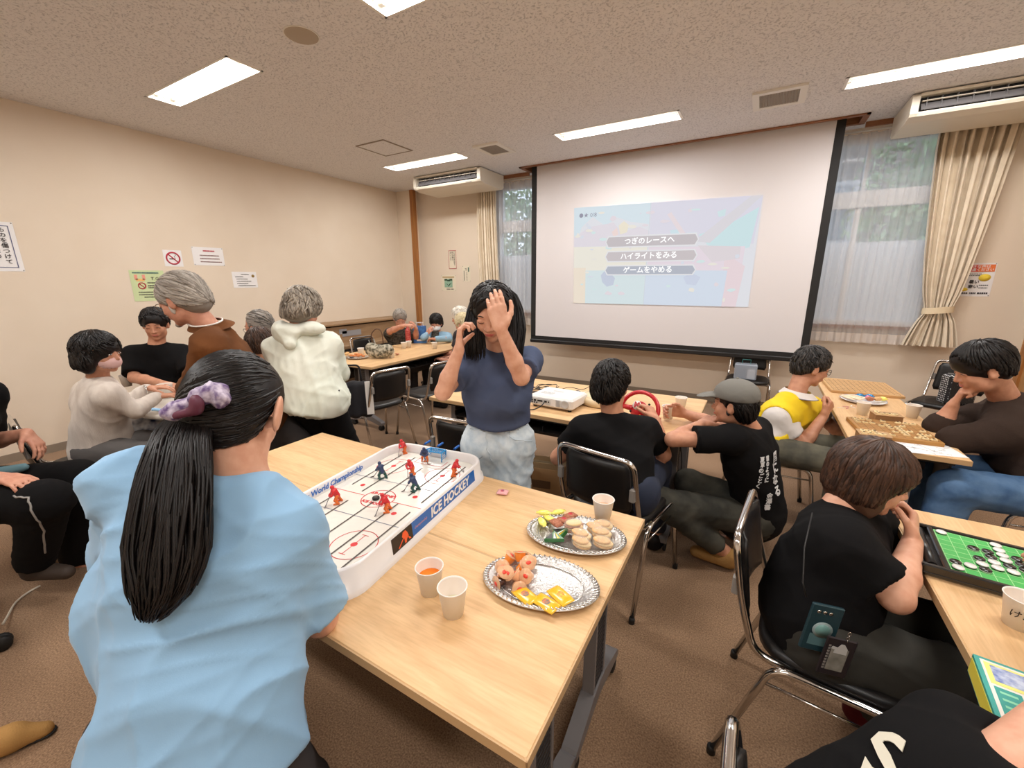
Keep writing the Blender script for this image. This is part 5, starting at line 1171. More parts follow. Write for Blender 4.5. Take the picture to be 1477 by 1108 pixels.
t=thing('gift_bag','blue printed paper bag standing on the table beside the red bottle','bag',(-4.0,4.36,.70),.55)
m_bb=mat('bag_blue',(44,92,160),.5,noise=(18,(70,130,190),2)); b=MB(); b.box((-.085,-.035,0),(.085,.035,.235)); b.build('bag_body',m_bb,t)
for s in (-1,1):
    b=MB(); b.tube([(-.04,s*.036,.23),(-.035,s*.036,.28),(.035,s*.036,.28),(.04,s*.036,.23)],.003,5); b.build('handle',m_plw,t)
b=MB(); b.box((-.04,-.0365,.03),(.04,-.035,.055)); b.build('white_print',m_plw,t); b=MB(); b.box((-.05,-.0365,.12),(-.01,-.035,.17)); b.build('orange_print',mat('orange_print2',(230,140,90),.5),t)
o=pack((-3.62,3.40,.705),.4,.07,.04,.02,m_ck,'small tan wrapped snack on the table right of the handbag'); o=pack((-3.55,3.47,.705),-.4,.06,.035,.02,m_brn,'small brown wrapped snack on the table right of the handbag')
# tote bag hanging on the near piano-side chair
tb=(-2.901,2.306,0.587)
t=thing('tote_bag','black tote bag with a white edge beside the woman in the hooded jacket','bag',tb,.9); m_tb=mat('black_canvas',(28,28,34),.8)
sdf('bag_body',[cone((-.08,0,.08),(-.10,0,-.16),.04,.05,k=.04),cone((.08,0,.08),(.10,0,-.16),.04,.05,k=.04),cone((0,0,.08),(0,0,-.16),.05,.05,k=.04)],m_tb,t,h=.012)
b=MB(); b.box((.09,-.055,-.17),(.15,-.045,.12)); b.build('white_edge',m_pcup,t)
b=MB(); b.tube(fillet([(-.07,0,.1),(-.06,0,.26),(.06,0,.26),(.07,0,.1)],.04,4),.008,6); b.build('handle',m_tb,t)
t=thing('clear_case','clear plastic case on the chair under the screen','case',(-.03,5.22,.46)); b=MB(); b.box((-.11,-.06,0),(.11,.06,.17),bev=.01); b.build('case_body',mat('clear_case_film',(180,190,204),.15,alpha=.55),t); b=MB(); b.tube([(-.04,0,.17),(-.04,0,.215),(.04,0,.215),(.04,0,.17)],.005,6); b.build('handle',mat('teal_plastic',(40,110,110),.4),t); b=MB(); b.box((-.09,-.04,.01),(.0,.04,.12)); b.build('content',mat('grey_content',(110,112,122),.6),t); b=MB(); b.box((.02,-.04,.01),(.09,.04,.10)); b.build('content',m_paper,t)
t=thing('dotted_bag','black bag with white dots on the chair behind the brown sweater','bag',(1.60,5.0,.46),.3); b=MB(); b.box((-.11,-.06,0),(.11,.06,.27),bev=.02)
md=bpy.data.materials.new('dotted_cloth'); md.use_nodes=True; nt=md.node_tree; vo=nt.nodes.new('ShaderNodeTexVoronoi'); vo.inputs['Scale'].default_value=55; vo.inputs['Randomness'].default_value=.2; tc=nt.nodes.new('ShaderNodeTexCoord'); nt.links.new(tc.outputs['Object'],vo.inputs['Vector']); cr_=nt.nodes.new('ShaderNodeValToRGB'); cr_.color_ramp.elements[0].color=(.75,.75,.75,1); cr_.color_ramp.elements[1].color=(.01,.01,.012,1); cr_.color_ramp.elements[0].position=.30; cr_.color_ramp.elements[1].position=.34; nt.links.new(vo.outputs['Distance'],cr_.inputs[0]); nt.links.new(cr_.outputs[0],nt.nodes['Principled BSDF'].inputs['Base Color'])
b.build('bag_body',md,t); b=MB(); b.tube([(-.05,0,.26),(-.05,0,.33),(.05,0,.33),(.05,0,.26)],.006,6); b.build('handle',m_tb,t)
# floor items at the left edge
cable('pale cord curving over the carpet at the left edge',[(-3.049,0.372,0.008),(-3.032,0.325,0.008),(-2.978,0.273,0.010),(-2.861,0.227,0.020),(-2.797,0.205,0.030)],.005,m=mat('pale_cord',(206,196,180),.5),group=None)
cable('thin pale loop of cord on the carpet beside the navy girl',[(-2.997,3.932,0.006),(-2.901,3.735,0.006),(-2.757,3.584,0.006),(-2.702,3.615,0.006),(-2.796,3.855,0.006)],.004,m=mat('pale_cord',(0,0,0)),group=None)
t=thing('office_chair','castored black chair at the left edge, only its foot visible','chair',(-2.70,-.10,0))
for k in range(5):
    a=.1+k*2*PI/5; b=MB(); b.tube([(0,0,.10),(.27*math.cos(a),.27*math.sin(a),.075)],[.03,.018],8); l=b.build('base_arm',m_blk,t)
    b=MB(); 
    for w in (-1,1): b.lathe([(0,-.01),(.03,-.01),(.034,-.004),(.034,.004),(.03,.01),(0,.01)],16,Mx((.28*math.cos(a),.28*math.sin(a),.034),a)@Mx((w*0,w*.014,0),0,PI/2))
    b.build('caster',m_rub,l)
b=MB(); b.tube([(0,0,.1),(0,0,.42)],.025,10); b.build('gas_column',m_blk,t)
b=MB(); b.box((-.22,-.22,.42),(.22,.22,.49),bev=.03); b.build('seat',m_tb,t); b=MB(); b.box((-.26,-.2,.62),(-.2,.2,1.0),bev=.025); b.build('backrest',m_tb,t); b=MB(); b.box((-.25,-.03,.44),(-.22,.03,.65)); b.build('back_bar',m_blk,t)

# ================================================================ PEOPLE
def lerp(a,b,t): return np.array(a,float)*(1-t)+np.array(b,float)*t
UP=V3(0,0,1)
from mathutils.bvhtree import BVHTree
def head_prims(k=1.0,jaw=1.0,nose=1.0,ear=1.0):
    P=[ell((0,-.014,.038),(.073,.091,.080),k=.02),ell((0,.020,-.022),(.060,.066,.080),k=.03),
       cone((-.030*jaw,.022,-.066),(.030*jaw,.022,-.066),.030,k=.03),ell((0,.062,-.092),(.021,.018,.016),k=.022),
       ell((-.034,.052,-.028),(.024,.024,.024),k=.02),ell((.034,.052,-.028),(.024,.024,.024),k=.02),
       cone((-.034,.072,.026),(.034,.072,.026),.010,k=.016),
       ell((-.031,.094,.006),(.017,.013,.009),k=.010,sub=True),ell((.031,.094,.006),(.017,.013,.009),k=.010,sub=True),
       ell((-.031,.0735,.004),(.0165,.0125,.0115),k=.005),ell((.031,.0735,.004),(.0165,.0125,.0115),k=.005),
       cone((0,.080,.014),(0,.0985,-.026),.0065,.0105*nose,k=.010),ell((-.0115,.088,-.031),(.0085,.0095,.0075),k=.006),ell((.0115,.088,-.031),(.0085,.0095,.0075),k=.006),
       ell((0,.078,-.056),(.024,.012,.016),k=.012)]
    for s in (-1,1):
        P+=[ell((s*(.078+.05*(ear-1)),-.006-.05*(ear-1),-.006-.02*(ear-1)),(.0085,.020*ear,.031*ear),frame((s*(-.9)*(ear-1),1,0)),k=.008),ell((s*.072,-.002,-.024),(.010,.013,.014),k=.008),ell((s*.087,-.001,-.002),(.006,.010,.019),k=.004,sub=True)]
    return P
def xf(P,H,R,s):
    out=[]
    for p in P:
        q=dict(p); q['k']=p['k']*s
        if p['t']=='e': q['c']=H+R@(p['c']*s); q['r']=p['r']*s; q['R']=R@p['R']
        else: q['a']=H+R@(p['a']*s); q['b']=H+R@(p['b']*s); q['ra']=p['ra']*s; q['rb']=p['rb']*s; q['flat']=None if p['flat'] is None else (R@p['flat'][0],p['flat'][1])
        q['cuts']=[(H+R@(np.array(c,float)*s),R@np.array(n,float)) for c,n in p['cuts']]; out.append(q)
    return out
def peval_all(P,pts):
    X,Y,Z=pts[:,0],pts[:,1],pts[:,2]; F=np.full(len(pts),.2)
    for p in P:
        d=peval(p,X,Y,Z); k=max(p['k'],1e-6)
        if p['sub']: d=-d; h=np.maximum(k-np.abs(F-d),0)/k; F=np.maximum(F,d)+h*h*k*.25
        else: h=np.maximum(k-np.abs(F-d),0)/k; F=np.minimum(F,d)-h*h*k*.25
    return F
_HP=head_prims()
def surf_y(x,z,P=None):
    ys=np.linspace(.13,.0,131); F=peval_all(P or _HP,np.stack([np.full(131,x),ys,np.full(131,z)],1)); i=np.argmax(F<0)
    return ys[i]
def hand_prims(w,d,n,right,curl=.35,thumb=.4,s=1.0,spread=.06,curls=None):
    """palm and five jointed fingers; d points along the fingers, n out of the palm"""
    d=nz(d); n=nz(np.array(n,float)-np.dot(n,d)*d); a=np.cross(d,n)*(1 if right else -1)   # towards the thumb
    w=np.array(w,float); P=[]
    L=[.074,.080,.075,.060]; off=[.030,.010,-.010,-.029]; kl=[.086,.089,.085,.078]
    for i in range(4):
        kn=w+d*kl[i]*s+a*off[i]*s; P.append(cone(w+a*off[i]*.62*s+d*.012*s,kn,.0145*s,.0112*s,k=.014*s,flat=(n,.9)))
        c=curls[i] if curls is not None else curl*(1+.12*i)
        ang=c*.75; f=nz(d+a*(1.5-i)*spread); p=kn; r=[.0092,.0084,.0076,.0068] if i<3 else [.0082,.0074,.0068,.006]
        for j,fr in enumerate((.45,.30,.25)):
            q=nz(f*math.cos(ang)+n*math.sin(ang)); p2=p+q*L[i]*fr*s; P.append(cone(p,p2,r[j]*s,r[j+1]*s,k=.004*s)); p=p2; ang+=c*1.05
    b=w+d*.022*s+a*.026*s; t1=nz(d*.70+a*.62+n*.30*(thumb+.3)); p1=b+t1*.042*s; t2=nz(d*.88+a*.28+n*thumb); p2=p1+t2*.030*s; t3=nz(d*.9+a*.05+n*thumb*1.2); p3=p2+t3*.024*s
    P+=[cone(w+d*.01*s+a*.008*s,b,.016*s,.0155*s,k=.014*s),cone(b,p1,.0150*s,.0112*s,k=.010*s),cone(p1,p2,.0108*s,.0096*s,k=.004*s),cone(p2,p3,.0096*s,.0078*s,k=.003*s)]
    return P
def nails(w,d,n,right,root,m,curl=.35,s=1.0,spread=.06,curls=None): pass
def arm_prims(s_,e,w,b,g=0.0,frac=1.0,upto='w'):
    return [cone(s_,e,.047*b,.038*b,k=.02),cone(e,lerp(e,w,.35),.038*b,.039*b,k=.015),cone(lerp(e,w,.35),w,.039*b,.0255*b,k=.015)]
def torso_prims(nb,pc,sl,sr,hl,hr,b,g,depth=1.0):
    dn=nz(np.array(pc)-np.array(nb)); T=[]
    L=np.linalg.norm(np.array(pc)-np.array(nb))
    cL,cR=lerp(nb,sl,.50)+dn*L*.24,lerp(nb,sr,.50)+dn*L*.24
    wL,wR=lerp(pc,hl,.62)-dn*L*.30,lerp(pc,hr,.62)-dn*L*.30
    r1,r2,r3=.088*b+g,.080*b+g,.100*b+g
    for c,w,h in ((cL,wL,hl),(cR,wR,hr)):
        T+=[cone(c,w,r1,r2,k=.05),cone(w,lerp(pc,h,.75),r2,r3,k=.05)]
    T+=[cone(lerp(cL,cR,.5),lerp(wL,wR,.5),r1,r2*1.02,k=.05),cone(lerp(wL,wR,.5),pc,r2,r3,k=.05)]
    T+=[cone(np.array(nb)+dn*.05,sl,.050*b+g,.052*b+g,k=.045),cone(np.array(nb)+dn*.05,sr,.050*b+g,.052*b+g,k=.045)]
    return T
def outer_r(P,c,D):
    """distance from c to the outermost surface of the hair along unit directions D"""
    ts=np.linspace(.045,.20,52); pts=c[None,None,:]+D[:,None,:]*ts[None,:,None]; F=peval_all(P,pts.reshape(-1,3)).reshape(len(D),-1)
    ins=F<0; last=ins.shape[1]-1-np.argmax(ins[:,::-1],1); r=ts[last]; r[~ins.any(1)]=0; return r
def surface_locks(name,H,R,s,c,P,crown,n,m,root,th0=.0,th1=2.2,front=1.0,r0=.0040,length=(.5,.9),wob=.10,lift=.0,seed=0,skip=None,hang=None,swirl=.25):
    g=np.random.default_rng(seed); k=nz(crown); e1=nz(np.array((0,1,0))-np.dot((0,1,0),k)*k); e2=np.cross(k,e1); c=np.array(c,float)
    b=MB(); N=8; DD=[]; meta=[]
    for i in range(n):
        ph=g.uniform(-PI,PI); lim=front+(th1-front)*min(1,abs(ph)/1.45)**1.3
        t0=th0+g.uniform(0,1)**.75*(lim-th0)*.86; t1=min(lim,t0+g.uniform(*length)) 
        if t1-t0<.12: continue
        dph=g.normal(0,wob)+swirl; D=[]
        for j in range(N):
            u=j/(N-1); th=t0+(t1-t0)*u; p=ph+dph*u*(t1-t0); D.append(math.cos(th)*k+math.sin(th)*(math.cos(p)*e1+math.sin(p)*e2))
        DD.append(D); meta.append((lift*g.uniform(.3,1),g.uniform(0,6),t1>lim*.93))
    if not DD: return None
    DD=np.array(DD); rr=outer_r(P,c,DD.reshape(-1,3)).reshape(len(DD),N)
    for i,(lf,ph,endd) in enumerate(meta):
        rad=rr[i].copy()
        if (rad<.05).any(): continue
        jump=np.abs(np.diff(rad)); cutj=N
        if (jump>.030).any(): cutj=int(np.argmax(jump>.030))+1
        if cutj<4: continue
        pts=[];rs=[]
        for j in range(cutj):
            u=j/(cutj-1); q=c+DD[i,j]*(rad[j]*(1+lf*u*u)+.0006+.0012*math.sin(j*1.7+ph)); pts.append(q); rs.append(r0*(.3+1.2*math.sin(PI*min(1,.10+u*.86))))
        if skip is not None and any(skip(q) for q in pts): continue
        W_=[H+R@(q*s) for q in pts]
        if hang is not None and endd:
            W_+= [W_[-1]-UP*hang*f+V3(*(g.normal(0,.006,3))) for f in (.4,.8,1)]; rs+= [r0*1.0,r0*.8,r0*.3]
        b.tube(W_,[x*s for x in rs],5)
    return stuff(b.build(name,m,root))
HAIR={}
def person(label,loc,skin,H,f,nb,pc,sl,sr,el,er,wl,wr,kl,kr,al,ar,hu=(0,0,1),hs=1.0,b=1.0,hb=None,top=None,pants=None,shoes=None,hl=None,hr=None,fwd=None,
           handl=None,handr=None,h=.012,fh=.0055,ff=.0045,neck=1.0,face=None,hair=None,lips=(190,110,98),group=None,hipw=.085,toes=None,jaw=1.0,nose=1.0,ear=1.0,brow=(30,24,22)):
    root=thing('person',label,'person',loc)
    A_=lambda v: np.array(v,float)
    H,nb,pc,sl,sr,el,er,wl,wr,kl,kr,al,ar=[A_(v) for v in (H,nb,pc,sl,sr,el,er,wl,wr,kl,kr,al,ar)]
    R=frame(f,hu); fw=nz(fwd if fwd is not None else V3(f[0],f[1],0)); rt=nz(np.cross(fw,UP))
    hl=pc-rt*hipw*b if hl is None else A_(hl); hr=pc+rt*hipw*b if hr is None else A_(hr)
    HPl=head_prims(jaw=jaw,nose=nose,ear=ear); HP=xf(HPl,H,R,hs)
    P=list(HP)
    P+=[cone(H+R@V3(0,-.028,-.05)*hs,nb,.050*hs*neck,.056*b*neck,k=.03)]
    P+=torso_prims(nb,pc,sl,sr,hl,hr,b,-.012)
    P+=arm_prims(sl,el,wl,b)+arm_prims(sr,er,wr,b)
    for hp,kn,an in ((hl,kl,al),(hr,kr,ar)): P+=[cone(hp,kn,.078*b,.052*b,k=.03),cone(kn,lerp(kn,an,.3),.050*b,.052*b,k=.02),cone(lerp(kn,an,.3),an,.052*b,.034*b,k=.02)]
    tl=toes[0] if toes else fw; tr=toes[1] if toes else fw
    for an,t in ((al,nz(tl)),(ar,nz(tr))): P+=[cone(an-UP*.03,an+t*.13-UP*.045,.03,.022,k=.02)]
    hd=.088
    hands=[]
    for (w,e,spec,right) in ((wl,el,handl,False),(wr,er,handr,True)):
        sp=dict(d=w-e,n=(0,0,-1) if abs(nz(w-e)[2])<.85 else -rt*(1 if right else -1),curl=.35); 
        if spec: sp.update(spec)
        hp=hand_prims(w,sp.pop('d'),sp.pop('n'),right,s=hs*.98*sp.pop('s',1.0),**sp); P+=hp; hands.append(hp)
    fine=[(H-.13,H+.13,ff)]
    for hp in hands:
        lo=np.min([pbox(p)[0] for p in hp],0); hi=np.max([pbox(p)[1] for p in hp],0); fine.append((lo,hi,fh))
    sdf('body',P,skin,root,h=h*1.22,fine=fine)
    # face details
    if face:
        Sx=lambda x,z,o=.001: tuple(H+R@(V3(x,surf_y(x,z,HPl)+o,z)*hs))
        mb=mat('brow_%d_%d_%d'%brow,brow,.8)
        for s in (-1,1):
            bq=MB(); bq.tube([Sx(s*x,.026+.005*math.sin((x-.014)/.036*PI),.0012) for x in np.linspace(.015,.050,6)],[.0012,.0022,.0026,.0024,.0018,.0008],6); bq.build('eyebrow',mb,root)
            if face=='down' or face=='smile':
                bq=MB(); bq.tube([Sx(s*x,(.0005 if face=='down' else .004)-(.0035 if face=='down' else -.0035)*math.sin((x-.017)/.029*PI),.0008) for x in np.linspace(.017,.046,7)],[.0006,.0012,.0014,.0014,.0014,.0012,.0006],6); bq.build('eyelashes',mat('lash_dark',(36,24,22),.7),root)
            else:
                bq=MB(); bq.sphere((H+R@(V3(s*.031,surf_y(s*.031,.004,HPl)-.0016,.004)*hs)),(.0115*hs,.004*hs,.0042*hs),12,8,R); ey=bq.build('eyeball',mat('eye_white',(232,224,218),.3),root)
                bq=MB(); bq.sphere((H+R@(V3(s*.031,surf_y(s*.031,.004,HPl)+.0008,.0042)*hs)),(.0044*hs,.002*hs,.0042*hs),12,8,R); bq.build('iris',mat('iris_dark',(36,22,18),.2),ey)
                bq=MB(); bq.tube([Sx(s*x,.0055+.0032*math.sin((x-.017)/.029*PI),.0012) for x in np.linspace(.017,.046,7)],[.0006,.0011,.0013,.0013,.0013,.0011,.0006],6); bq.build('eyelashes',mat('lash_dark',(36,24,22),.7),root)
        ml=mat('lips_%d_%d'%(lips[0],lips[1]),lips,.45); sm=.004 if face=='smile' else -.0015
        bq=MB(); bq.tube([Sx(x,-.0535+sm*(abs(x)/.022)**2,.0006) for x in np.linspace(-.022,.022,9)],[.0008,.0024,.0032,.0036,.0030,.0036,.0032,.0024,.0008],6); bq.tube([Sx(x,-.0600+sm*(abs(x)/.02)**2,.0008) for x in np.linspace(-.018,.018,8)],[.0008,.0028,.0038,.0042,.0042,.0038,.0028,.0008],6); bq.build('lips',ml,root)
        bq=MB()
        for s in (-1,1): bq.sphere(Sx(s*.0065,-.0375,-.0022),.0026*hs,8,6)
        bq.build('nostrils',mat('nostril_dark',(90,46,36),.8),root)
    # clothes
    if top:
        g=top.get('g',.014); T=torso_prims(nb,pc,sl,sr,hl,hr,b,g)
        if top.get('belly'): T.append(ell(lerp(nb,pc,.65)+fw*.02,V3(.15,.12,.14)*b*top['belly'],frame(fw),k=.06))
        for x in top.get('extra',[]): T.append(x)
        cuts=[]
        if 'hem' in top:
            hc,hn=top['hem']; T=[dict(p,cuts=list(p['cuts'])+[(hc,hn)]) for p in T]
        sf=top.get('sleeve',.62); sr_=top.get('sr',(.062,.066)); elb=top.get('long')
        for (s_,e,w) in ((sl,el,wl),(sr,er,wr)):
            if elb:
                T+=[cone(s_,e,sr_[0]*b,sr_[1]*b*.92,k=.03),cone(e,lerp(e,w,elb),sr_[1]*b*.92,.040*b,k=.02)]
                d_=nz(w-e); pass
            else:
                ce=lerp(s_,e,sf); d_=nz(e-s_); T.append(cone(s_,ce+d_*.08,sr_[0]*b,sr_[1]*b,k=.03,cuts=[(ce,d_)]))
        dn=nz(pc-nb); ncen=nb+(H+R@V3(0,-.03,-.06)*hs-nb)*.35
        T.append(ell(nb+nz(H-nb)*.075,V3(.062,.062,.045)*b*top.get('neck',1.0),frame(fw,nz(H-nb)),k=.012,sub=True))
        if top.get('collar'):
            fr_=frame(fw,nz(H-nb)); q_=top['collar']; b_=MB(); b_.tube([tuple(nb+nz(H-nb)*(.030-.02*math.cos(a_))+fr_@V3(.060*q_*b*math.sin(a_),.062*q_*b*math.cos(a_),0)) for a_ in np.linspace(0,2*PI,29)[:-1]],.006,6,closed=True); b_.build('collar_rib',top['m'],root)
        sdf('shirt' if not top.get('name') else top['name'],T,top['m'],root,h=top.get('h',h),disp=top.get('disp',folds(.010,16,(.2,.2,1),int(abs(H[0]*97)))))
    if pants:
        g=.016; T=[]; g=pants.get('g',.010)
        T+=[cone(lerp(pc,hl,.8)+(nb-pc)*pants.get('rise',.02),hl,.082*b+g,.090*b+g,k=.05),cone(lerp(pc,hr,.8)+(nb-pc)*pants.get('rise',.02),hr,.082*b+g,.090*b+g,k=.05),cone(hl,hr,.09*b+g,k=.04)]
        le=pants.get('len',.93); wd=pants.get('w',1.0)
        for hp,kn,an in ((hl,kl,al),(hr,kr,ar)):
            en=lerp(kn,an,le); T+=[cone(hp,kn,.085*b+g,(.056*b+g)*wd,k=.045),cone(kn,en,(.056*b+g)*wd,(.044*b+g)*wd,k=.025,cuts=[(lerp(kn,an,le),an-kn)])]
        sdf(pants.get('name','trousers'),T,pants['m'],root,h=h,disp=folds(pants.get('amp',.010),pants.get('fs',22),pants.get('fd',(.1,.1,1)),5))
    if shoes:
        for an,t in ((al,nz(tl)),(ar,nz(tr))):
            T=[cone(an-UP*.045,an+t*.14-UP*.055,.045,.034,k=.03,cuts=[(V3(0,0,.006) if an[2]<.14 else an-UP*.09,-UP)]),cone(an-t*.03-UP*.02,an-t*.03-UP*.05,.042,.04,k=.02,cuts=[(V3(0,0,.006) if an[2]<.14 else an-UP*.09,-UP)])]
            sdf('shoe',T,shoes,root,h=.009)
    root['_R']=0
    return root,H,R
def finish(root):
    del root['_R']
    M=Matrix.Translation(root.location).inverted()
    for c in root.children: c.matrix_parent_inverse=M
def cap_hair(root,H,R,s,m,extra=(),face_cut=((0,.108,-.052),(.076,.062,.098)),rad=(.085,.103,.091),c=(0,-.014,.040),n=600,th1=2.25,front=1.05,r0=.0038,h=.0075,seed=1,lift=.02,nape=True,crown=(0,-.30,.95),ears=True,hang=None,length=(.5,.9),disp=None,swirl=.25,locks=True,wob=.1):
    P=[ell(c,rad,k=.02)]
    if nape: P+=[ell((0,-.058,-.012),(.069,.048,.066),k=.03),ell((-.068,-.020,.014),(.014,.042,.036),k=.02),ell((.068,-.020,.014),(.014,.042,.036),k=.02)]
    P+=list(extra); 
    if face_cut: P.append(ell(face_cut[0],face_cut[1],k=.010,sub=True))
    if ears: P+=[ell((-.090,.002,-.012),(.026,.024,.034),k=.006,sub=True),ell((.090,.002,-.012),(.026,.024,.034),k=.006,sub=True)]
    o=sdf('hair',xf(P,H,R,s),m,root,h=h,disp=disp or folds(.004,60,R@V3(1,0,.2),seed))
    if locks:
        fc=face_cut
        sk=(lambda q:((q[0]-fc[0][0])/fc[1][0])**2+((q[1]-fc[0][1])/fc[1][1])**2+((q[2]-fc[0][2])/fc[1][2])**2<1.0) if fc else None
        surface_locks('hair_locks',H,R,s,c,P,crown,n,m,root,th1=th1,front=front,r0=r0,seed=seed,lift=lift,skip=sk,hang=hang,length=length,swirl=swirl,wob=wob)
    return o
def glasses(root,H,R,s,m,r=.0185,th=.0011):
    b=MB(); L=lambda x,y,z: tuple(H+R@(V3(x,y,z)*s))
    for q in (-1,1):
        b.tube([L(q*.031+1.15*r*math.cos(a),.098-.006*abs(math.cos(a)),.002+.85*r*math.sin(a)) for a in np.linspace(0,2*PI,21)[:-1]],th,6,closed=True)
        b.tube([L(q*.052,.094,.006),L(q*.074,.075,.008),L(q*.079,.01,.006),L(q*.078,-.012,-.004)],th,6)
    b.tube([L(-.010,.099,.004),L(0,.101,.007),L(.010,.099,.004)],th,6); return b.build('glasses',m,root)
def face_mask(root,H,R,s,m):
    P=[ell((0,.024,-.048),(.066,.079,.056),k=.01,cuts=[((0,.030,0),(0,-1,0)),((0,0,-.012),(0,-.25,1))]),ell((0,.02,-.045),(.060,.070,.075),k=.004,sub=True)]
    sdf('face_mask',xf(P,H,R,s),m,root,h=.005)
m_sk=mat('skin_light',(224,172,144),.5,noise=(30,(212,154,126),3),bump=(400,.06,2)); m_sk2=mat('skin_tan',(206,150,120),.5,noise=(30,(192,134,106),3),bump=(400,.06,2)); m_sk3=mat('skin_mature',(206,150,124),.55,noise=(26,(190,130,106),3),bump=(200,.15,3))
def hairmat(n,c1,c2,rough=.42): return mat(n,c1,rough,isl=c2,spec=.32)
h_blk=hairmat('hair_black',(10,8,8),(26,20,19),.42); h_dbr=hairmat('hair_dark_brown',(44,30,24),(84,58,44)); h_gry=hairmat('hair_grey',(120,112,104),(176,168,158),.5); h_salt=hairmat('hair_salt_pepper',(70,66,62),(140,132,124),.5); h_wht=hairmat('hair_white',(206,200,188),(236,230,220),.6); h_blo=hairmat('hair_cream_white',(206,190,150),(232,218,184),.6)
c_blue=mat('light_blue_jersey',(144,184,218),.85,spec=.15,bump=(500,.12,2,.001),sheen=.15); c_navy=mat('slate_navy_jersey',(76,86,112),.85,spec=.15,bump=(500,.12,2,.001)); c_blk=mat('black_cotton',(17,16,17),.9,spec=.15,bump=(400,.15,2,.001)); c_den=mat('pale_denim',(184,200,212),.85,spec=.15,noise=(26,(212,222,228),5),bump=(300,.25,2,.002)); c_jean=mat('blue_denim',(62,92,130),.85,spec=.15,noise=(10,(92,122,158),4),bump=(300,.3,2,.002)); c_dgr=mat('dark_grey_trousers',(66,62,62),.85,spec=.15); c_chr=mat('charcoal_denim',(50,50,46),.85,spec=.15,noise=(9,(76,74,66),4),bump=(300,.3,2,.002)); c_oli=mat('olive_grey_jeans',(112,108,92),.85,spec=.15,noise=(9,(78,76,68),4),bump=(300,.3,2,.002))
c_brs=mat('dark_brown_knit',(56,44,38),.95,spec=.15,bump=(350,.5,2,.003)); c_car=mat('sheer_white_knit',(222,212,202),.9,spec=.15,bump=(60,.3,1,.004),noise=(4,(208,196,186),2),stretch=(6,6,.6)); c_brj=mat('brown_corduroy',(120,76,44),.85,spec=.15,noise=(5,(100,62,36),3),bump=(90,.3,1,.002)); c_wj=mat('off_white_nylon',(226,228,216),.55,spec=.15,noise=(3,(214,220,206),3)); c_yel=mat('yellow_vest',(240,206,44),.6,spec=.15); c_wpo=mat('white_polo',(226,220,216),.8,spec=.15); c_lbl=mat('pale_blue_cardigan',(142,174,196),.9,spec=.15); c_dot=mat('dark_patterned_shirt',(48,44,40),.85,spec=.15,noise=(40,(90,84,76),2)); c_maro=mat('maroon_shoe',(84,22,28),.6,spec=.15); c_tan=mat('tan_woven_shoe',(168,128,76),.8,spec=.15,bump=(260,.6,1,.003)); c_bsh=mat('black_shoe',(28,26,26),.5,spec=.15)
# ---- 1 girl in the light blue T-shirt, leaning over the table edge
Hd=(-0.986,0.468,1.244)
r,H,R=person('girl with a long black ponytail in a light blue T-shirt, back to the viewer',(-.80,.16,0),m_sk,Hd,(-.50,.70,-.66),(-0.924,0.423,1.107),(-0.876,0.237,0.649),
  (-1.085,0.295,1.118),(-0.836,0.451,1.004),(-1.373,0.313,0.747),(-0.833,0.500,0.734),(-1.17,.50,.78),(-1.0,.52,.745),(-.93,.27,.42),(-.75,.34,.42),(-.93,.13,.08),(-.72,.17,.08),
  hs=1.02,b=1.0,fwd=(-.56,.83,0),hipw=.078,ear=1.35,
  handl=dict(curl=.9),handr=dict(curl=.9),
  top=dict(m=c_blue,g=.030,sleeve=.86,sr=(.068,.078),hem=((-0.716,0.278,0.627),(.12,-.1,-1)),h=.007,neck=1.05,extra=[ell((-1.064,0.285,0.788),(.160,.12,.22),frame((-.56,.83,0)),k=.06),cone((-0.788,0.317,0.750),(-0.764,0.274,0.612),.09,.10,k=.05),cone((-0.867,0.272,0.751),(-0.844,0.227,0.613),.12,.13,k=.05)],
    disp=folds(.019,19,(-.5,.3,1.0),11)),
  pants=dict(m=c_dgr,w=1.1),shoes=c_bsh,h=.012,ff=.006,face='down')
tie=V3(*(-1.017,0.404,1.277)); pon=[tie,V3(*(-0.940,0.339,1.247)),V3(*(-0.890,0.293,1.170)),V3(*(-0.858,0.254,1.074)),V3(*(-0.841,0.229,1.013)),V3(*(-0.850,0.206,0.962))]
cap_hair(r,H,R,1.02,h_blk,extra=[ell((0,-.05,.0),(.080,.062,.085),k=.03),ell((0,-.052,-.045),(.060,.042,.05),k=.03),ell((.093,.004,-.022),(.032,.034,.046),k=.008,sub=True)],face_cut=((0,.108,-.05),(.078,.066,.10)),n=0,locks=False,ears=True,rad=(.087,.107,.094),disp=folds(.002,90,R@V3(1,0,.3),3),h=.006)
g=np.random.default_rng(21); b=MB()     # strands swept back to the tie
tl=R.T@(tie-H)/1.02; cc=V3(0,-.014,.040)
HPB=[ell((0,-.014,.040),(.087,.107,.094),k=.02),ell((0,-.058,-.012),(.069,.048,.066),k=.03),ell((-.068,-.020,.014),(.014,.042,.036),k=.02),ell((.068,-.020,.014),(.014,.042,.036),k=.02),ell((0,-.05,.0),(.080,.062,.085),k=.03),ell((0,.108,-.05),(.078,.066,.10),k=.010,sub=True),ell((.093,.004,-.022),(.032,.034,.046),k=.008,sub=True),ell((0,-.052,-.045),(.060,.042,.05),k=.03)]
d1=nz(tl-cc); rim=[]
for i in range(1500):
    d0=nz(g.normal(0,1,3))
    if d0[2]<-.75 or (d0[1]>.55 and d0[2]<.45): continue
    ang=math.acos(max(-1,min(1,d0@d1)))
    if ang<.25: continue
    rim.append([nz(d0*math.sin(ang*(1-u))/math.sin(ang)+d1*math.sin(ang*u)/math.sin(ang)+g.normal(0,.004,3)) for u in np.linspace(g.uniform(0,.5),1,10)])
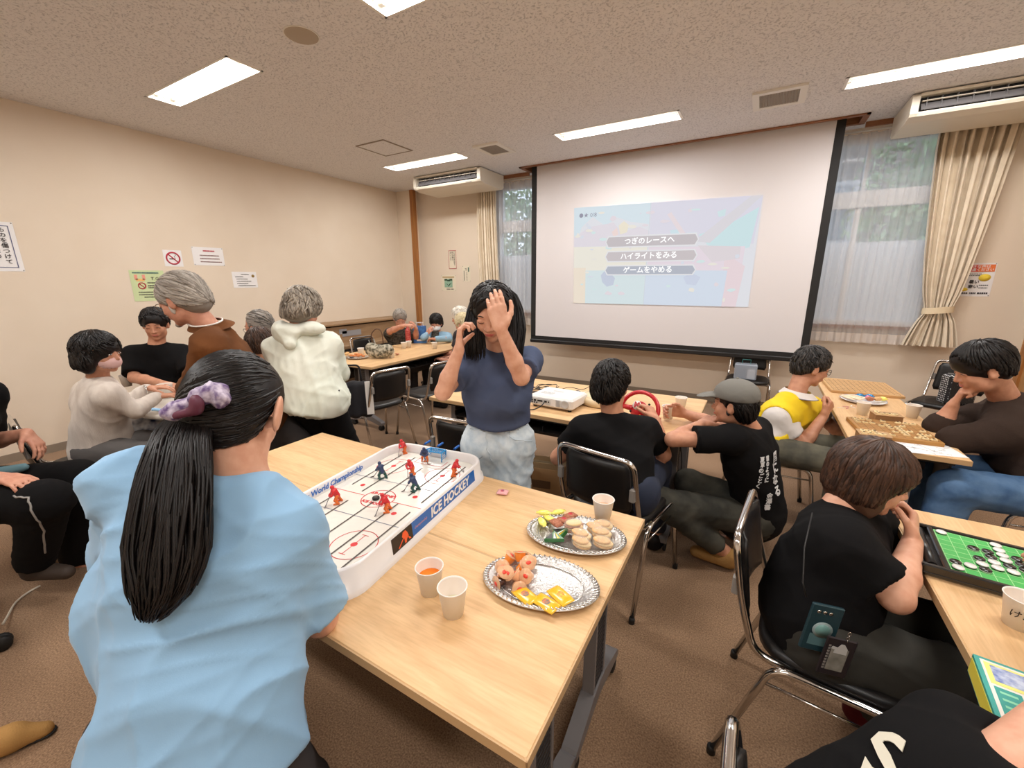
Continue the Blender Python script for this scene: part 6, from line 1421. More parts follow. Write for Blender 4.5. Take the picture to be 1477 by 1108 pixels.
rim=np.array(rim); rr_=outer_r(HPB,cc,rim.reshape(-1,3)).reshape(len(rim),10)
for D_,rd in zip(rim,rr_):
    if (np.abs(np.diff(rd))>.02).any() or (rd<.06).any(): continue
    if any(((cc+D_[j]*rd[j]-V3(0,.108,-.05))/V3(.078,.066,.10))@((cc+D_[j]*rd[j]-V3(0,.108,-.05))/V3(.078,.066,.10))<1.0 for j in (0,1,2)): continue
    b.tube([H+R@((cc+D_[j]*(rd[j]+.0008))*1.02) for j in range(10)],[.0029*(.35+math.sin(PI*min(1,.1+j/9*.8))) for j in range(10)],4)
stuff(b.build('hair_locks',h_blk,r))
b=MB(); N=420
wid=[.018,.052,.068,.076,.058,.016]
side=nz(V3(*(-0.846,0.318,1.098))-V3(*(-0.958,0.253,1.099))); dep=nz(np.cross(side,UP))
for i in range(N):
    a=g.uniform(0,2*PI); q=math.sqrt(g.uniform(0,1)); ox,oy=q*math.cos(a),q*math.sin(a); cut=g.uniform(.78,1.03) if g.uniform()<.7 else g.uniform(.60,.85); wv=g.uniform(0,6)
    pts=[];rs=[]
    for j in range(15):
        u=min(j/14*cut*5,4.999); k=min(int(u),4); t=u-k; p0=pon[max(k-1,0)];p1=pon[k];p2=pon[k+1];p3=pon[min(k+2,5)]
        p=.5*((2*p1)+(-p0+p2)*t+(2*p0-5*p1+4*p2-p3)*t*t+(-p0+3*p1-3*p2+p3)*t**3); w=wid[k]*(1-t)+wid[k+1]*t
        p=p+side*(ox*w+.006*math.sin(u*1.8+wv))+dep*(oy*w*.38); pts.append(p); rs.append(.0042*(1-.75*(j/14)**3)*(.5+.5*min(1,j/2)))
    b.tube(pts,rs,4)
stuff(b.build('ponytail',h_blk,r))
m_scr2=mat('lilac_print_scrunchie',(206,196,214),.7,noise=(70,(96,72,120),2)); m_scr3=mat('plum_satin',(96,44,66),.5)
b=MB(); ax1=nz(V3(*(-0.941,0.425,1.313))-V3(*(-0.998,0.346,1.282)))
sdf('scrunchie',[ell(V3(*(-0.894,0.377,1.323)),(.036,.020,.020),frame(np.cross(ax1,UP),nz(np.cross(ax1,np.cross(UP,ax1)))) ,k=.01),ell(V3(*(-0.941,0.344,1.297)),(.034,.018,.016),frame(np.cross(ax1,UP),nz(np.cross(ax1,np.cross(UP,ax1)))),k=.01),ell(V3(*(-0.875,0.388,1.313)),(.02,.016,.02),k=.006),ell(V3(*(-0.949,0.334,1.286)),(.022,.015,.014),k=.006)],m_scr2,r,h=.004,disp=folds(.008,70,ax1,4))
BLUE=r
sdf('scrunchie_knot',[ell(V3(*(-0.892,0.355,1.310)),(.014,.012,.018),k=.01),cone(V3(*(-0.935,0.330,1.285)),V3(*(-0.897,0.353,1.296)),.007,.010,k=.01)],m_scr3,r,h=.004)
finish(r)
# ---- 2 girl in the navy T-shirt, hand over her face
r,H,R=person('standing girl with long black hair in a navy T-shirt holding a hand over her face',(-1.03,1.66,0),m_sk,(-1.024,1.591,1.391),(.30,-.86,-.42),(-1.036,1.653,1.198),(-1.027,1.635,0.751),
  (-0.913,1.736,1.162),(-1.138,1.537,1.162),(-0.848,1.543,1.124),(-1.118,1.340,1.071),(-0.892,1.448,1.343),(-1.054,1.377,1.250),(-.96,1.63,.43),(-1.12,1.62,.43),(-.95,1.66,.08),(-1.13,1.66,.08),
  hs=1.03,b=.90,fwd=(.5,-.86,0),hipw=.085,h=.011,ff=.0042,fh=.004,face='down',lips=(196,108,96),
  handl=dict(d=(-0.913,1.436,1.478)-0 if False else (np.array((-0.926,1.457,1.469))-np.array((-0.892,1.448,1.343))),n=(-.62,.78,.05),curl=.24,thumb=.25,spread=-.012),
  handr=dict(d=(np.array((-1.070,1.414,1.349))-np.array((-1.054,1.377,1.250)))+V3(0,0,0),n=(.75,.55,.1),curl=.75,thumb=.8),
  top=dict(m=c_navy,g=.022,sleeve=.66,sr=(.062,.076),hem=((-1.024,1.626,0.877),(0,0,-1)),neck=1.0,h=.009,extra=[ell((-1.012,1.598,0.994),(.155,.12,.10),frame((.5,-.86,0)),k=.04)],disp=folds(.009,20,(1,.5,.25),8)),
  pants=dict(m=c_den,w=1.5,rise=.16,g=.016,len=.35,name='pale_denim_trousers',amp=.018,fs=34,fd=(1,.4,.5)),shoes=c_bsh)
tr=[c for c in r.children if c.name.startswith('pale_denim')][0]
bv=BVHTree.FromPolygons([v.co for v in tr.data.vertices],[tuple(p.vertices) for p in tr.data.polygons])
co,n_,_,_=bv.find_nearest(Vector((-1.012,1.494,0.892))); b=MB(); b.sphere(tuple(co+n_*.002),.009,10,6); b.build('waist_button',m_chr,r)
def on_cloth(pts,rad,nm):
    out=[]
    for i in range(len(pts)-1):
        for t in np.linspace(0,1,7): 
            co,n_,_,_=bv.find_nearest(Vector(lerp(pts[i],pts[i+1],t))); out.append(tuple(co+n_*.0005))
    b=MB(); b.tube(out,rad,5); b.build(nm,c_den,r)
on_cloth([(-1.128,1.507,0.857),(-1.010,1.495,0.872),(-0.924,1.568,0.870),(-0.881,1.686,0.866)],.003,'waist_seam')
on_cloth([(-0.914,1.551,0.871),(-0.895,1.562,0.824),(-0.871,1.668,0.785)],.0025,'pocket_seam')
on_cloth([(-1.004,1.487,0.875),(-0.995,1.492,0.774),(-0.979,1.513,0.693)],.0025,'fly_seam')
on_cloth([(-1.053,1.470,0.905),(-1.053,1.470,0.872)],.005,'belt_loop')
on_cloth([(-0.933,1.540,0.905),(-0.933,1.540,0.871)],.005,'belt_loop')
on_cloth([(-0.882,1.604,0.897),(-0.882,1.604,0.863)],.005,'belt_loop')
cap_hair(r,H,R,1.03,h_blk,face_cut=((-.006,.108,-.022),(.062,.066,.100)),extra=[ell((0,-.045,-.04),(.088,.062,.10),k=.03)],n=300,ears=False,rad=(.089,.105,.094),crown=(0,.15,.98),th1=2.2,front=.80,disp=folds(.002,90,R@V3(1,0,.2),3),h=.006,swirl=0,wob=.03,lift=0)
def curtain(r,name,tops,ends,rad,n,m,seed,side,th=.45,r0=.004):
    """long hanging hair: tops/ends are path points; strands spread by rad along each point"""
    g=np.random.default_rng(seed); b=MB(); K=len(tops); tops=[np.array(p,float) for p in tops]
    for i in range(n):
        a=g.uniform(0,2*PI); q=math.sqrt(g.uniform(0,1)); ox,oy=q*math.cos(a),q*math.sin(a); c=g.uniform(.88,1.0); pts=[];rs=[];wv=g.uniform(0,6); M_=(K-1)*4+1
        for j in range(M_):
            u=j/(M_-1)*c*(K-1); k=min(int(u),K-2); t=u-k; p=tops[k]*(1-t)+tops[k+1]*t; w=rad[k]*(1-t)+rad[k+1]*t
            fb=nz(np.cross(side,UP)); pts.append(p+side*(ox*w+.003*math.sin(u*2+wv))+fb*oy*w*th); rs.append(r0*(1-.7*(j/(M_-1))**3))
        b.tube(pts,rs,4)
    return stuff(b.build(name,m,r))
sd=nz(V3(.86,.5,0))
curtain(r,'hair_curtain',[(-1.054,1.608,1.508),(-1.081,1.569,1.466),(-1.088,1.548,1.404),(-1.083,1.522,1.308),(-1.063,1.499,1.188)],0,[.006,.022,.034,.050,.050],230,h_blk,5,sd)
curtain(r,'hair_curtain',[(-1.011,1.656,1.514),(-0.968,1.670,1.468),(-0.950,1.669,1.400),(-0.928,1.635,1.311),(-0.914,1.574,1.170)],0,[.006,.022,.034,.048,.042],230,h_blk,6,sd)
curtain(r,'hair_curtain',[(-1.059,1.686,1.501),(-1.066,1.705,1.388),(-1.090,1.738,1.146)],0,[.06,.095,.11],160,h_blk,7,sd)
finish(r)
# ---- 3 boy in black T-shirt at the wheel
r,H,R=person('boy in a black T-shirt seated with his back to us at the red steering wheel',(-.50,1.95,0),m_sk2,(-0.593,2.026,1.015),(.10,.98,-.12),(-0.570,2.016,0.852),(-.49,1.90,.54),
  (-0.690,1.912,0.796),(-0.430,2.144,0.761),(-0.818,1.884,0.627),(-0.349,2.248,0.605),(-0.702,2.252,0.676),(-0.418,2.324,0.770),(-.66,2.28,.50),(-.38,2.32,.50),(-.66,2.26,.08),(-.36,2.3,.08),
  hs=.98,b=1.02,fwd=(.2,.98,0),h=.012,ff=.0065,
  handr=dict(d=np.array((-0.482,2.368,0.847))-np.array((-0.418,2.324,0.770)),n=(-.8,.4,.2),curl=.85),handl=dict(d=(.25,.6,.6),n=(.8,.3,-.3),curl=.85),
  top=dict(m=c_blk,g=.024,sleeve=.66,sr=(.062,.072),hem=((-.49,1.90,.47),(0,0,-1)),belly=1.0),pants=dict(m=mat('navy_trousers',(34,42,62),.85)),shoes=c_bsh)
cap_hair(r,H,R,.98,h_blk,n=620,seed=4,lift=.06,r0=.0045,rad=(.090,.106,.096),th1=2.3,front=1.1,length=(.35,.6),extra=[ell((0,-.062,-.025),(.076,.052,.070),k=.03)],wob=.3)
finish(r)
# ---- 4 squatting man in cap
r,H,R=person('man squatting in a grey cap and black T-shirt with white back print, holding a cup',(.08,2.40,0),m_sk2,(-0.049,2.423,0.892),(-.98,.16,-.06),(0.048,2.479,0.739),(0.137,2.507,0.259),
  (-0.035,2.280,0.743),(0.081,2.660,0.695),(-0.299,2.162,0.733),(-0.142,2.646,0.695),(-0.190,2.410,0.759),(-0.307,2.573,0.758),(-0.336,2.094,0.408),(-0.227,2.377,0.417),(0.003,2.291,0.102),(0.089,2.595,0.023),
  hs=1.0,b=1.0,fwd=(-.97,.2,0),h=.012,ff=.0055,fh=.005,face='open',jaw=1.05,
  handr=dict(d=np.array((-0.382,2.541,0.773))-np.array((-0.307,2.573,0.758)),n=(-.35,-.93,0),curl=.62,thumb=.6),handl=dict(d=(.5,.8,.25),n=(0,.2,-1),curl=.3),toes=((-1,.05,0),(-1,.2,0)),
  top=dict(m=c_blk,g=.026,sleeve=.62,sr=(.064,.078),hem=((0.162,2.499,0.132),(.25,0,-1)),h=.010),pants=dict(m=c_chr,w=1.08,len=.88),shoes=c_tan)
cap_hair(r,H,R,1.0,h_blk,n=160,seed=8,rad=(.080,.098,.080),crown=(0,-.2,-.98),c=(0,-.018,.03),extra=[ell((0,-.06,-.03),(.074,.052,.066),k=.03),ell((-.072,.004,-.014),(.012,.014,.034),k=.01),ell((.072,.004,-.014),(.012,.014,.034),k=.01)],th1=1.4,front=.2,lift=.03)
m_cap=mat('grey_twill_cap',(118,116,110),.85,bump=(300,.3,2,.002))
cp=sdf('cap',xf([ell((0,-.012,.052),(.094,.112,.086),k=.01,cuts=[((0,0,.034),(0,.10,-1))]),cone((-.045,.090,.044),(.045,.090,.044),.012,k=.02,flat=(V3(0,0,1),.5)),ell((0,.125,.040),(.070,.062,.009),frame((0,1,-.18)),k=.014)],H,R,1.0),m_cap,r,h=.005,disp=folds(.002,60,(0,0,1),3))
b=MB(); b.sphere(H+R@V3(0,-.012,.139),.008,10,6); b.build('cap_button',m_cap,cp)
finish(r); CAPMAN=r
cup(((-0.389,2.561,0.718)[0],(-0.389,2.561,0.718)[1],(-0.389,2.561,0.718)[2]) if False else (-0.392,2.559,0.714),'white paper cup held out by the man in the grey cap')

# cap man's back print
rp_=mat('white_print',(222,222,222),.7)
from mathutils.bvhtree import BVHTree
def print_on(root,part,items,C,up,nrm,m,name='back_print'):
    """lettering laid on a garment: each character is set where a line along -nrm meets the cloth. items=(text,x,z,size,rot)"""
    me=part.data; bvh=BVHTree.FromPolygons([v.co for v in me.vertices],[tuple(p.vertices) for p in me.polygons])
    n=nz(nrm); ez=nz(np.array(up,float)-np.dot(up,n)*n); ex=np.cross(ez,n)
    for s_,x,z,sz,rot in items:
        for k,c_ in enumerate(s_):
            o=np.array(C,float)+ex*(x+.08*sz*math.sin(k*2.3))+ez*(z-k*sz*.95)+n*.5
            hit,hn,_,_=bvh.ray_cast(Vector(o),Vector(-n))
            if hit is None: continue
            hn=nz(hn); z2=nz(ez-np.dot(ez,hn)*hn); x2=np.cross(z2,hn); p=np.array(hit)+hn*.0035
            M=Matrix(((x2[0],z2[0],hn[0],p[0]),(x2[1],z2[1],hn[1],p[1]),(x2[2],z2[2],hn[2],p[2]),(0,0,0,1)))
            o2=text(name,c_,m,M@Matrix.Rotation(rot,4,'Z'),sz,root,bold=sz*.025,ext=.0008); o2.matrix_parent_inverse=Matrix.Translation(root.location).inverted()
def part_of(root,nm): return [c for c in root.children if c.name.startswith(nm)][0]
print_on(CAPMAN,part_of(CAPMAN,'shirt'),[('風になる',.035,.09,.062,.1),('雲のように',-.045,.10,.030,.05),('夏草のごとく',-.085,.10,.030,0),('金澤書',-.02,-.10,.034,0)],(0.151,2.400,0.542),(0,0,1),(.62,-.75,.15),rp_)
# ---- 5 man in the yellow vest
r,H,R=person('man with black glasses in a yellow vest over a white polo shirt, hand at chin',(.14,3.02,0),m_sk2,(0.344,3.229,0.984),(.93,.30,-.28),(0.280,3.168,0.796),(.12,3.0,.50),
  (0.404,3.425,0.671),(0.190,2.966,0.708),(0.534,3.524,0.542),(0.339,2.994,0.521),(0.624,3.391,0.490),(0.435,3.096,0.710),(.56,3.14,.50),(.54,2.88,.50),(.58,3.14,.09),(.52,2.86,.09),
  hs=1.02,b=1.0,fwd=(1,.15,0),h=.012,ff=.006,fh=.006,face='smile',brow=(26,22,20),
  handr=dict(d=(.35,.35,.8),n=(-.6,.5,.3),curl=1.15),handl=dict(d=(.8,-.5,-.3),n=(-.1,.2,-1),curl=.5),
  top=dict(m=c_wpo,g=.022,sleeve=.62,sr=(.062,.072),hem=((.12,3.0,.46),(0,0,-1)),name='polo_shirt'),pants=dict(m=c_oli,w=1.15),shoes=c_bsh)
cap_hair(r,H,R,1.02,h_salt if False else hairmat('hair_black_greying',(14,12,12),(70,66,64)),n=420,seed=31,lift=.07,rad=(.086,.106,.094),length=(.4,.7),wob=.3,th1=2.25,front=1.0)
glasses(r,H,R,1.02,m_blk,.019,.0016)
fr=frame((1,.15,0)); nb_=np.array((0.280,3.168,0.796)); pc_=np.array((.12,3.0,.50))
TP=torso_prims(nb_,pc_,np.array((0.404,3.425,0.671)),np.array((0.190,2.966,0.708)),pc_+fr[:,0]*-.085,pc_+fr[:,0]*.085,1.0,.030)
TP=[dict(p,cuts=[((.12,3.0,.47),(0,0,-1))]) for p in TP]
TP+=[ell(np.array((0.176,2.923,0.691))+V3(0,-.01,-.01),(.085,.07,.095),k=.01,sub=True),ell(np.array((0.421,3.481,0.638)),(.085,.07,.095),k=.01,sub=True),ell(nb_+V3(.04,0,.06),(.08,.075,.07),k=.01,sub=True)]
sdf('vest',TP,c_yel,r,h=.010,disp=folds(.009,22,(.3,.3,1),4))
# shirt collar
b=MB(); cpts=[nb_+frame((1,.15,0))@V3(.072*math.sin(a),.075*math.cos(a)+.01,.045+.012*math.cos(a)*-1) for a in np.linspace(.35,2*PI-.35,24)]
vs=[tuple(p) for p in cpts]+[tuple(p+(p-nb_)*V3(.45,.45,0)-UP*.035) for p in cpts]; b.add(vs,[(i,i+1,24+i+1,24+i) for i in range(23)],True); o=b.build('shirt_collar',c_wpo,r)
b=MB(); b.tube([tuple(p+(p-nb_)*V3(.47,.47,0)-UP*.036) for p in cpts],.003,5); b.build('collar_piping',mat('grey_piping',(120,116,122),.6),o)
finish(r)
# ---- 6 man in dark brown sweater
r,H,R=person('man in a dark brown sweater and jeans, fist at his mouth over the shogi board',(1.36,2.98,0),m_sk2,(1.061,3.101,1.070),(-.93,-.10,-.42),(1.213,3.178,0.890),(1.36,2.96,.50),
  (1.135,2.925,0.770),(1.328,3.452,0.785),(0.965,2.895,0.726),(0.971,3.130,0.729),(1.011,3.107,0.711),(0.995,3.121,0.849),(.95,2.74,.52),(.98,3.04,.52),(.92,2.72,.09),(.95,3.06,.09),
  hs=1.10,b=1.10,fwd=(-1,-.05,0),h=.012,ff=.006,fh=.005,face='smile',jaw=1.1,
  handr=dict(d=(.20,-.05,.9),n=(.9,-.25,-.2),curl=1.0,thumb=.7),handl=dict(d=(-.2,.9,.1),n=(0,0,-1),curl=.4),
  top=dict(m=c_brs,g=.036,long=.12,sr=(.078,.072),hem=((1.36,2.96,.44),(0,0,-1)),belly=1.1,name='sweater',disp=folds(.012,20,(.3,.1,1),6)),pants=dict(m=c_jean,w=1.25),shoes=c_bsh)
cap_hair(r,H,R,1.10,h_blk,n=420,seed=33,lift=.03,rad=(.092,.112,.100),face_cut=((0,.112,-.060),(.082,.060,.086)),th1=2.3,front=1.15,length=(.7,1.1),crown=(0,-.15,.98),wob=.12)
finish(r)
# ---- 7 child with bobbed hair
r,H,R=person('child with brown bobbed hair in a black shirt leaning on the disc game table',(.28,1.42,0),m_sk,(0.377,1.629,0.914),(.95,.06,-.20),(0.301,1.562,0.798),(.26,1.42,.51),
  (0.431,1.799,0.684),(0.297,1.398,0.771),(0.582,1.933,0.540),(0.420,1.359,0.687),(0.554,1.894,0.636),(0.502,1.609,0.737),(.66,1.58,.47),(.66,1.36,.47),(.62,1.60,.09),(.50,1.62,.09),
  hs=.98,b=1.02,fwd=(.97,.2,0),h=.011,ff=.005,fh=.0045,face='down',
  handr=dict(d=(.05,.55,.75),n=(-.75,.45,.1),curl=1.0,thumb=.6),handl=dict(d=(.1,-.3,.9),n=(-.7,-.3,.2),curl=1.0),
  top=dict(m=c_blk,g=.028,sleeve=.72,sr=(.068,.084),hem=((.26,1.42,.44),(0,0,-1)),belly=1.0,h=.009,disp=folds(.012,20,(.5,.2,1),9)),pants=dict(m=c_oli if False else mat('dark_olive_trousers',(50,48,42),.9),w=1.35),shoes=c_maro)
cap_hair(r,H,R,.98,h_dbr,rad=(.098,.116,.108),c=(0,-.010,.028),face_cut=((0,.150,-.045),(.150,.134,.084)),ears=False,n=700,seed=12,lift=.0,crown=(0,-.05,1),th1=2.3,front=1.30,length=(.9,1.5),wob=.06,swirl=0,
  extra=[ell((0,-.03,-.05),(.094,.084,.075),k=.03),ell((-.074,-.012,-.05),(.026,.048,.07),k=.02),ell((.074,-.012,-.05),(.026,.048,.07),k=.02)],r0=.0042)
# phone case and pass holder hung from a cord
m_cord=m_cab
b=MB(); b.tube([(0.215,1.420,0.852),(0.192,1.290,0.805),(0.192,1.221,0.741),(0.204,1.211,0.706)],.0022,5); b.build('neck_cord',m_cord,r)
finish(r)
def hang_card(name,label,cat,c,ex,ez,w,h_,th,m):
    t=thing(name,label,cat,c); n=nz(np.cross(ez,ex)); M=Matrix(((ex[0],n[0],ez[0],0),(ex[1],n[1],ez[1],0),(ex[2],n[2],ez[2],0),(0,0,0,1)))
    b=MB(); b.box((-w/2,-th/2,-h_/2),(w/2,th/2,h_/2),M,bev=.003); b.build('body',m,t); return t,M
ex=nz(V3(*(0.281,1.238,0.657))-V3(*(0.215,1.217,0.684))); ex=nz(V3(ex[0],ex[1],-.10)); ez=nz(UP-np.dot(UP,ex)*ex)
t,M=hang_card('phone','dark teal phone case with a pale round ring hanging on the seated child','phone',(0.247,1.213,0.627),ex,ez,.076,.146,.010,mat('teal_phone_case',(34,62,70),.35))
sg=-1
b=MB(); b.lathe([(.020,0),(.024,.002),(.024,.003),(.0,.003)],28,M@Matrix.Translation((-.0,-.0055,.000))@Matrix.Rotation(PI/2,4,'X')); b.build('ring',mat('pale_ring',(150,168,170),.4),t)
b=MB(); b.lathe([(0,.0035),(.018,.0035),(.018,.004),(0,.004)],24,M@Matrix.Translation((0,-.0055,0))@Matrix.Rotation(PI/2,4,'X')); b.build('ring_centre',mat('mint_centre',(124,168,164),.3),t)
b=MB(); b.box((-.024,-.0065,-.052),(.024,-.005,-.018),M); b.build('card_pocket',mat('pocket_film',(90,124,128),.3),t)
for k in range(3):
    b=MB(); b.lathe([(0,0),(.005,0),(.005,.002),(0,.002)],10,M@Matrix.Translation((-.02+.014*k,-.005,.052))@Matrix.Rotation(PI/2,4,'X')); b.build('camera_lens',m_chr,t)
t,M=hang_card('pass_holder','black framed clear pass holder with a keyring chain beside the teal phone','card holder',(0.288,1.202,0.563),ex,ez,.072,.120,.006,mat('holder_frame',(40,34,38),.4))
b=MB(); b.box((-.020,-.0045,-.040),(.020,-.003,.030),M); b.build('card',mat('grey_card',(150,146,136),.5,noise=(40,(120,118,108),2)),t)
b=MB(); b.prism([(-.014,.016),(.016,.016),(.015,.034),(.006,.046),(-.002,.046),(-.008,.034),(-.020,.036),(-.022,.028),(-.012,.026)],-.0055,-.0045,M@Matrix(((1,0,0,0),(0,0,1,0),(0,1,0,0),(0,0,0,1)))); b.build('pale_figure_print',mat('pale_print',(200,198,194),.6),t)
for k in range(9):
    b=MB(); b.box((-.0275,-.0042,-.040+k*.009),(-.0225,-.003,-.035+k*.009),M); b.build('printed_letter',m_tab,t)
b=MB()
for k in range(4): b.tube([tuple(M@Vector((.010+.004*math.cos(a)*(1 if k%2 else .3),.004*math.cos(a)*(0 if k%2 else 1),.056+k*.0075+.005*math.sin(a)))) for a in np.linspace(0,2*PI,11)[:-1]],.0009,4,closed=True)
b.build('keyring_chain',m_chr,t)
# ---- 8 child at the bottom right
r,H,R=person('child in a black T-shirt with white back lettering, cut off at the bottom right corner',(.24,.70,0),m_sk,(0.637,1.017,0.869),(.92,.3,-.25),(0.426,0.825,0.745),(.20,.68,.50),
  (0.407,0.930,0.706),(0.435,0.761,0.735),(.62,.90,.73),(.60,.62,.73),(.80,.98,.73),(.78,.70,.73),(.58,.80,.46),(.56,.62,.46),(.60,.80,.09),(.58,.60,.09),
  hs=.95,b=.86,fwd=(.96,.25,0),h=.009,ff=.006,fh=.006,
  top=dict(m=c_blk,g=.022,sleeve=.42,sr=(.060,.070),hem=((.20,.68,.44),(0,0,-1)),h=.008),pants=dict(m=c_dgr),shoes=c_bsh)
cap_hair(r,H,R,.95,h_blk,n=200,seed=15,lift=.08)
finish(r); KID=r
print_on(KID,part_of(KID,'shirt'),[('S',-.015,.0,.12,.5),('o',.03,-.05,.08,.3)],(0.265,0.755,0.776),(.3,.3,1),(-.45,-.25,.85),mat('cream_print',(214,208,190),.7))
# ---- 9 opponent at the disc game, only the fingertips are in the frame
r,H,R=person('player reaching for the green board from beyond the right edge, fingertips only',(1.30,1.70,0),m_sk2,(1.12,1.68,1.06),(-.95,0,-.3),(1.22,1.68,.90),(1.32,1.70,.50),
  (1.18,1.52,.84),(1.18,1.84,.84),(1.03,1.50,.74),(1.04,1.78,.80),(1.0,1.66,.73),(.865,1.63,.815),(.98,1.60,.47),(.98,1.80,.47),(.96,1.60,.09),(.96,1.80,.09),
  hs=.95,b=.85,fwd=(-1,0,0),h=.013,ff=.009,fh=.006,
  handr=dict(d=np.array((.725,1.598,.80))-np.array((.865,1.63,.815)),n=(0,0,-1),curl=.25),
  top=dict(m=c_dgr if False else mat('green_shirt',(70,96,84),.85),g=.022,sleeve=.6),pants=dict(m=c_jean),shoes=c_bsh)
cap_hair(r,H,R,.95,h_blk,n=120,seed=16); finish(r)
# ================= left group
# ---- 10 woman in white cardigan
r,H,R=person('woman with wavy black hair and a pink mask in a sheer white cardigan, seated left',(-3.50,.86,0),m_sk2,(-3.409,0.913,1.116),(.83,.52,-.08),(-3.455,0.886,0.948),(-3.50,.86,.52),
  (-3.748,0.901,0.831),(-3.287,0.868,0.873),(-3.638,1.057,0.740),(-3.240,0.965,0.767),(-3.608,1.167,0.817),(-3.366,1.122,0.800),(-3.22,1.12,.50),(-3.08,1.0,.50),(-3.2,1.15,.09),(-3.05,1.03,.09),
  hs=1.0,b=1.0,fwd=(.8,.6,0),h=.013,ff=.007,fh=.006,face='open',
  handl=dict(d=(.6,.75,.02),n=(0,0,-1),curl=.3),handr=dict(d=(.5,.8,0),n=(0,0,-1),curl=.4),
  top=dict(m=c_car,g=.034,long=.92,sr=(.064,.055),hem=((-3.50,.86,.36),(0,0,-1)),name='cardigan',extra=[cone((-3.50,.86,.55),(-3.52,.85,.33),.13,.16,k=.06)],disp=folds(.011,22,(.8,.5,.1),4)),pants=dict(m=mat('grey_slacks',(96,92,90),.85)),shoes=c_bsh)
cap_hair(r,H,R,1.0,h_blk,rad=(.105,.120,.112),c=(0,-.025,.028),face_cut=((0,.122,-.060),(.070,.066,.090)),ears=False,n=420,seed=18,lift=.06,crown=(0,-.1,1),th1=2.35,front=1.1,length=(.6,.9),wob=.5,
  extra=[ell((0,-.055,-.05),(.102,.080,.075),k=.03),ell((-.085,-.01,-.05),(.03,.05,.06),k=.02),ell((.085,-.01,-.05),(.03,.05,.06),k=.02)],disp=folds(.012,45,(0,0,1),2))
face_mask(r,H,R,1.0,mat('pink_mask',(226,186,182),.8)); 
b=MB(); w=np.array((-3.592,1.142,0.815)); b.tube([tuple(w+V3(.028*math.cos(a),0,.028*math.sin(a))) for a in np.linspace(0,2*PI,17)[:-1]],.004,6,closed=True); b.build('wristband',m_chr,r)
sdf('blouse',[cone((-3.494,0.956,0.636),(-3.468,1.040,0.673),.085,.075,k=.03),cone((-3.471,0.992,0.600),(-3.444,1.124,0.593),.07,.05,k=.03)],mat('navy_floral_cloth',(40,54,92),.8,noise=(16,(220,220,220),2)),r,h=.012,disp=folds(.012,26,(1,0,1),2))
finish(r)
# ---- 11 man in black T-shirt, smiling, behind the round table
r,H,R=person('young man in a black T-shirt smiling down at the round table by the wall',(-4.24,1.50,0),m_sk2,(-4.203,1.493,1.202),(.80,-.52,-.30),(-4.250,1.489,1.024),(-4.27,1.55,.52),
  (-4.202,1.632,0.943),(-4.401,1.377,0.953),(-4.018,1.600,0.787),(-4.251,1.303,0.792),(-3.724,1.447,0.794),(-3.789,1.328,0.785),(-3.92,1.62,.5),(-3.98,1.30,.5),(-3.8,1.6,.09),(-3.85,1.3,.09),
  hs=1.02,b=1.08,fwd=(.9,-.4,0),h=.014,ff=.0065,fh=.0065,face='smile',
  handl=dict(d=(.9,.0,-.1),n=(0,0,-1),curl=.4),handr=dict(d=(.9,.3,-.1),n=(0,0,-1),curl=.4),
  top=dict(m=c_blk,g=.026,sleeve=.86,sr=(.066,.078),hem=((-4.27,1.55,.46),(0,0,-1))),pants=dict(m=c_dgr),shoes=c_bsh)
cap_hair(r,H,R,1.02,h_blk,n=420,seed=19,lift=.08,rad=(.088,.105,.094),face_cut=((0,.112,-.040),(.070,.062,.096)),length=(.4,.7),front=1.05,wob=.3); finish(r)
# ---- 12 old man in brown jacket
r,H,R=person('grey haired old man with glasses in a brown corduroy jacket bending over, standing',(-2.58,1.30,0),m_sk3,(-2.697,1.094,1.435),(-.80,-.48,-.34),(-2.625,1.183,1.265),(-2.573,1.328,0.734),
  (-2.491,1.098,1.207),(-2.774,1.281,1.205),(-2.678,1.083,1.012),(-2.958,1.267,0.966),(-3.166,1.192,0.866),(-3.279,1.277,0.853),(-2.62,1.42,.46),(-2.45,1.55,.46),(-2.50,1.35,.09),(-2.35,1.50,.09),
  hs=1.10,b=1.05,fwd=(-.86,-.5,0),h=.013,ff=.0055,fh=.006,face='down',brow=(60,52,46),nose=1.15,
  handl=dict(d=(-.7,.4,-.3),n=(0,0,-1),curl=.4),handr=dict(d=(-.8,.2,-.3),n=(0,0,-1),curl=.4),
  top=dict(m=c_brj,g=.034,long=.92,sr=(.074,.062),hem=((-2.573,1.328,0.621),(0,0,-1)),name='jacket'),pants=dict(m=c_dgr),shoes=c_bsh)
cap_hair(r,H,R,1.10,h_gry,n=520,seed=20,lift=.05,rad=(.088,.110,.094),c=(0,-.024,.040),face_cut=((0,.100,-.040),(.080,.062,.112)),crown=(0,.75,.66),th1=3.1,front=.15,length=(.8,1.3),r0=.004,wob=.1,swirl=0,
  extra=[ell((0,-.075,-.02),(.076,.056,.068),k=.03)])
glasses(r,H,R,1.10,mat('gold_wire',(120,96,60),.3,.8),.020,.0012)
sdf('beard',xf([ell((0,.072,-.098),(.018,.016,.014),k=.01),ell((0,.094,-.044),(.022,.006,.006),k=.006),ell((-.066,.014,-.03),(.008,.012,.03),k=.01),ell((.066,.014,-.03),(.008,.012,.03),k=.01)],H,R,1.10),hairmat('beard_grey',(150,140,130),(190,182,172),.6),r,h=.005)
nb_=np.array((-2.625,1.183,1.265)); hd=nz(H-nb_); fr=frame((-.86,-.5,0),hd)
b=MB(); cp_=[nb_+hd*.030+fr@V3(.078*math.sin(a),.080*math.cos(a),.028) for a in np.linspace(.3,2*PI-.3,24)]
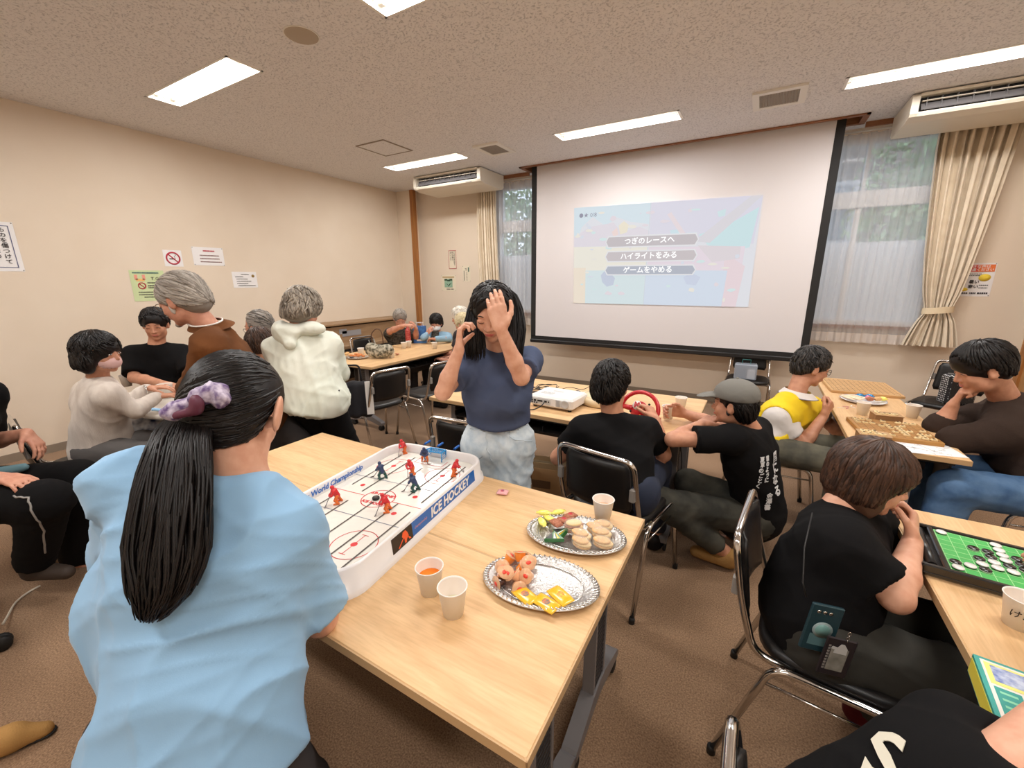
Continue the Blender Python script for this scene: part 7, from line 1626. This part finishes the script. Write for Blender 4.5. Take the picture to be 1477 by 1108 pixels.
vs=[tuple(p) for p in cp_]+[tuple(p+(p-nb_)*.42-hd*.055) for p in cp_]+[tuple(p+(p-nb_)*.06) for p in cp_]
b.add(vs,[(i,i+1,24+i+1,24+i) for i in range(23)]+[(48+i,48+i+1,i+1,i) for i in range(23)],True); o=b.build('jacket_collar',c_brj,r)
b=MB(); b.tube([tuple(p+hd*.002) for p in cp_],.0045,5); b.build('white_undershirt_edge',m_pcup,o)
finish(r)
# ---- 13 balding man behind, 14 dark haired person in front of him
def simple_seated(label,px,H,f,skin,hairspec,top,b=.95,hs=1.0,face=None,toward=None,hand=None,**kw):
    """seated person from the head down: body hangs under the head on a chair height seat"""
    H=np.array(H,float); f=np.array(f,float); fw=nz(V3(f[0],f[1],0)); rt=nz(np.cross(fw,UP)); nb=H-fw*.03-UP*.155*hs; pc=V3(nb[0]-fw[0]*.06,nb[1]-fw[1]*.06,.52)
    sl,sr=nb-rt*.155*b-UP*.05,nb+rt*.155*b-UP*.05
    if hand is None: hand={}
    el=hand.get('el',sl-UP*.24+fw*.08); er=hand.get('er',sr-UP*.24+fw*.08); wl=hand.get('wl',el+fw*.20+rt*.06+UP*.02); wr=hand.get('wr',er+fw*.20-rt*.06+UP*.02)
    r,H2,R=person(label,(pc[0],pc[1],0),skin,H,f,nb,pc,sl,sr,el,er,wl,wr,pc-rt*.1+fw*.38-UP*.03,pc+rt*.1+fw*.38-UP*.03,V3(*(pc-rt*.1+fw*.36)[:2],.09),V3(*(pc+rt*.1+fw*.36)[:2],.09),hs=hs,b=b,fwd=fw,h=.014,ff=.007,fh=.0075,face=face,top=dict(dict(g=.024,hem=((0,0,pc[2]-.06),(0,0,-1))),**top),pants=dict(m=c_dgr),shoes=c_bsh,handl=hand.get('hl'),handr=hand.get('hr'),**kw)
    cap_hair(r,H2,R,hs,**hairspec); return r,H2,R
r,H,R=simple_seated('balding man with short greying hair behind the dark haired head',0,(-3.324,1.829,1.192),(-.86,-.40,-.25),m_sk3,dict(m=h_salt,face_cut=((0,.080,-.0),(.088,.085,.125)),n=200,seed=41,crown=(0,.8,.6),th1=3.1,front=.1,length=(.5,.9),r0=.0038,rad=(.080,.100,.086)),dict(m=mat('grey_shirt',(110,108,104),.85)),face='open',hs=1.04); glasses(r,H,R,1.04,m_blk,.018); finish(r)
r,H,R=simple_seated('person with dark brown hair in front of the balding man, crown only visible',0,(-3.027,1.655,1.085),(-.7,.6,-.4),m_sk2,dict(m=h_dbr,n=400,seed=42,rad=(.092,.108,.098),lift=.03),dict(m=mat('beige_shirt',(180,160,140),.85))); finish(r)
# ---- 15 woman in the hooded jacket
r,H,R=person('standing woman with grey hair in an off-white hooded jacket, back to the viewer',(-2.42,1.62,0),m_sk3,(-2.429,1.620,1.363),(-.30,.80,-.50),(-2.451,1.584,1.194),(-2.378,1.580,0.823),
  (-2.533,1.490,1.122),(-2.359,1.707,1.136),(-2.709,1.596,0.905),(-2.368,1.794,0.927),(-2.734,1.767,0.842),(-2.569,1.920,0.855),(-2.50,1.72,.43),(-2.34,1.76,.43),(-2.50,1.62,.09),(-2.34,1.66,.09),
  hs=1.0,b=1.0,fwd=(-.45,.9,0),h=.012,ff=.008,fh=.0075,hipw=.085,
  top=dict(m=c_wj,g=.042,long=.95,sr=(.074,.062),hem=((-2.327,1.564,0.752),(-.1,-.1,-1)),name='hooded_jacket',extra=[cone((-2.426,1.506,0.977),(-2.351,1.526,0.781),.13,.155,k=.08),cone((-2.415,1.605,0.959),(-2.328,1.609,0.786),.12,.14,k=.08)],disp=folds(.020,22,(.9,.5,.3),14)),
  pants=dict(m=c_blk,w=1.25),shoes=c_bsh)
sdf('hood',[ell((-2.422,1.485,1.236),(.085,.05,.060),frame((-.45,.9,0)),k=.03),ell((-2.359,1.591,1.254),(.105,.06,.045),frame((-.45,.9,0)),k=.03),cone((-2.486,1.494,1.257),(-2.373,1.468,1.175),.05,.035,k=.03),ell((-2.435,1.616,1.299),(.075,.07,.045),k=.01,sub=True)],c_wj,r,h=.008,disp=folds(.008,35,(1,0,1),3))
b=MB(); p=np.array((-2.182,1.624,0.865)); b.box(tuple(p-V3(.004,.004,.016)),tuple(p+V3(.004,.004,.016))); b.build('small_label',m_blk,r)
cap_hair(r,H,R,1.0,hairmat('hair_grey_brown',(98,88,78),(166,156,142),.5),n=520,seed=23,rad=(.102,.116,.108),c=(0,-.02,.030),lift=.10,length=(.4,.8),wob=.5,th1=2.3,ears=False,extra=[ell((0,-.06,-.04),(.092,.066,.070),k=.03)],disp=folds(.008,60,(0,0,1),2),r0=.0045); finish(r)
# ---- 16..19 people at the far table
def ap(u,v,d): return None
r,H,R=simple_seated('woman with short grey hair in a dark patterned shirt opening the red bottle',0,(-4.183,4.186,1.037),(.70,-.58,-.35),m_sk3,dict(m=h_gry,n=220,seed=51,rad=(.088,.106,.096),lift=.04),dict(m=c_dot,sleeve=.75),face='down',b=1.0,
  hand=dict(er=np.array((-4.150,3.951,0.894)),wr=np.array((-3.938,3.982,0.974)),hr=dict(d=(.8,.3,.1),n=(0,.3,-1),curl=.6),el=np.array((-4.029,4.310,0.787)),wl=np.array((-3.953,4.238,0.912)),hl=dict(d=(.2,-.5,.5),n=(-.6,0,-.5),curl=.5))); glasses(r,H,R,1.0,m_leg,.018)
finish(r)
r,H,R=simple_seated('woman with black hair and white face mask in a pale blue cardigan',0,(-3.913,4.609,0.957),(.42,-.88,-.22),m_sk3,dict(m=h_blk,n=220,seed=52,rad=(.094,.108,.098),face_cut=((0,.118,-.06),(.064,.062,.088)),lift=.03,extra=[ell((0,-.05,-.03),(.090,.06,.07),k=.02)],ears=False),dict(m=c_lbl,long=.9,sr=(.06,.05)),face='down',b=.95,
  hand=dict(er=np.array((-3.904,4.325,0.783)),wr=np.array((-3.875,4.365,0.828)),hr=dict(d=(.5,.1,.6),s=.85,n=(.2,.7,0),curl=.5),el=np.array((-3.633,4.540,0.766)),wl=np.array((-3.713,4.343,0.774)),hl=dict(d=(-.9,.1,0),n=(0,0,-1),curl=.4))); face_mask(r,H,R,1.06,m_paper)
sdf('scarf',[cone(H+V3(0,-.03,-.13),H+V3(.02,-.10,-.28),.05,.04,k=.02),cone(H+V3(.03,-.04,-.14),H+V3(.08,-.11,-.26),.035,.03,k=.02)],c_dot,r,h=.01); finish(r)
r,H,R=simple_seated('person with white curly hair just left of the navy girl, further of two',0,(-3.226,4.256,1.087),(-.80,-.30,-.2),m_sk3,dict(m=h_wht,n=220,seed=53,rad=(.094,.110,.100),lift=.1,wob=.5,length=(.3,.6)),dict(m=mat('dark_top',(50,46,50),.85)),face='open'); finish(r)
r,H,R=simple_seated('person with cream white hair just left of the navy girl, nearer of two',0,(-2.980,3.994,1.035),(-.92,-.10,-.2),m_sk3,dict(m=h_blo,n=220,seed=54,rad=(.094,.110,.100),lift=.1,wob=.5,length=(.3,.6)),dict(m=mat('dark_top',(0,0,0))),face='open'); finish(r)
# ---- 20 person in black at the left edge, head out of frame
r,H,R=person('person in black with side striped trousers at the left edge, head out of frame',(-3.30,.22,0),m_sk3,(-3.10,.30,1.22),(.80,.60,-.2),(-3.18,.26,1.04),(-3.30,.20,.53),
  (-3.30,.42,.98),(-3.10,.14,.96),(-3.418,0.387,0.716),(-2.979,0.237,0.692),(-3.169,0.497,0.784),(-2.837,0.343,0.681),(-2.938,0.585,0.551),(-2.702,0.421,0.570),(-3.122,0.536,0.028),(-2.923,0.362,0.199),
  hs=1.0,b=1.05,fwd=(.85,.5,0),h=.013,ff=.009,fh=.006,
  handl=dict(d=np.array((-3.085,0.522,0.704))-np.array((-3.169,0.497,0.784)),n=(.2,-.3,-1),curl=.35),handr=dict(d=(.9,.3,-.1),n=(0,0,-1),curl=.3),
  top=dict(m=c_blk,g=.026,sleeve=.9,sr=(.066,.076),hem=((-3.3,.2,.54),(0,0,-1))),pants=dict(m=c_blk,w=1.35,len=.97),shoes=mat('dark_brown_shoe',(58,46,38),.7))
def lay_on(root,part,pts,off,rad,m,name):
    """a thin piping laid along a garment: points moved to the nearest cloth"""
    me=part.data; bvh=BVHTree.FromPolygons([v.co for v in me.vertices],[tuple(p.vertices) for p in me.polygons]); out=[]
    P_=[np.array(p,float) for p in pts]
    for i in range(len(P_)-1):
        for t in np.linspace(0,1,8)[:-1 if i<len(P_)-2 else None]:
            co,n_,_,_=bvh.find_nearest(Vector(P_[i]*(1-t)+P_[i+1]*t)); out.append(tuple(co+n_*off))
    b=MB(); b.tube(out,rad,6); return b.build(name,m,root)
lay_on(r,part_of(r,'trousers'),[(-2.697,0.285,0.671),(-2.605,0.339,0.657),(-2.615,0.356,0.550),(-2.642,0.375,0.417),(-2.699,0.376,0.243)],.001,.004,mat('reflective_grey',(150,146,142),.5),'trouser_stripe')
sdf('blue_underhem',[cone((-3.092,0.345,0.639),(-3.036,0.435,0.651),.03,.02,k=.02)],mat('teal_cloth',(96,128,136),.85),r,h=.009)
cap_hair(r,H,R,1.0,h_blk,n=100,seed=61); finish(r)
# ---- tan shoe of a person beyond the left bottom corner
t=thing('shoe','tan woven slip-on shoe on the carpet at the lower left photo edge','shoe',(-2.027,0.059,0.000)); c0=V3(*(-2.027,0.059,0.000)); dd=nz(V3(*(-1.975,0.158,0.000))-V3(*(-2.031,0.056,0.000))); L0=np.zeros(3)
sdf('upper',[cone(-dd*.13+UP*.045,dd*.03+UP*.04,.045,.042,k=.02,cuts=[((0,0,.012),(0,0,-1))]),cone(dd*.03+UP*.035,dd*.105+UP*.022,.042,.026,k=.02,cuts=[((0,0,.012),(0,0,-1))]),ell(-dd*.10+UP*.085,(.04,.04,.05),k=.008,sub=True)],c_tan,t,h=.006)
sdf('sole',[cone(-dd*.13+UP*.008,dd*.11+UP*.008,.044,.026,k=.01,flat=(UP,.3))],m_rub,t,h=.005)
# cups and bowl on the round table
cup((-4.438,1.304,0.700),'white paper cup on the round table behind the cardigan woman arm',s=1.15)
cup((-3.713,1.297,0.700),'large white paper cup on the round table at the blue girl head',s=1.3)

def seam(root,pts,m,rad=.0022): lay_on(root,part_of(root,'shirt'),pts,.0004,rad,m,'seam')
seam(BLUE,[(-0.828,0.444,1.098),(-0.785,0.469,1.052),(-0.752,0.488,0.993)],c_blue)
seam(BLUE,[(-0.752,0.488,0.993),(-0.762,0.459,0.947),(-0.781,0.426,0.894),(-0.802,0.413,0.842)],c_blue)
seam(BLUE,[(-0.866,0.376,1.130),(-0.829,0.398,1.135),(-0.815,0.429,1.118)],c_blue,.005)
